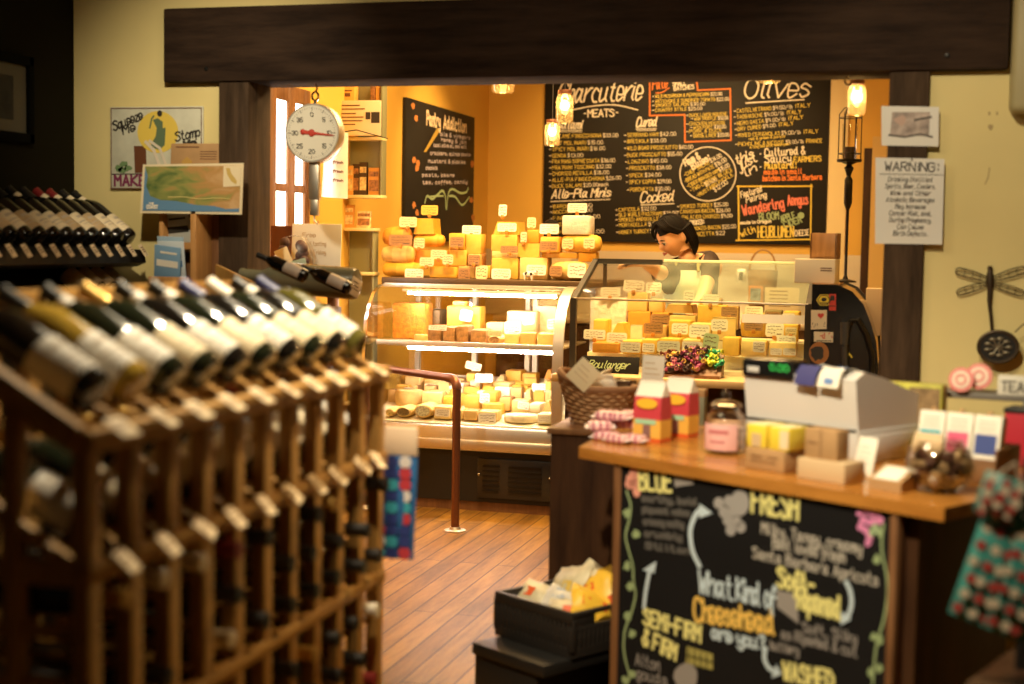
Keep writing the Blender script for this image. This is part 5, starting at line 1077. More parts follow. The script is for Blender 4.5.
for i, (g, l, c, nl, gn, ln) in enumerate(tops):
    y = RY0+PIT_*(i+.5)
    bottle(g, l, c, slope_M(RX0-.012, y, RZT+.046, SLOPE, rnd.uniform(-14, 14)), f'{gn} wine bottle with {ln} label, {ORD[i]} from the near end atop the large rack', 'bottles on the sloped top of the large rack', nl)
    g2, l2 = rnd.choice(((GL_dark, L_cream), (GL_black, L_tan), (GL_dark, L_white), (GL_black, L_cream)))
    bottle(g2, l2, rnd.choice((C_black, C_red, C_gold)), slope_M(RX0-.015, y, RZM+.044, 24, rnd.uniform(-14, 14)), f'dark wine bottle lying under the top row, {ORD[i]} column from the near end', 'bottles on the second tier of the large rack')
def lying_M(x, y, z): return T(x, y, z) @ RY(90)
cz = 0
for i in range(NC):
    for j, z in enumerate(ROWZ):
        if rnd.random() < (.12 if i > 5 else .2): continue
        cap, cn = rnd.choice(((C_black, 'black'),)*6+((C_white, 'white'), (C_gold, 'gold'), (C_red, 'dark red')))
        bay = 'middle bay' if j < 3 else 'lowest bay'; rw = ('bottom', 'middle', 'topmost')[j] if j < 3 else ('bottom', 'second', 'third', 'topmost')[j-3]
        bottle(GL_dark if (i+j) % 2 else GL_black, None, cap, lying_M(RX0-.255+rnd.uniform(-.012, .012), RY0+PIT_*(i+.5)+rnd.uniform(-.012, .012), z+.016), f'bottle with {cn} cap, {ORD[i]} column from near end, {rw} row of {bay}', 'bottles lying neck out in the large rack')
def rack_tag(M, label, group, wd=.030, h=.055, name='shelf_tag', m=None):
    t = thing_m(name, label, 'price tag', M, group)
    part(MB().rbox(-wd/2, wd/2, -.0012, .0012, -h, 0, .001), 'card', m or mat('tag_paper', (.78, .62, .40), .6), t)
    b = MB()
    for q in (.25, .45, .62): strip(b, [(-wd*.32, -.0012, -h*q), (wd*rnd.uniform(.05, .32), -.0012, -h*q)], .004, PV((0, -1, 0)), 0, .0005)
    part(b, 'print', M_brownink, t); return t
for i in range(NC):
    y = RY0+PIT_*(i+.5)
    rack_tag(T(RX0+.012, y, RZT+.010) @ RZ(90+rnd.uniform(-14, 14)) @ RX(-58), f'cream tag at the sloped top edge, below the {ORD[i]} bottle from near end', 'tags on the top rail of the large rack', .046, .048)
    rack_tag(T(RX0+.022, y+rnd.uniform(-.012, .012), RZM+.012) @ RZ(90) @ RX(-44) @ RY(rnd.uniform(-32, 18)), f'cream tag on the second rail of the large rack, {ORD[i]} from near end', 'tags on the second rail of the large rack', .036, .050)
# bag of printed circles hanging at the far end of the rack
A_ = at(374, 425, y=3.24); c2 = at(418, 425, y=3.24); zb_ = at(395, 558, y=3.24).z
t = thing('printed_bag', 'blue red and white circle printed bag hanging at the rack end', 'bag', ((A_.x+c2.x)/2, 3.24, zb_), 0)
hw = (c2.x-A_.x)/2; H_ = A_.z-zb_; zt_ = H_*.78
b = MB(); n = 8
for j in range(n+1):
    z = zt_*j/n; th = .004+.018*sin(pi*min(1, j/n*1.0))
    w_ = hw*(.86+.14*j/n)
    for (x, y) in ((-w_, 0), (-w_*.5, -th), (w_*.5, -th), (w_, 0), (w_*.5, th), (-w_*.5, th)): b.v.append(PV((x, y, z)))
for j in range(n):
    for k in range(6): b.f.append([6*j+k, 6*j+(k+1) % 6, 6*j+6+(k+1) % 6, 6*j+6+k]); b.m.append(0); b.sm.append(True)
b.f.append(list(range(6))); b.m.append(0); b.sm.append(False)
part(b, 'pouch', mat('blue_bag', (.03, .14, .36), .45), t)
part(MB().rbox(-hw, hw, -.005, .005, zt_, H_, .004), 'header', mat('pale_bag_header', (.80, .62, .44), .5), t)
cols = [mat('bag_teal', (.05, .38, .48), .5), mat('bag_white', (.78, .74, .72), .5), mat('bag_red', (.55, .05, .07), .5), mat('bag_navy', (.03, .05, .22), .5)]
for k in range(4):
    b = MB()
    for j in range(9):
        for i in range(3):
            if (i*7+j*5+i*j*3+(i*j*j) % 5) % 4 == k:
                x, z = (-.62+.62*i)*hw*.9, zt_*(.07+.11*j); b.lathe([(.0, 0), (.0155, 0), (.0155, .0015), (0, .0015)], 14, 0, T(x, -.0235+.006*abs(i-1), z) @ RX(90))
    part(b, 'dots', cols[k], t, label=('teal', 'white', 'red', 'navy')[k]+' dots')
part(MB().tube([(-.03, 0, H_), (-.035, -.03, H_+.02), (-.05, -.085, H_+.03)], .003, 6), 'hook', M_chrome, t)

# ---- dark rack along the left wall
lr = thing('wall_wine_rack', 'black two tier wine rack along the dark left wall', 'wine rack', (-3.03, 4.25, 0), 0)
for z, nm in ((1.34, 'shelf'), (1.14, 'shelf')):
    YZ = Matrix(((1, 0, 0, 0), (0, 0, 1, 0), (0, 1, 0, 0), (0, 0, 0, 1)))
    part(MB().prism([(-3.19, z+.235), (-2.85, z+.012), (-2.832, z+.03), (-2.825, z-.02), (-2.86, z-.035), (-3.19, z-.035)], 3.55, 4.90, M=YZ), nm, M_black, lr, True)
part(MB().box(-3.19, -2.9, 3.55, 4.88, 0, 1.10), 'cabinet', M_black, lr, True)
caps = [(C_red, 'red'), (C_black, 'black')]
for i in range(13):
    y = 4.855-.083*i; l, ln = ((L_cream, 'cream'), (L_cream, 'cream'), (L_tan, 'tan'), (L_cream, 'cream'), (L_tan, 'tan'))[i % 5]
    cp, cn = (C_red, 'red') if i in (2, 3, 7) else (C_black, 'black')
    bottle(GL_black, l, cp, slope_M(-2.868, y, 1.405, 36, rnd.uniform(-10, 10)), f'{cn} capped bottle with {ln} label, {ORD[i]} from right on the dark wall rack', 'bottles on the dark wall rack', L_cream if i in (0, 1, 2, 3, 5) else None)
    rack_tag(T(-2.826, y, 1.388) @ RZ(90) @ RX(-30) @ RY(-12), f'cream tag under the {ORD[i]} bottle from right on dark wall rack', 'tags on the dark wall rack', .032, .05)
for i in range(4):
    bottle(GL_black, L_tan, C_red if i == 1 else C_black, slope_M(-2.868, 4.83-.083*i, 1.205, 36), f'dark bottle on the lower tier of the dark wall rack, {ORD[i]} from right', 'bottles on the lower tier of the dark wall rack')
# framed picture on the left wall
t = thing('framed_picture', 'black framed picture high on the dark left wall', 'picture', (-3.2, 4.50, 1.76), 0)
part(MB().rbox(-.0, .025, -.20, -.17, 0, .32, .003).rbox(0, .025, .17, .20, 0, .32, .003).rbox(0, .025, -.20, .20, 0, .035, .003).rbox(0, .025, -.20, .20, .285, .32, .003), 'frame', mat('matte_black_frame', (.004, .004, .003), .95, spec=.05), t)
part(MB().box(.0, .008, -.18, .18, .02, .30), 'mat_board', mat('grey_mat_board', (.10, .09, .06), .8), t)
part(MB().box(.008, .010, -.09, .09, .08, .24), 'print', mat('dim_print', (.03, .028, .022), .8, var=.6, vs=12), t)

# ================================================================== THINGS ON THE WALL LEFT OF THE OPENING
SW = Surf((0, 4.988, 0), (0, -1, 0), (0, 0, 1))
q0, q1 = at(110, 107, y=4.988), at(203, 189, y=4.988)
t = thing('tin_sign', 'pale tin sign lettered Squeeze Me Stomp Me on the cream wall', 'sign', ((q0.x+q1.x)/2, 4.994, q1.z), 0)
part(MB().rbox(q0.x, q1.x, 4.988, 4.998, q1.z, q0.z, .003), 'plate', mat('pale_tin', (.62, .62, .50), .45, var=.12, vs=14), t, True)
b = MB(); SW.line(b, [(111.5, 108.5), (201.5, 108), (201.5, 188), (111.5, 188.5), (111.5, 108.5)], .8); part(b, 'border', mat('rust_border', (.16, .07, .04), .5), t, True)
b = MB(); SW.blob(b, (158, 132), 20.5, 21, 0, .0012, 30); part(b, 'disc', mat('sign_yellow', (.78, .58, .10), .5), t, True, 'yellow disc')
b = MB(); SW.write(b, 'Squeeze', (114, 131), (143, 119), 9, wd=.006, shear=.2, gap=.8); SW.write(b, 'Me', (123.5, 134.5), (135.5, 130.5), 8, wd=.006, shear=.2); SW.write(b, 'Stomp', (175.5, 141.5), (200, 136), 9, wd=.006, shear=.2, gap=.8); SW.write(b, 'Me', (184, 148.5), (196, 146), 7, wd=.009, shear=.2); part(b, 'script', M_ink, t, True)
b = MB(); SW.write(b, 'MAKE ME WINE', (115, 185.5), (200, 185), 10, wd=.009); part(b, 'letters', mat('plum_paint', (.20, .03, .09), .5), t, True)
b = MB(); SW.line(b, [(112, 174.2), (201, 173.5)], .8); part(b, 'rule', M_ink, t, True)
b = MB(); SW.poly(b, [(134, 146), (146, 146), (147, 173), (135, 173)]); part(b, 'tub_drawing', mat('sign_brown', (.14, .05, .02), .5), t, True)
b = MB(); SW.poly(b, [(153, 120), (158, 118), (163, 122), (163, 128), (166, 128), (165, 145), (160, 150), (150, 147), (156, 136), (157, 128)], 0, .002); SW.line(b, [(150, 128), (152, 119), (154, 116)], 1.5, 0, False, .002); part(b, 'figure_drawing', mat('sign_green', (.12, .18, .10), .5), t, True)
b = MB(); SW.line(b, [(146, 142), (154, 150), (160, 166)], 3, 0, False, .0025); SW.line(b, [(150, 141), (160, 148), (166, 164)], 2.5, 0, False, .0025); part(b, 'figure_legs', mat('sign_skin', (.70, .62, .50), .5), t, True)
b = MB(); SW.blob(b, (160, 113.5), 2.6, 3.2, 0, .0025); part(b, 'figure_head', M_ink, t, True)
b = MB()
for c in ((119, 168), (124, 164), (128, 168), (123, 170)): SW.blob(b, c, 4, 3, 0, .0015, jit=.3)
part(b, 'leaf_drawing', mat('sign_leaf', (.16, .26, .12), .5), t, True)
# wooden brochure holder, kraft card, relief map
hx0, hx1 = at(165, 240, y=4.93).x, at(212, 240, y=4.93).x
t = thing('brochure_holder', 'orange wood brochure holder on the wall beside the left post', 'rack', ((hx0+hx1)/2, 4.93, 1.05), 0)
part(MB().rbox(hx1-.055, hx1-.03, 4.86, 4.998, 1.05, 1.60, .003).rbox(hx0-.01, hx0+.008, 4.90, 4.998, 1.05, 1.60, .003), 'side_panel', M_orangewood, t, True)
part(MB().rbox(hx1-.03, hx1, 4.985, 4.998, 1.0, 1.60, .002).rbox(hx0, hx1-.05, 4.985, 4.998, 1.05, 1.72, .002), 'back_panel', M_trimwood, t, True)
for z, yf in ((1.235, 4.82), (1.365, 4.93)): part(MB().rbox(hx0-.01, hx1-.04, yf, 4.99, z, z+.010, .002), 'tray', M_trimwood, t, True); part(MB().rbox(hx0-.01, hx1-.04, yf, yf+.006, z, z+.035, .002), 'tray_lip', M_orangewood, t, True)
for i in range(5):
    zc_, lab = (1.376, 'upper') if i < 2 else (1.246, 'lower')
    cmx = [M_darkwood, mat('grey_leaflet', (.55, .56, .52), .5), mat('blue_leaflet', (.35, .48, .60), .5), mat('blue_white_leaflet', (.6, .66, .7), .5), mat('sky_leaflet', (.20, .36, .55), .5)][i]
    tt = thing('brochure', ['dark brown brochure at the back of the upper tray', 'grey brochure with a black band in the upper tray', 'pale blue brochure at the back of the lower tray', 'white blue brochure amid the lower tray', 'blue brochure with white band in front of the lower tray'][i]+' of the wall holder', 'brochure', ((hx0+hx1)/2-.03-.012*i % .03, (4.972-.020*i if i < 2 else 4.905-.026*(i-2)), zc_+.002), (RAD(9), RAD(rnd.uniform(-7, 7)), 0), 'brochures in the wall holder')
    part(MB().rbox(-.055, .055, -.002, .004, 0, .165-.02*i if i < 2 else .175-.018*(i-2), .001), 'cover', cmx, tt)
    part(MB().box(-.045, .045, -.003, -.002, .06, .085).box(-.03, .04, -.003, -.002, .11, .118), 'cover_print', M_ink if i == 1 else (M_paper if i != 3 else mat('blue_leaflet2', (.1, .25, .5), .5)), tt)
q0, q1 = at(162, 142, y=4.90), at(213, 168, y=4.90)
t = thing('kraft_sign', 'brown kraft card with a diamond mark behind the map sheet', 'sign', ((q0.x+q1.x)/2, 4.965, q1.z-.02), (RAD(-4), 0, RAD(2)))
hw = (q1.x-q0.x)/2; h = q0.z-q1.z+.02
part(MB().rbox(-hw, hw, 0, .006, 0, h, .002), 'card', M_kraft, t)
part(MB().prism([(-hw*.55, .02), (-hw*.15, .02), (-hw*.15, .05), (-hw*.35, .066), (-hw*.55, .05)], -.0012, 0, M=XZ), 'diamond', mat('ochre_print', (.50, .30, .07), .6), t)
b = MB(); b.box(-hw*.8, hw*.1, -.001, 0, h*.86, h*.90)
for z in (.72, .64, .56, .48): b.box(hw*.15, hw*.8, -.001, 0, h*z, h*z+.003)
part(b, 'print', M_brownink, t)
def map_mat():
    m = bpy.data.materials.new('relief_map_print'); n, l, b = nodes(m); b.inputs['Roughness'].default_value = .35
    tc = n.new('ShaderNodeTexCoord'); no = n.new('ShaderNodeTexNoise'); no.inputs['Scale'].default_value = 9; no.inputs['Detail'].default_value = 8; no.inputs['Distortion'].default_value = 1.2
    mp = n.new('ShaderNodeMapping'); mp.inputs['Scale'].default_value = (1, 1, 2.2); sx = n.new('ShaderNodeSeparateXYZ'); mu = n.new('ShaderNodeMath'); mu.operation = 'MULTIPLY_ADD'; mu.inputs[1].default_value = 1.15
    r = n.new('ShaderNodeValToRGB'); e = r.color_ramp.elements; e[0].position = .25; e[0].color = (.10, .16, .05, 1); e[1].position = .85; e[1].color = (.62, .40, .20, 1)
    a = e.new(.45); a.color = (.28, .30, .09, 1); a = e.new(.6); a.color = (.50, .28, .10, 1)
    l.new(tc.outputs['Object'], mp.inputs[0]); l.new(mp.outputs[0], no.inputs['Vector']); l.new(tc.outputs['Object'], sx.inputs[0]); l.new(sx.outputs['X'], mu.inputs[0]); l.new(no.outputs['Fac'], mu.inputs[2]); l.new(mu.outputs[0], r.inputs[0]); l.new(r.outputs[0], b.inputs['Base Color']); return m
MY = 4.86
q0, q1 = at(140.5, 163, y=MY), at(243, 215, y=MY); SM = Surf((0, MY-.003, 0), (0, -1, 0), (0, 0, 1))
t = thing('relief_map', 'wide coloured relief map sheet on the brochure holder', 'map', ((q0.x+q1.x)/2, MY, q1.z), 0)
pix = [(143, 164.5), (243.5, 163), (241.5, 214.5), (140, 213)]
b = MB(); pts = [at(*q, y=MY) for q in pix]; b.add(pts+[p+PV((0, .004, 0)) for p in pts], [(0, 1, 2, 3), (7, 6, 5, 4), (0, 4, 5, 1), (1, 5, 6, 2), (2, 6, 7, 3), (3, 7, 4, 0)]); part(b, 'sheet', M_paper2, t, True)
b = MB(); SM.poly(b, [(145, 166.5), (241, 165.5), (239, 212), (142.5, 210.5)], 0, -.0015); part(b, 'map_print', map_mat(), t, True)
b = MB(); SM.poly(b, [(145, 166.5), (147.5, 176), (146, 186), (150, 196), (160, 200), (176, 201), (196, 205), (214, 206), (226, 209), (239, 208.5), (239, 212), (142.5, 210.5)], 0, -.001); part(b, 'sea_print', mat('sea_blue', (.13, .27, .45), .35), t, True)
b = MB(); SM.poly(b, [(223.5, 166), (241, 165.7), (240, 186), (223, 187)], 0, -.0005); part(b, 'inset_print', M_paper2, t, True)
b = MB(); SM.poly(b, [(226, 168), (230, 168), (231, 173), (237, 181), (236, 184.5), (231, 181), (227, 174)], 0, .0); part(b, 'inset_state', mat('state_ochre', (.60, .42, .12), .5), t, True)
b = MB(); SM.line(b, [(168, 197), (184, 197), (200, 199), (215, 198), (230, 199)], .6, 0, True, .0); part(b, 'road_print', mat('road_yellow', (.80, .66, .25), .5), t, True)
b = MB(); SM.write(b, 'THE', (149, 204.5), (154, 204.5), 2, wd=.0025); SM.write(b, 'COAST', (147, 208.5), (158, 208.5), 3.2, wd=.004); part(b, 'letters', M_paper, t, True)

# ================================================================== NOTICES AND ORNAMENTS RIGHT OF THE OPENING
NY = WY-.034
def post_sheet(pix, label, name='notice', bow=.012):
    P = [at(*q, y=NY) for q in pix]; t = thing(name, label, 'notice', ((P[2].x+P[3].x)/2, NY, min(P[2].z, P[3].z)), 0)
    b = MB(); n = 10
    for j in range(n+1):
        f = j/n; L, R2 = P[0].lerp(P[3], f), P[1].lerp(P[2], f); o_ = PV((0, -.0015, 0))
        b.v += [L+o_, R2+o_, L+PV((0, .001, 0)), R2+PV((0, .001, 0))]
    for j in range(n):
        k = 4*j; b.f += [[k, k+1, k+5, k+4], [k+2, k+6, k+7, k+3], [k, k+4, k+6, k+2], [k+1, k+3, k+7, k+5]]; b.m += [0]*4; b.sm += [False]*4
    b.f += [[0, 2, 3, 1], [4*n, 4*n+1, 4*n+3, 4*n+2]]; b.m += [0, 0]; b.sm += [False]*2
    part(b, 'sheet', mat('laminated_paper', (.78, .77, .72), .22), t, True); return t
SN = Surf((0, NY-.0016, 0), (0, -1, 0), (0, 0, 1))
t = post_sheet([(881.5, 106), (939, 107), (938.5, 146.5), (881.5, 145.5)], 'white photo card pinned high on the right post')
b = MB(); SN.poly(b, [(892, 112), (930, 112), (929, 136), (890, 136)], 0, .0006); part(b, 'photo', mat('pinkish_photo', (.42, .34, .30), .5, var=.6, vs=26), t, True)
b = MB(); SN.line(b, [(889, 135), (905, 137), (920, 134), (932, 137)], 2, 0, False, .001); SN.line(b, [(915, 120), (931, 117)], 2.5, 0, False, .001); part(b, 'photo_shadow_shapes', mat('photo_shadow', (.10, .085, .075), .5), t, True)
b = MB(); SN.blob(b, (901, 121), 6, 5, 0, .0012, 9, .4); part(b, 'photo_blush', mat('photo_pink', (.48, .33, .27), .5), t, True)
t = post_sheet([(875.5, 157.5), (944.5, 159), (942, 244.5), (875, 243.5)], 'white laminated warning notice on the right post')
b = MB(); SN.write(b, 'WARNING:', (885, 170.5), (938, 171.5), 8.5, wd=.004, gap=1.2); SN.line(b, [(880, 174), (944, 175)], .5)
for i, (tx, hw) in enumerate([('Drinking Distilled', 22), ('Spirits, Beer, Coolers,', 25), ('Wine and Other', 20), ('Alcoholic Beverages', 24), ('May Increase', 15), ('Cancer Risk, and,', 21), ('During Pregnancy,', 21), ('Can Cause', 13), ('Birth Defects.', 17)]):
    y = 181.5+6.75*i; SN.write(b, tx, (910-hw, y), (910+hw, y+.6), 4.6, wd=.0017, shear=.15, fine=False)
part(b, 'print', M_ink, t, True)
b = MB(); SN.blob(b, (912, 159.8), 1.1, 1.1, 0, .003); part(b, 'pin', M_ink, t, True)
# dragonfly, round ornament
DYF = WY-.012; SD = Surf((0, DYF, 0), (0, -1, 0), (0, 0, 1))
p = at(990, 300, y=DYF)
t = thing('dragonfly_ornament', 'bronze metal dragonfly with pierced wings on the right wall', 'ornament', (p.x, WY, at(990, 332, y=DYF).z), 0)
Mbr = mat('dark_bronze', (.06, .040, .022), .45, .5)
def wp(x, y): return SD.p(x, y)
part(MB().tube([wp(990, 266), wp(990, 270)], .008, 10).tube([wp(990, 269), wp(990, 276), wp(990, 288)], [.007, .012, .010], 10).tube([wp(990, 287), wp(989.5, 300), wp(989.5, 304), wp(991, 318), wp(992, 332)], [.009, .008, .0065, .006, .005], 10), 'body', Mbr, t, True)
for (ax, ay, bx, by, wd_) in ((987, 279, 956, 270.5, 8), (987, 284, 957, 293, 7), (993, 279, 1026, 269, 8), (993, 284, 1024, 294, 7)):
    b = MB(); ux, uy = bx-ax, by-ay; L = math.hypot(ux, uy); ux, uy = ux/L, uy/L
    def q(f, s): return wp(ax+ux*L*f-uy*s, ay+uy*L*f+ux*s)
    up_, lo_ = [], []
    for i in range(13):
        f = i/12; s = wd_*.5*(math.sin(pi*min(1, f*.62+.12))**.8)*(1 if f < .93 else .55); up_.append(q(f, s)); lo_.append(q(f, -s))
    b.tube(up_+lo_[::-1], .0022, 6, closed=True); b.tube([q(0, 0), q(.96, 0)], .0012, 6)
    for i in range(3, 12, 3): b.tube([up_[i], q(i/12-.05, 0), lo_[i]], .0011, 5)
    part(b, 'wing', Mbr, t, True)
p = at(998, 347, y=4.95)
t = thing('round_wire_ornament', 'dark round pierced metal ornament below the dragonfly', 'ornament', (p.x, 4.95, at(998, 363, y=4.95).z), 0)
rr = .053; M0 = T(p.x, 4.95, p.z)
b = MB(); b.tube([M0 @ PV((rr*1.15*cos(2*pi*i/28), 0, rr*.95*sin(2*pi*i/28))) for i in range(28)], .007, 8, closed=True); part(b, 'ring', Mbr, t, True)
part(MB().lathe([(0, -.004), (rr*.98, -.004), (rr*.98, .004), (0, .004)], 28, 0, M0 @ RX(90) @ Matrix.Diagonal((1.12, .92, 1, 1))), 'disc', M_black, t, True)
b = MB()
for k in range(9): a = 2*pi*k/9; b.sphere(.0095, M0 @ T(.034*cos(a), -.006, .028*sin(a)), 0, 8, 6, (1.3, .5, .7)); b.tube([M0 @ PV((0, -.006, 0)), M0 @ PV((.034*cos(a), -.007, .028*sin(a)))], .0025, 6)
part(b, 'leaf_relief', mat('pale_bronze', (.22, .19, .13), .4, .6), t, True)
b = MB(); b.tube([M0 @ PV(q) for q in smooth_pts([(.05, 0, .05), (.09, -.01, .085), (.14, -.02, .06), (.10, -.02, .02)], 5)], .002, 6); part(b, 'wire', Mbr, t, True)
# rounded pale box high at the right edge, marks on the wall
p = at(1012, 70, y=4.96)
t = thing('wall_speaker', 'pale rounded box high on the right wall by the beam end', 'box', (p.x+.125, 4.95, at(1012, 114, y=4.96).z), 0)
part(MB().rbox(-.13, .13, -.05, .05, 0, .40, .025, 0, None, 4), 'case', mat('pale_olive_plastic', (.38, .33, .17), .5), t)
SWR = Surf((0, WY, 0), (0, -1, 0), (0, 0, 1)); b = MB()
for (x, y, rx, ry) in ((989.5, 113.5, 1.2, 2), (997, 113.5, 1, 2), (990.5, 127, 2.6, 3)): SWR.blob(b, (x, y), rx, ry, 0, .001, jit=.3)
SWR.line(b, [(989.5, 168), (988, 178), (985, 184)], 1.1, 0, False, .001)
o = struct(b, 'trim_8', mat('wall_scuff', (.42, .32, .15), .7), 'brown scuff marks on the right cream wall', 'scuff')

# ================================================================== REGISTER COUNTER
CA = PV((-.874, 3.874, 0)); CR = -32.42
MC = Matrix.Translation(CA) @ RZ(CR); E1 = PV((cos(RAD(CR)), sin(RAD(CR)), 0)); E2 = PV((-sin(RAD(CR)), cos(RAD(CR)), 0))
def CL(x, y, z): return CA+E1*x+E2*y+PV((0, 0, z))
ct = thing('register_counter', 'wooden register counter with a chalkboard front and brown top', 'counter', CL(.5, .3, 0), RAD(CR))
Bp = CL(1.148, 0, 0); Cp = CL(1.148, .52, 0)
poly = [(CA.x, CA.y), (Bp.x, Bp.y), (Cp.x, Cp.y), (.36, 4.49), (CA.x, 4.49)]
part(MB().prism(poly, .819, .85), 'top', M_ctr, ct, True)
_x = (at_plane(621.5, 480, CL(0, .012, 0), -E2)-CA).dot(E1)-.022
q = [CL(_x, .045, 0), CL(1.06, .045, 0), CL(1.06, .46, 0)]
body = [(q[0].x, q[0].y), (q[1].x, q[1].y), (q[2].x, q[2].y), (.20, 4.45), (q[0].x, 4.45)]
part(MB().prism(body, 0, .819), 'body', M_darkwood, ct, True)
FN = -E2; FP = CL(0, .012, 0); SC = Surf(FP, FN, (0, 0, 1))
def ix(px, py): p = SC.p(px, py); return (p-CA).dot(E1)
xl, xr = ix(621.5, 480), ix(891, 530)
part(MB().box(xl, xr, .012, .045, 0.03, .814, 0, MC), 'chalkboard', M_slatedark, ct, True)
part(MB().rbox(xl-.024, xl, .006, .046, 0, .818, .002, 0, MC), 'frame', M_trimwood, ct, True)
part(MB().rbox(xr, xr+.020, .006, .046, 0, .818, .002, 0, MC), 'frame', M_trimwood, ct, True)
def cw(rows, name, m, label=None, **kw): return note(name, m, rows, SC, ct, label, **kw)
cw([('BLUE', (640, 489), (672, 491.5), 20), ('FRESH', (752.5, 511.5), (798, 519.5), 24), ('Soft-', (778, 586), (814, 595), 19), ('Ripened', (798, 608), (840, 619), 22), ('SEMI-FIRM', (644, 624), (700.5, 642), 15.5), ('& FIRM', (643, 643.5), (675.5, 660), 15.5), ('WASHED', (784, 679), (834, 689), 17)], 'heading_lettering', CH_PY, wd=.0095)
cw([('What', (699, 592), (733, 600), 22), ('Kind of', (737, 600), (776, 609), 22, dict()), ('are you?', (712.5, 638), (765, 650), 13)], 'question_lettering', CH_B, wd=.0075, gap=.8)
cw([('Cheesehead', (695, 620), (774, 634), 22)], 'question_lettering', CH_A, 'amber lettering', wd=.009, gap=1.3)
CH_T = mat('soft_chalk', (.50, .47, .42), .8)
cw([('Milky, Tangy, creamy', (762, 533), (862, 554), 11), ('Best loved fresh', (773, 547.5), (845, 563), 11), ('Santa Barbara Apricots', (753, 557.5), (878, 586), 11)], 'text_lettering', CH_T, wd=.004)
cw([('Soft, Silky', (803, 632), (857, 643), 10), ('as Ripened & cut', (782, 638), (857, 657), 10), ('buttery', (771, 649), (799, 655), 9), ('Alton', (636, 665), (660, 671), 12), ('gouda', (637, 678), (668, 686), 11)], 'text_lettering', CH_GR, wd=.004)
cw([('earthy, bold', (643, 501), (697, 505), 6), ('piquant veins', (643, 512), (690, 516), 6), ('creamy salty', (644, 524), (684, 527.5), 6), ('crumbly', (645, 536), (682, 540), 6), ('Stilton', (646, 548), (690, 554), 6)], 'text_lettering', mat('faded_chalk', (.09, .085, .08), .8), wd=.008, fine=False)
def arrow(pts, wpx, tip):
    b = MB(); SC.line(b, pts, wpx, 0, True, .002); SC.poly(b, tip, 0, .0025); part(b, 'arrow_drawing', CH_B, ct, True, 'pale blue arrow')
arrow([(700, 566), (693, 550), (691, 530), (696, 515), (701, 510)], 4, [(700, 503.5), (713, 513), (700, 518)])
arrow([(644.5, 607), (646.5, 590), (650, 572)], 3.2, [(643, 570), (657, 561), (655, 573)])
arrow([(846.7, 582), (851, 592), (852, 605), (848, 617)], 4, [(842, 611), (852, 619), (841, 625)])
arrow([(766, 648), (765, 658), (769, 667), (776, 672)], 4, [(777, 664), (782, 674), (772, 678)])
b = MB()
SC.line(b, [(627, 491), (631, 505), (630, 518), (626, 535), (629, 550), (633, 565), (634, 582), (636, 594), (632, 612), (626, 628), (624, 645), (626, 660), (630, 676), (627, 684)], 1.9, 0, True)
part(b, 'vine_drawing', mat('vine_green', (.30, .40, .20), .8), ct, True); b = MB()
SC.line(b, [(884, 524), (882, 540), (883, 556), (887, 575), (888, 595), (884, 620), (878, 640), (875, 660), (873, 684)], 2.2, 0, True)
for c in ((636, 534), (631, 586), (627, 513), (627, 566), (628, 616), (632, 634), (632, 674), (625, 680), (881, 533), (877, 559), (874, 637), (880, 640), (871, 672), (879, 668)): SC.blob(b, c, 3.6, 4.6, 0, .001, 10, .3)
part(b, 'vine_drawing', mat('vine_green', (.30, .40, .20), .8), ct, True)
b = MB()
for c in ((634, 471), (631, 478), (637, 477), (633, 485), (637, 491), (629, 484), (636, 483)): SC.blob(b, c, 4.2, 5, 0, .0012, 10, .3)
part(b, 'rose_drawing', CH_S, ct, True)
b = MB()
for c in ((860, 513), (866, 511), (872, 514), (878, 515), (881, 520), (863, 520), (869, 522), (875, 522), (866, 530), (870, 536), (868, 543), (861, 526)): SC.blob(b, c, 3.4, 4, 0, .0012, 9, .35)
part(b, 'flower_drawing', CH_P, ct, True)
b = MB()
for c in ((875, 528), (872, 533), (878, 531)): SC.blob(b, c, 3, 4.5, 0, .0018, 9, .35)
part(b, 'leaf_drawing', CH_G, ct, True)
b = MB(); SC.blob(b, (740, 503), 9.5, 13, 0, .0012, 18)
for c in ((729, 501), (719, 503), (724, 512), (733, 511), (728, 520), (737, 522), (731, 530), (741, 527)): SC.blob(b, c, 5.2, 6, 0, .001, 10)
part(b, 'grape_drawing', mat('grape_chalk', (.34, .33, .33), .8), ct, True)
b = MB(); SC.poly(b, [(674, 473), (692, 474), (694, 484), (675, 487)]); SC.poly(b, [(777, 590), (797, 594), (799, 624), (777, 607)]); SC.blob(b, (686, 677), 12, 15, 0, .001, 14, .1); part(b, 'cheese_drawing', CH_GR, ct, True)
b = MB(); SC.poly(b, [(687, 646), (713, 654), (713, 670), (686, 663)]); part(b, 'cheese_drawing', mat('olive_chalk', (.40, .36, .10), .8), ct, True)
b = MB()
for k in range(4): SC.line(b, [(689+6*k, 648+2*k), (689+6*k, 663+2*k)], 1, 0, False, .002)
SC.line(b, [(687, 655), (713, 662)], 1, 0, False, .002); part(b, 'cheese_drawing', M_slatedark, ct, True)
# dark cabinet behind the counter's left end
t = thing('dark_cabinet', 'dark walnut cabinet behind the left end of the register counter', 'cabinet', (-.5, 4.75, 0), 0)
part(MB().box(-1.112, .22, 4.51, 4.97, 0, .795), 'carcass', M_darkwood, t, True)
part(MB().rbox(-1.125, .23, 4.50, 4.98, .795, .815, .004), 'top', M_trimwood, t, True)

# ---- things on the counter
def on(px, py, z=.85): p = at(px, py, z=z); return p
def ctr_thing(name, label, cat, px, py, rz=CR, z=.85, group=None): p = on(px, py, z); return thing(name, label, cat, (p.x, p.y, z+.0005), RAD(rz), group)
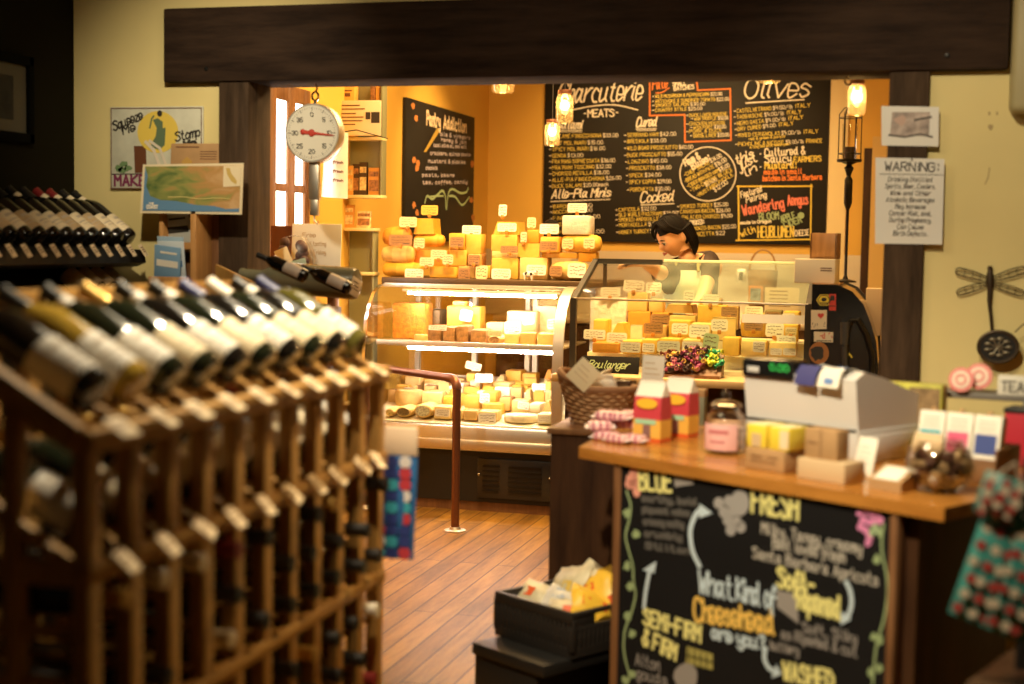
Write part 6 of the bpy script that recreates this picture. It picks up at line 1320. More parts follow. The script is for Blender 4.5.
# register
t = ctr_thing('cash_register', 'grey cash register with a black display strip on the counter', 'cash register', 746, 449)
Mg, Mg2 = mat('register_grey', (.72, .71, .69), .45), mat('register_dark_grey', (.60, .59, .57), .45)
YZl = Matrix(((0, 0, 1, 0), (1, 0, 0, 0), (0, 1, 0, 0), (0, 0, 0, 1)))
part(MB().rbox(-.005, .375, -.01, .30, 0, .09, .006), 'cash_drawer', Mg2, t)
part(MB().prism([(0, .09), (-.012, .165), (-.02, .225), (.02, .245), (.11, .225), (.30, .165), (.30, .09)], 0, .37, M=YZl), 'housing', Mg, t)
part(MB().rbox(-.004, .175, -.028, .055, .205, .262, .012), 'display', M_blackgloss, t)
b = MB(); st, W = glyphs('0.00')
for q in st: strip(b, [(.10+x*.0035, -.029, .232+y*.003) for x, y in q], .0028, PV((0, -1, 0)))
part(b, 'digits', mat('display_green', (.02, .25, .04), .4, emit=.6, emc=(.05, .7, .1)), t)
b = MB(); b.rbox(.02, .06, -.0305, -.027, .222, .238, .003); part(b, 'badge', mat('silver_badge', (.6, .6, .58), .3), t)
part(MB().box(.0, .37, -.0125, -.009, .088, .094), 'seam', M_black, t)
part(MB().rbox(.372, .378, .03, .27, .02, .075, .002), 'side_panel', Mg, t)
for nm, lb, x, mm in (('printed_leaflet', 'navy and white leaflet with a round seal lying over the register top', .19, mat('navy_print', (.06, .06, .20), .4)), ('printed_card', 'white card with blue marks lying over the register top', .265, M_paper)):
    tt = thing(nm, lb, 'leaflet', t.location+Matrix.Rotation(RAD(CR), 3, 'Z') @ PV((x, -.002, .249)), (RAD(-14), 0, RAD(CR-4)))
    b = MB(); n = 6
    pr = [(-.026, -.055), (-.024, -.02), (-.012, .0), (.03, .006), (.07, .003), (.12, .002)]
    for y, z in pr: b.v += [PV((0, y, z)), PV((.07, y, z)), PV((0, y+.001, z+.0025)), PV((.07, y+.001, z+.0025))]
    for j in range(5):
        k = 4*j; b.f += [[k, k+1, k+5, k+4], [k+2, k+6, k+7, k+3], [k, k+4, k+6, k+2], [k+1, k+3, k+7, k+5]]; b.m += [0]*4; b.sm += [True]*4
    b.f += [[0, 2, 3, 1], [20, 21, 23, 22]]; b.m += [0, 0]; b.sm += [False]*2
    part(b, 'sheet', mm, tt)
    if nm == 'printed_leaflet':
        part(MB().lathe([(0, 0), (.024, 0), (.024, .001), (0, .001)], 20, 0, T(.03, .055, .0075) @ RX(-2)), 'seal', mat('pale_seal', (.60, .62, .66), .5), tt)
        part(MB().box(.058, .07, .0, .12, .0065, .0092), 'white_edge', M_paper, tt)
    else: part(MB().box(.022, .05, -.0285, -.026, -.045, -.030).box(.022, .05, .02, .034, .0080, .0092).box(.022, .05, .045, .055, .0065, .0085), 'print', mat('blue_print', (.15, .28, .60), .5), tt)
# coffee bags
def coffee(px, py, label, rz):
    t = ctr_thing('coffee_bag', label, 'bag', px, py, rz, group='paired red and yellow coffee bags')
    W_, D_, H_ = .088, .062, .172
    prof_ = [(0, 1, 1), (.03, 1.03, 1.05), (.09, 1.02, 1.06), (.13, 1.0, .9), (.155, .98, .35), (H_, .96, .10)]
    def slab(z0, z1, k, m, nm, lab):
        b = MB(); zs = [z0]+[z for z, _, _ in prof_ if z0 < z < z1]+[z1]
        def wd_(z):
            for (za, a1, a2), (zb2, c1, c3) in zip(prof_, prof_[1:]):
                if za <= z <= zb2: f = (z-za)/(zb2-za); return a1+(c1-a1)*f, a2+(c3-a2)*f
        for z in zs:
            a, c = wd_(z); b.v += [PV((-W_/2*a*k, -D_/2*c*k, z)), PV((W_/2*a*k, -D_/2*c*k, z)), PV((W_/2*a*k, D_/2*c*k, z)), PV((-W_/2*a*k, D_/2*c*k, z))]
        for i in range(len(zs)-1):
            for j in range(4): b.f.append([4*i+j, 4*i+(j+1) % 4, 4*i+4+(j+1) % 4, 4*i+4+j]); b.m.append(0); b.sm.append(False)
        b.f += [[3, 2, 1, 0], [4*len(zs)-4+j for j in range(4)]]; b.m += [0, 0]; b.sm += [False]*2
        part(b, nm, m, t, label=lab)
    slab(0, .012, 1.0, mat('bag_red_orange', (.70, .13, .03), .4), 'base_band', 'red base band')
    slab(.012, .065, 1.0, mat('bag_amber', (.80, .46, .08), .4), 'lower_panel', 'amber lower panel')
    slab(.065, .132, 1.0, mat('bag_red', (.80, .12, .05), .4), 'middle_panel', 'red middle panel')
    slab(.132, H_, 1.0, mat('bag_white_top', (.82, .76, .66), .4), 'folded_top', 'white folded top')
    b = MB(); b.lathe([(0, 0), (.030, 0), (.030, .003), (0, .003)], 20, 0, T(0, -D_/2*1.06, .112) @ RX(86) @ Matrix.Diagonal((1.15, .5, 1, 1))); part(b, 'oval_logo', mat('bag_yellow', (.85, .50, .04), .4), t)
    part(MB().box(-.038, .030, -D_/2*1.08-.001, -D_/2*1.06, .052, .066), 'mint_strip', mat('bag_mint', (.35, .62, .42), .5), t)
    part(MB().box(-.012, .012, -D_/2*1.08-.001, -D_/2*1.05, .012, .05), 'window', mat('bag_window', (.25, .13, .12), .3), t)
    part(MB().rbox(-W_*.47, W_*.47, -.004, .004, H_-.012, H_+.004, .001), 'tin_tie', mat('bag_white_top', (.82, .76, .66), .4), t)
coffee(652, 441, 'red white and yellow coffee bag with oval logo, nearer of the two', -20)
coffee(680, 436, 'red white and yellow coffee bag with oval logo, right behind its twin', -20)
# striped candy packs
for i, (px, py, rz, dz) in enumerate([(606, 440, -10, 0), (619, 443, -25, 0), (633, 443, -15, 0), (644, 438, 10, 0), (612, 434, -30, .018), (626, 436, -5, .018), (638, 434, -28, .018), (600, 438, 15, .018), (619, 437, -20, .036), (633, 436, 12, .036), (607, 436, -8, .036)]):
    p = on(px, py, .85); lb = ['leftmost lower', 'second lower', 'third lower', 'rightmost lower', 'left upper', 'middle upper', 'right upper', 'far left upper', 'topmost middle', 'topmost right', 'topmost left'][i]
    t = thing('candy_packet', f'pink and white striped candy packet, {lb} one of the pile', 'candy packet', (p.x, p.y, .8505+dz*1.4), (RAD(6 if dz else 0), RAD(rnd.uniform(-4, 4)), RAD(rz)), 'striped candy packets')
    part(MB().rbox(-.035, .035, -.027, .027, 0, .024, .010, 0, None, 3), 'wrapper', mat('packet_pink', (.80, .50, .50), .35), t)
    b = MB()
    for k in (-.02, .0, .02): b.rbox(k-.005, k+.004, -.0276, .0276, .0006, .0246, .010, 0, None, 3)
    part(b, 'stripes', mat('packet_plum', (.38, .06, .14), .35), t)
    part(MB().rbox(-.045, -.034, -.022, .022, .007, .011, .001).rbox(.034, .045, -.022, .022, .007, .011, .001), 'crimped_ends', mat('packet_white', (.84, .72, .70), .35), t)
# wicker basket with card, dark jar, carton, bottles on the cabinet
p = at(596, 424, z=.815)
t = thing('wicker_basket', 'brown wicker basket holding packets left of the coffee bags', 'basket', (p.x, p.y+.02, .8155), RAD(-8))
Mw, Mw2 = mat('wicker', (.46, .25, .11), .7, var=.3, vs=60), mat('wicker_dark', (.28, .13, .055), .7)
def bxy(a, f): return (.085+.045*f)*cos(a), (.065+.035*f)*sin(a)
b = MB()
for k in range(9):
    f = k/8; z = .008+.105*f
    b.tube([(bxy(2*pi*i/36, f)[0]*(1+.03*(1 if (i+k) % 2 else -1)), bxy(2*pi*i/36, f)[1]*(1+.03*(1 if (i+k) % 2 else -1)), z+.045*f*max(0, -cos(2*pi*i/36))) for i in range(36)], .0105, 6, closed=True)
part(b, 'weave', Mw, t)
b = MB(); b.tube([(bxy(2*pi*i/36, 1.06)[0], bxy(2*pi*i/36, 1.06)[1], .122+.050*max(0, -cos(2*pi*i/36))) for i in range(36)], .013, 8, closed=True); part(b, 'rim', Mw2, t)
part(MB().lathe([(0, 0), (.085, 0), (.085, .008), (0, .008)], 24, 0, Matrix.Diagonal((1, .78, 1, 1))), 'base', Mw2, t)
for i, (x, y, z, rz, m, lb) in enumerate([(-.02, -.01, .055, 20, mat('cellophane', (.72, .62, .46), .25, var=.3, vs=30), 'tan'), (.04, .0, .06, -25, mat('cellophane_w', (.80, .74, .64), .2, var=.2, vs=30), 'clear white'), (.0, .03, .07, 60, mat('cellophane', (.72, .62, .46), .25), 'tan rear')]):
    q = t.location+PV((x, y, z)); tt = thing('snack_packet', f'{lb} packet sticking out of the wicker basket', 'packet', q, (RAD(18), RAD(10-12*i), RAD(rz)))
    part(MB().rbox(-.045, .045, -.018, .018, 0, .10, .015, 0, None, 3), 'wrapper', m, tt); part(MB().rbox(-.043, .043, -.003, .003, .092, .115, .002), 'crimp', m, tt)
p = at(583, 375, y=p.y-.095)-PV((.028, 0, .032))
t = thing('price_card', 'cream square card tilted like a diamond on the wicker basket', 'price card', (p.x, p.y, p.z), (RAD(-8), RAD(41), 0))
part(MB().rbox(-.042, .042, -.001, .001, 0, .086, .001), 'card', M_paper2, t); b = MB()
for k in range(3): b.box(-.03, .028-.01*k, -.0016, -.001, .03+.016*k, .033+.016*k)
part(b, 'writing', mat('faint_ink', (.60, .46, .28), .7), t)
p = at(622, 423, z=.815)
t = thing('dark_jar', 'dark jar with tan sides between basket and coffee bags', 'jar', (p.x, p.y+.03, .8155), RAD(-15))
part(MB().rbox(-.034, .034, -.03, .03, 0, .145, .008, 0, None, 3), 'jar', mat('brown_jar', (.07, .035, .02), .2), t); part(MB().rbox(-.046, -.030, -.032, .032, 0, .15, .003), 'side_label', mat('tan_side', (.55, .36, .14), .5), t); part(MB().rbox(-.035, .035, -.031, .031, .035, .040, .001), 'band', M_kraft, t)
t = thing('price_card', 'cream square card on a clip standing above the coffee bags', 'price card', (at(650, 378, y=4.62).x, 4.66, at(650, 382, y=4.66).z), (RAD(-5), RAD(2), RAD(-6)))
part(MB().rbox(-.038, .038, -.001, .001, .0, .088, .002), 'card', M_paper, t); part(MB().tube([(0, .003, .02), (0, .006, .815-t.location.z)], .004, 6), 'stem', M_kraft, t)
b = MB()
for k in range(3): b.box(-.028, .026-.01*k, -.0016, -.001, .025+.018*k, .028+.018*k)
part(b, 'writing', mat('faint_ink', (.60, .46, .28), .7), t)
p = at(696, 428, z=.815)
t = thing('tall_carton', 'tall grey green carton with a kraft top behind the coffee bags', 'box', (p.x, p.y+.03, .8155), RAD(-6))
part(MB().rbox(-.027, .027, -.025, .025, 0, .105, .002), 'carton', mat('sage_carton', (.22, .22, .14), .5), t); part(MB().rbox(-.028, .028, -.026, .026, .103, .128, .002), 'lid', M_kraft, t)
p = at(571, 424, z=.815)
t = thing('small_bottle', 'small white bottle at the left edge of the dark cabinet', 'bottle', (p.x+.01, p.y+.03, .8155), 0)
part(MB().lathe([(0, 0), (.014, 0), (.015, .004), (.015, .045), (.006, .062), (.006, .075), (0, .075)], 16), 'body', M_white, t); part(MB().lathe([(0, .073), (.008, .073), (.008, .088), (0, .089)], 12), 'cap', M_white, t)
# apothecary jar with a pink label
t = ctr_thing('glass_jar', 'clear glass jar with a pink label on the counter', 'jar', 725, 452, -10)
part(MB().lathe([(0, .0), (.050, 0), (.056, .006), (.057, .085), (.050, .105), (.040, .112), (.040, .125), (.038, .125), (.038, .111), (.048, .103), (.054, .085), (.053, .008), (0, .004)], 28), 'glass', G_jar, t)
part(MB().lathe([(.0375, .125), (.046, .127), (.044, .134), (.030, .142), (.008, .146), (.012, .152), (.013, .162), (.008, .170), (0, .172)], 24), 'stopper', thin_glass('stopper_glass', (.98, .95, .9), .12), t)
part(MB().lathe([(.0578, .010), (.0582, .012), (.0582, .080), (.0578, .082)], 20, 0, None, RAD(-150), RAD(-40)), 'label', mat('pink_label', (.80, .46, .45), .6), t, label='pink label')
b = MB(); b.lathe([(.0584, .055), (.0586, .056), (.0586, .066), (.0584, .067)], 12, 0, None, RAD(-125), RAD(-65)).lathe([(.0584, .030), (.0586, .031), (.0586, .036), (.0584, .037)], 12, 0, None, RAD(-118), RAD(-75)); part(b, 'print', mat('rose_print', (.55, .18, .2), .6), t)
part(MB().lathe([(0, .005), (.050, .006), (.051, .07), (.03, .085), (0, .09)], 18), 'contents', mat('jar_sweets', (.62, .40, .30), .5, var=.5, vs=120, bump=.6), t)
# boxes in front of the register
def carton(px, py, wd, dp, h, m, label, rz=CR, z=.85, print_=None, dx=0, dy=0, name='box', extra=None):
    p = on(px, py, .85)+E1*dx+E2*dy; t = thing(name, label, 'box', (p.x, p.y, z+.0005), RAD(rz))
    part(MB().rbox(-wd/2, wd/2, 0, dp, 0, h, .003), 'carton', m, t)
    if print_:
        b = MB()
        for (x0, x1, z0, z1) in print_[1]: b.box(wd*x0-wd/2, wd*x1-wd/2, -.001, 0, h*z0, h*z1)
        part(b, 'print', print_[0], t)
    if extra: extra(t, wd, dp, h)
    return t
carton(764, 471, .125, .10, .055, M_kraft, 'kraft box with faint print under the yellow packets', print_=(M_brownink, [(.15, .45, .6, .68), (.15, .8, .4, .45), (.55, .85, .62, .68)]))
def flap(t, wd, dp, h): part(MB().box(-wd/2+.004, wd/2-.004, .004, dp-.004, h, h+.002), 'lid', mat('pale_yellow_lid', (.82, .74, .42), .5), t)
for i, (dx, lb) in enumerate(((-.036, 'yellow packet with a tan front, left one on the kraft box'), (.036, 'yellow and white packet, right one on the kraft box'))):
    carton(764, 471, .062, .085, .058, mat('bright_yellow_card', (.85, .66, .06), .5), lb, z=.9055, dx=dx, dy=.01, name='yellow_packet', print_=((M_kraftlight if i == 0 else M_paper2), [(.28, .75, .05, .62)] if i == 0 else [(.55, .98, .1, .9)]), extra=flap)
carton(820, 482, .14, .085, .052, M_kraftlight, 'pale kraft box under an upright brown box', z=.85)
carton(820, 482, .096, .05, .074, M_kraft, 'upright brown kraft box on the pale one', z=.9025, dy=.015, dx=-.012, print_=(M_brownink, [(.49, .51, 0, 1), (.1, .4, .5, .54)]))
t = ctr_thing('card_sign', 'white rounded card standing upright right of the kraft boxes', 'sign', 862, 476, -48); t.rotation_euler = (RAD(-14), 0, RAD(-38))
part(MB().rbox(-.030, .030, -.002, .002, 0, .098, .0018), 'card', M_paper, t); b = MB()
for k in range(4): b.box(-.02, .016-.006*(k % 2), -.0026, -.002, .03+.014*k, .0325+.014*k)
part(b, 'writing', mat('grey_ink', (.5, .46, .42), .7), t)
t = ctr_thing('kraft_tray', 'low kraft box with a white slip leaning on it', 'box', 884, 491, CR)
part(MB().prism([(0, 0), (0, .024), (.07, .052), (.075, 0)], -.045, .045, M=YZl), 'carton', M_kraft, t)
part(MB().rbox(-.033, .033, 0, .062, 0, .0015, .0005, 0, T(0, .004, .0262) @ RX(21.8)), 'slip', M_paper, t, label='white slip')
# glass fishbowl of corks
t = ctr_thing('fish_bowl', 'round glass bowl of corks and cards at the counter corner', 'bowl', 939, 491, 0)
part(MB().lathe([(0, .0), (.04, .0), (.062, .016), (.078, .045), (.080, .065), (.070, .095), (.052, .115), (.054, .121), (.050, .121), (.048, .115), (.066, .094), (.076, .065), (.074, .045), (.059, .019), (0, .004)], 30), 'glass', thin_glass('bowl_glass', (.95, .93, .9), .35), t)
Mck = mat('cork', (.55, .38, .20), .8, var=.3, vs=120); ckm = MB().lathe([(0, -.02), (.011, -.02), (.0115, 0), (.011, .02), (0, .02)], 12).mesh('cork', Mck); fix_smooth(ckm)
drk = MB().lathe([(0, -.02), (.011, -.02), (.0115, 0), (.011, .02), (0, .02)], 12).mesh('cork', mat('wine_stained_cork', (.10, .04, .03), .7)); fix_smooth(drk)
i = 0
for z, R0, cnt in ((.020, .034, 7), (.042, .052, 11), (.064, .054, 11), (.084, .040, 7)):
    for k in range(cnt):
        a = 2*pi*k/cnt+z*40; st_ = (i % 2 == 1)
        o = bpy.data.objects.new('cork', drk if st_ else ckm); COL.objects.link(o); o.location = t.location+PV((R0*cos(a), R0*sin(a), z)); o.rotation_euler = (rnd.uniform(.6, 1.6), rnd.uniform(-.6, .6), a+1.5)
        tag(o, ('wine stained dark cork' if st_ else 'tan cork')+' in the round glass bowl', 'cork', 'stained corks in the bowl' if st_ else 'tan corks in the bowl'); i += 1
q = t.location+PV((-.035, -.01, .092)); tt = thing('business_card', 'pale kraft card leaning in the mouth of the glass bowl', 'card', q, (RAD(-25), 0, RAD(-25)))
part(MB().rbox(-.035, .035, -.001, .001, 0, .048, .0008), 'card', M_kraftlight, tt)
# card box with three packs
t = ctr_thing('packet_box', 'kraft tray box holding three rows of white seed style packets', 'box', 950, 480, -24)
t['label'] = 'dark kraft tray box holding three upright white packets'
part(MB().rbox(-.115, .115, 0, .006, 0, .06, .002).rbox(-.115, -.109, 0, .16, 0, .075, .002).rbox(.109, .115, 0, .16, 0, .085, .002).rbox(-.115, .115, .154, .16, 0, .085, .002).rbox(-.115, .115, 0, .16, 0, .005, .002), 'tray', wood('tray_wood', (.16, .07, .025), (.30, .15, .06), 'X', 10, .5), t)
b = MB(); b.tube([(-.06+.022*cos(2*pi*i/20), -.001, .03+.018*sin(2*pi*i/20)) for i in range(20)], .0018, 5, closed=True); part(b, 'stamp', M_ink, t)
for i, (c, cn) in enumerate(((mat('packet_teal', (.03, .42, .52), .4), 'teal'), (mat('packet_rose', (.72, .12, .24), .4), 'rose'), (mat('packet_navy', (.05, .08, .28), .4), 'navy'))):
    Rz = Matrix.Rotation(RAD(-24), 3, 'Z')
    q = t.location+Rz @ PV((-.072+.072*i, .02, .006)); tt = thing('paper_packet', f'white packet with a {cn} block standing in the tray box', 'packet', q, (RAD(-12), 0, RAD(-24)))
    part(MB().rbox(-.034, .034, 0, .035, 0, .160, .002), 'packet', M_paper, tt); part(MB().box(-.028, .026, -.001, 0, .062, .112), 'colour_block', c, tt)
    b = MB()
    for k in range(3): b.box(-.024, .02, -.001, 0, .120+.011*k, .1235+.011*k)
    part(b, 'print', mat('grey_ink', (.5, .46, .42), .7), tt); part(MB().rbox(-.006, .006, .002, .014, .158, .170, .002), 'twine_knot', M_kraft, tt)
# things at the right end of the counter
def bx(px, py, y): return at(px, py, y=y)
p = at(886, 440, y=4.05)
t = thing('green_box', 'yellow green printed box behind the packet tray', 'box', (at(908, 430, y=4.1).x, 4.06, .8505), RAD(-18))
part(MB().rbox(-.075, .09, 0, .05, 0, .20, .003), 'carton', mat('lime_carton', (.48, .46, .06), .45, var=.25, vs=18), t); part(MB().box(-.068, -.006, -.001, 0, .02, .18), 'panel', mat('lime_print', (.60, .62, .12), .45, var=.3, vs=30), t); part(MB().box(.0, .085, -.001, 0, .09, .19), 'photo', mat('brown_photo', (.30, .20, .10), .45, var=.5, vs=40), t)
q0 = at(965, 408, y=4.12)
t = thing('grey_riser', 'grey metal riser shelf behind the packets', 'shelf', (q0.x, 4.16, .8505), RAD(-10))
part(MB().rbox(-.13, .17, -.06, .06, .16, .178, .003).rbox(-.13, -.12, -.06, .06, 0, .165, .002).rbox(.16, .17, -.06, .06, 0, .165, .002), 'sheet', mat('riser_grey', (.17, .16, .14), .5), t)
for i, (px, py, r, lb) in enumerate(((961, 380, .034, 'left pink and white round tin lid leaning on the grey riser'), (979, 377, .036, 'right pink and white round tin lid leaning on the grey riser'))):
    c_ = at(px, py, y=4.08); tt = thing('round_tin', lb, 'tin', (c_.x, 4.09+.012*i, c_.z-r), (RAD(-10), 0, RAD(-14)))
    part(MB().lathe([(0, -.006), (r*.96, -.006), (r, -.003), (r, .004), (0, .004)], 26, 0, T(0, 0, r) @ RX(90)), 'lid', mat('tin_pink', (.70, .22, .20), .4), tt)
    part(MB().lathe([(0, 0), (r*.72, 0), (r*.72, .001), (0, .001)], 24, 0, T(0, -.0062-.0 if False else -.005, r) @ RX(90)), 'face', mat('tin_cream', (.80, .64, .52), .4), tt)
    part(MB().lathe([(r*.30, 0), (r*.46, 0), (r*.46, .0015), (r*.30, .0015)], 20, 0, T(0, -.0062, r) @ RX(90)), 'ring', mat('tin_pink', (.7, .22, .2), .4), tt)
c_ = at(957, 363, y=4.1); t = thing('red_ornament', 'small orange red rounded ornament behind the round tins', 'ornament', (c_.x, 4.15, 1.029), 0)
part(MB().lathe([(0, 0), (.012, 0), (.017, .02), (.015, .04), (.006, .05), (0, .052)], 14), 'body', mat('red_glaze', (.45, .08, .03), .3), t); part(MB().tube([(0, 0, .05), (.006, 0, .06)], .003, 6), 'tip', M_kraft, t)
c0, c1 = at(997, 398, y=4.08), at(1030, 376, y=4.08)
t = thing('grey_sign', 'pale grey card lettered at the far right by the round tins', 'sign', ((c0.x+c1.x)/2, 4.08, c0.z), (RAD(-6), 0, RAD(-8)))
hw, h = (c1.x-c0.x)/2, c1.z-c0.z
part(MB().rbox(-hw, hw, -.001, .001, 0, h, .001), 'card', mat('grey_card', (.62, .60, .52), .6), t); b = MB(); st, W = glyphs('TEA', 1.2)
for q in st: strip(b, [(-hw*.75+x*hw*1.4/W, -.001, h*.3+y*h*.07) for x, y in q], .004, PV((0, -1, 0)))
part(b, 'lettering', M_ink, t); part(MB().tube([(0, .004, .02), (0, .010, 1.029-c0.z)], .003, 6), 'stem', M_blackmetal, t)
q = at(1012, 445, y=3.95)
t = thing('red_tin', 'red tin at the right end behind the tray box', 'tin', (q.x+.02, 3.95, .8505), RAD(-20))
part(MB().rbox(-.045, .06, 0, .08, 0, .15, .008, 0, None, 3), 'body', mat('tin_red', (.45, .03, .05), .35), t); part(MB().rbox(-.047, .062, -.002, .082, .14, .155, .004), 'lid', M_black, t)
# stand of teal printed pouches right of the counter
sd0 = thing('pouch_stand', 'dark stand at the right of the counter hung with teal pouches', 'rack', (.22, 2.86, 0), RAD(-20))
part(MB().rbox(-.06, .30, -.10, .20, 0, .60, .006), 'base_box', M_darkwood, sd0); part(MB().rbox(-.01, .01, .05, .07, .56, 1.02, .002).rbox(.20, .22, .05, .07, .56, 1.02, .002), 'upright', M_black, sd0); part(MB().rbox(-.03, .24, .045, .075, .92, .94, .002).rbox(-.03, .24, .045, .075, .78, .80, .002), 'bar', M_black, sd0)
Mteal, Mtr, Mtw = mat('teal_pouch', (.05, .26, .23), .4), mat('pouch_red', (.42, .06, .05), .4), mat('pouch_cream', (.66, .56, .42), .4)
def pouch(loc, w_, h_, rot, label):
    t = thing('teal_pouch', label, 'pouch', loc, rot, 'teal patterned pouches'); b = MB(); n = 6
    for j in range(n+1):
        th = .004+.022*sin(pi*j/n); z = h_*j/n
        for (x, y) in ((-w_/2, 0), (-w_/4, -th), (w_/4, -th), (w_/2, 0), (w_/4, th), (-w_/4, th)): b.v.append(PV((x, y, z)))
    for j in range(n):
        for k in range(6): b.f.append([6*j+k, 6*j+(k+1) % 6, 6*j+6+(k+1) % 6, 6*j+6+k]); b.m.append(0); b.sm.append(True)
    b.f += [[5, 4, 3, 2, 1, 0], [6*n+k for k in range(6)]]; b.m += [0, 0]; b.sm += [False]*2
    part(b, 'pouch', Mteal, t)
    for m, nm, o_ in ((Mtr, 'red_print', 0), (Mtw, 'cream_print', 1)):
        b = MB()
        for j in range(6):
            for i in range(3):
                if (i+j) % 2 == o_: b.lathe([(0, 0), (.010, 0), (.010, .002), (0, .002)], 8, 0, T((-.28+.28*i)*w_+rnd.uniform(-.004, .004), -.004-.022*sin(pi*(j+.6)/6.4)-.001, h_*(j+.6)/6.4) @ RX(90))
        part(b, nm, m, t)
    part(MB().tube([(-.02, 0, h_), (0, .01, h_+.03), (.02, 0, h_)], .002, 5), 'loop', Mtw, t)
for px, py, w_, h_, lb in ((981, 622, .085, .21, 'large teal red and cream pouch, left of the hanging pair'), (1012, 632, .085, .22, 'large teal red and cream pouch, right of the hanging pair'), (1006, 517, .085, .08, 'small teal pouch hanging above the pair')):
    q = at(px, py, y=2.78); pouch((q.x-.02, 2.78 if px < 1000 else 2.76, q.z), w_, h_, (0, RAD(16), RAD(-12)), lb)

# ================================================================== LOW BENCH, CRATE, SNACK BAGS
def LL(x, y, z): return CL(x, y, z)
t = thing('low_bench', 'low black bench under the produce crate', 'bench', LL(-.22, .1, 0), RAD(CR))
part(MB().rbox(-.375, -.06, -.064, .34, .185, .22, .003, 0, MC), 'seat', M_black, t, True)
part(MB().rbox(-.37, -.10, -.055, .33, 0, .186, .003, 0, MC), 'base', M_black, t, True)
ox, oy = -.391, .039
t = thing('produce_crate', 'black slatted plastic crate full of snack bags', 'crate', LL(-.22, .19, .221), RAD(CR))
MK = MC @ T(0, 0, .2212); x0, x1, y0, y1, H_ = -.391, -.053, .041, .33, .135
Mcr = mat('crate_plastic', (.020, .016, .013), .5)
part(MB().rbox(x0, x1, y0, y1, 0, .008, .002, 0, MK), 'floor', Mcr, t, True)
def wall(nm, a0, a1, fixed, axis):
    b = MB()
    def bx_(u0, u1, z0, z1, th=.008):
        if axis == 'x': b.rbox(u0, u1, fixed-th/2, fixed+th/2, z0, z1, .0015, 0, MK)
        else: b.rbox(fixed-th/2, fixed+th/2, u0, u1, z0, z1, .0015, 0, MK)
    bx_(a0, a1, .006, .03, .010); 
    if axis == 'y': 
        bx_(a0, a1, H_-.014, H_, .014); m_ = (a0+a1)/2; bx_(a0, m_-.05, H_-.05, H_-.012); bx_(m_+.05, a1, H_-.05, H_-.012); bx_(a0, a1, H_-.058, H_-.044, .010)
    else: bx_(a0, a1, H_-.03, H_, .014)
    n = int((a1-a0)/.018)
    for i in range(n+1): u = a0+(a1-a0)*i/n; bx_(u-.005, u+.005, .02, H_-.045 if axis == 'y' else H_-.02, .012)
    bx_(a0, a1, .05, .058, .006); bx_(a0, a1, .02, H_-.05, .003)
    part(b, nm, Mcr, t, True)
wall('side_wall', x0, x1, y0+.005, 'x'); wall('side_wall', x0, x1, y1-.005, 'x'); wall('end_wall', y0, y1, x0+.005, 'y'); wall('end_wall', y0, y1, x1-.005, 'y')
def snack(x, y, z, wd, h, rot, m, stripe, label, grp):
    wd *= 1.12; h *= 1.12
    q = LL(x, y, z); t = thing('snack_bag', label, 'snack bag', q, (RAD(rot[0]), RAD(rot[1]), RAD(CR+rot[2])), grp); b = MB(); n = 8
    for j in range(n+1):
        v = j/n; th = .003+.024*sin(pi*v)
        for i in range(n+1):
            u = -1+2*i/n; b.v.append(PV((u*wd/2*(1+.04*cos(v*9)), -th*(1-u*u)**.5-.0005+.003*sin(9*u+7*v), h*v)))
        for i in range(n+1):
            u = -1+2*i/n; b.v.append(PV((u*wd/2*(1+.04*cos(v*9)), th*(1-u*u)**.5+.0005, h*v)))
    w_ = 2*(n+1)
    for j in range(n):
        for i in range(n):
            b.f += [[w_*j+i, w_*j+i+1, w_*j+w_+i+1, w_*j+w_+i], [w_*j+n+1+i, w_*j+w_+n+1+i, w_*j+w_+n+2+i, w_*j+n+2+i]]; b.m += [0, 0]; b.sm += [True]*2
    part(b, 'bag', m, t)
    b = MB()
    for (za, zb_, ua, ub) in stripe[1]:
        b.add([(ua*wd/2, -.003-.025*sin(pi*za)*(1-ua*ua)**.5-.002, h*za), (ub*wd/2, -.003-.025*sin(pi*za)*(1-ub*ub)**.5-.002, h*za), (ub*wd/2, -.003-.025*sin(pi*zb_)*(1-ub*ub)**.5-.002, h*zb_), (ua*wd/2, -.003-.025*sin(pi*zb_)*(1-ua*ua)**.5-.002, h*zb_)], [(0, 1, 2, 3)])
    part(b, 'bag_print', stripe[0], t)
Mbw = mat('cream_snack_bag', (.70, .62, .42), .35, var=.2, vs=25); Mbg = mat('grey_white_snack_bag', (.66, .64, .58), .3, var=.2, vs=25); Mby = mat('yellow_snack_bag', (.85, .52, .05), .3, var=.12, vs=20)
Mpr, Mpb, Mpy = mat('snack_red', (.72, .12, .03), .35), mat('snack_blue', (.30, .38, .50), .35), mat('snack_gold', (.80, .56, .12), .35)
z9 = .221+.088
G1, G2 = 'cream snack bags in the crate', 'yellow snack bags in the crate'
snack(-.33, .12, z9-.01, .13, .10, (-58, 8, 12), Mbw, (Mpr, [(.3, .6, -.5, -.1)]), 'cream snack bag with a red spot at the left front of the crate', G1)
snack(-.27, .20, z9+.005, .15, .12, (-38, -14, -8), Mbw, (Mpy, [(.25, .5, .1, .6)]), 'cream snack bag standing highest in the crate left half', G1)
snack(-.21, .14, z9-.01, .14, .11, (-62, 10, 25), Mbg, (Mpb, [(.4, .8, -.6, -.1), (.2, .35, 0, .5)]), 'pale grey snack bag with blue print in the crate middle', G1)
snack(-.20, .24, z9+.01, .16, .11, (-30, 20, 0), Mbw, (Mpy, [(.2, .4, -.5, .4)]), 'cream snack bag leaning at the back of the crate', G1)
snack(-.14, .11, z9-.012, .12, .10, (-66, 0, 40), Mbw, (Mpr, [(.25, .45, -.3, .4)]), 'cream snack bag at the front corner of the crate', G1)
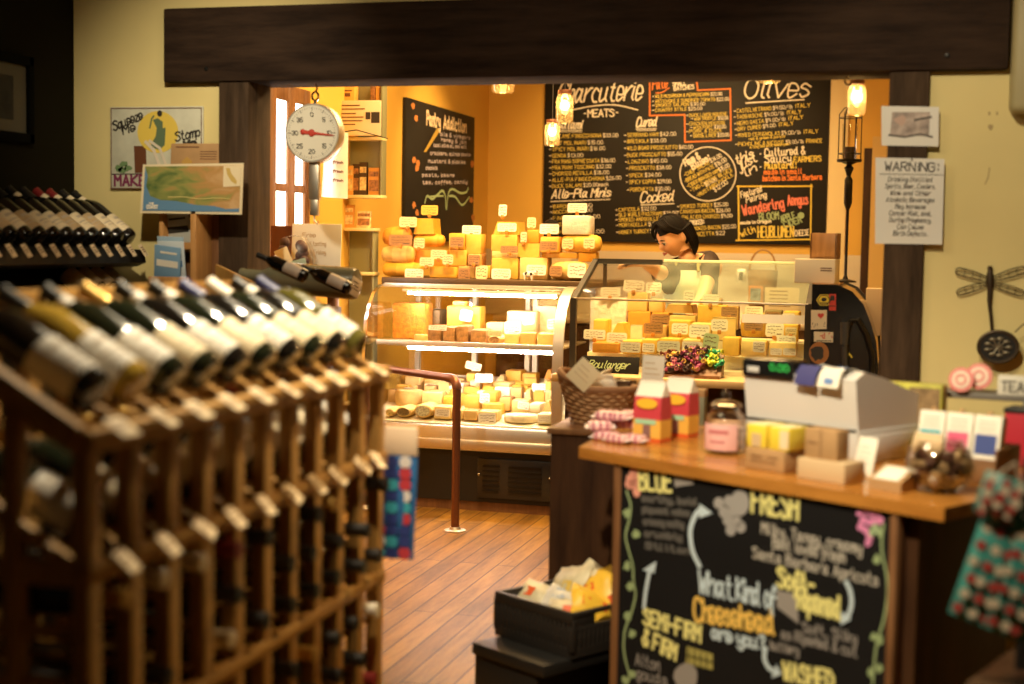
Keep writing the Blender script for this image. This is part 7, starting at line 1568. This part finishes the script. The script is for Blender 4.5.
snack(-.12, .22, z9, .14, .13, (-40, -30, 30), Mby, (Mpr, [(.05, .25, -.8, .8), (.5, .7, -.4, .2)]), 'yellow and red snack bag tilted left in the crate', G2)
snack(-.095, .16, z9-.005, .12, .11, (-52, 22, 60), Mby, (Mpr, [(.3, .55, -.6, .6)]), 'yellow and red snack bag at the right front of the crate', G2)
snack(-.085, .26, z9+.005, .14, .12, (-35, 12, 10), Mby, (mat('snack_pale', (.85, .72, .40), .35), [(.3, .7, -.4, .4)]), 'yellow snack bag with a pale panel at the right back of the crate', G2)
snack(-.32, .26, z9-.005, .14, .10, (-48, 0, -20), Mbg, (Mpb, [(.4, .6, -.4, .4)]), 'pale grey snack bag at the left back of the crate', G1)

# ================================================================== BOTTLES AND DISPLAY BEYOND THE RACK
t = thing('bottle_stand', 'dark stand beyond the large rack holding the big bottle', 'stand', (-2.18, 4.78, 0), 0)
part(MB().rbox(-2.36, -2.02, 4.54, 4.90, 0, 1.17, .006), 'cabinet', M_darkwood, t, True)
for y, k in ((4.80, .02), (4.58, .14), (4.66, .10)): part(MB().prism([(-2.36, 1.17), (-2.04, 1.17), (-2.02, 1.185), (-2.36, 1.185+k)], y-.012, y+.012, M=XZ), 'cradle', M_rackwood, t, True)
def big(M, k, glass, lab, cap, label, name='wine_bottle'):
    t = thing_m(name, label, 'wine bottle', M)
    b = MB().lathe([(r*k, z*k) for r, z in BP], 26); part(b, 'glass', glass, t)
    if lab: part(MB().lathe([(.0378*k, .03*k), (.0383*k, .031*k), (.0383*k, .125*k), (.0378*k, .126*k)], 22, 0, None, RAD(-120), RAD(120)), 'label', lab, t)
    if cap: part(MB().lathe([(.0156*k, .232*k), (.0166*k, .236*k), (.0153*k, .258*k), (.0153*k, .290*k), (.0168*k, .291*k), (.0168*k, .3005*k), (0, .3015*k)], 18), 'capsule', cap, t)
    return t
p = at(358, 284, y=4.82)
g = big(slope_M(p.x, 4.82, p.z, 3), 1.55, mat('grey_green_glass', (.17, .16, .10), .25, coat=.2), None, None, 'big grey green bottle lying base outward beyond the large rack')
rack_tag(Matrix.Translation(p+PV((.012, -.03, .02))) @ RZ(62) @ RY(28) @ RX(-8), 'cream tag on the base of the big grey green bottle', None, .05, .07)
p = at(306, 277, y=4.58); big(slope_M(p.x, 4.58, p.z, 22, -.9), .66, GL_black, mat('rose_label', (.78, .66, .56), .5, var=.06, vs=30), C_black, 'small black bottle with pale rose label, farther left before the big grey bottle')
p = at(350, 289, y=4.66); big(slope_M(p.x, 4.66, p.z, 22, -.9), .66, GL_black, mat('rose_label', (.78, .66, .56), .5), C_black, 'small black bottle with pale rose label, close to the base of the big grey bottle')
part(MB().rbox(-2.40, -2.13, 4.94, 5.18, 0, 1.16, .006), 'rear_cabinet', M_darkwood, t, True)

# table inside the opening with the white board and the goods bag
t = thing('side_table', 'brown side table inside the opening under the white board', 'table', (-2.56, 5.6, 0), 0)
part(MB().rbox(-2.76, -2.37, 5.45, 5.75, 1.19, 1.225, .004), 'tabletop', M_trimwood, t, True)
for x in (-2.735, -2.395):
    for y in (5.475, 5.725): part(MB().rbox(x-.02, x+.02, y-.02, y+.02, 0, 1.19, .003), 'leg', M_trimwood, t, True)
q0, q1 = at(298, 276, y=5.62), at(340, 224, y=5.62)
t = thing('white_board', 'white card with faint handwriting standing on the side table', 'sign', ((q0.x+q1.x)/2, 5.62, 1.226), (RAD(-4), 0, RAD(4)))
hw = (q1.x-q0.x)/2; h = q1.z-1.226
part(MB().rbox(-hw-.03, hw, -.003, .003, 0, h, .002), 'board', M_paper, t); b = MB()
for k, tx in enumerate(('Free', 'local tasting', 'every Friday')):
    st, W = glyphs(tx, 1.0, False)
    for q in st: strip(b, [(-hw*.8+x*hw*(.6 if k == 0 else 1.1)/W, -.003, h*(.78-.14*k)+y*.003) for x, y in q], .002, PV((0, -1, 0)))
part(b, 'handwriting', mat('ochre_ink', (.45, .28, .10), .6), t)
q = at(296, 262, y=5.50)
t = thing('gift_bag', 'clear bag of dark goods with a cream tag and teal card', 'bag', (q.x-.01, 5.52, 1.226), RAD(6))
b = MB().lathe([(0, 0), (.075, 0), (.085, .03), (.088, .12), (.07, .17), (.04, .205), (0, .212)], 16, 0, Matrix.Diagonal((1, .6, 1, 1))); part(b, 'cellophane', thin_glass('cellophane_film', (.98, .97, .94), .04, .3), t)
b = MB()
for k in range(14): b.sphere(.024, T(.05*cos(k*2.2), .018*sin(k*1.7), .035+.011*k), 0, 10, 7)
part(b, 'goods', mat('plum_goods', (.09, .045, .05), .7), t)
part(MB().rbox(-.03, .03, -.002, 0, 0, .10, .001, 0, T(-.005, -.066, .06) @ RY(-24)), 'tag', M_paper2, t); part(MB().rbox(-.035, .035, -.002, 0, 0, .055, .001, 0, T(.045, -.070, .055) @ RY(-16)), 'teal_card', mat('teal_card', (.30, .42, .36), .5), t)
part(MB().tube([(.10+.02*cos(a), -.05, .06+.028*sin(a)) for a in [2*pi*i/14 for i in range(14)]], .006, 6, closed=True), 'ribbon', M_ink, t)
t = thing('brown_tin', 'dark red tin with orange label at the left of the side table', 'tin', (at(278, 255, y=5.6).x, 5.66, 1.226), 0)
part(MB().rbox(-.05, .05, -.03, .03, 0, .25, .004), 'body', mat('maroon_tin', (.14, .03, .015), .4), t); part(MB().box(-.04, .04, -.032, -.03, .02, .06), 'label', mat('amber_label', (.55, .28, .05), .5), t)
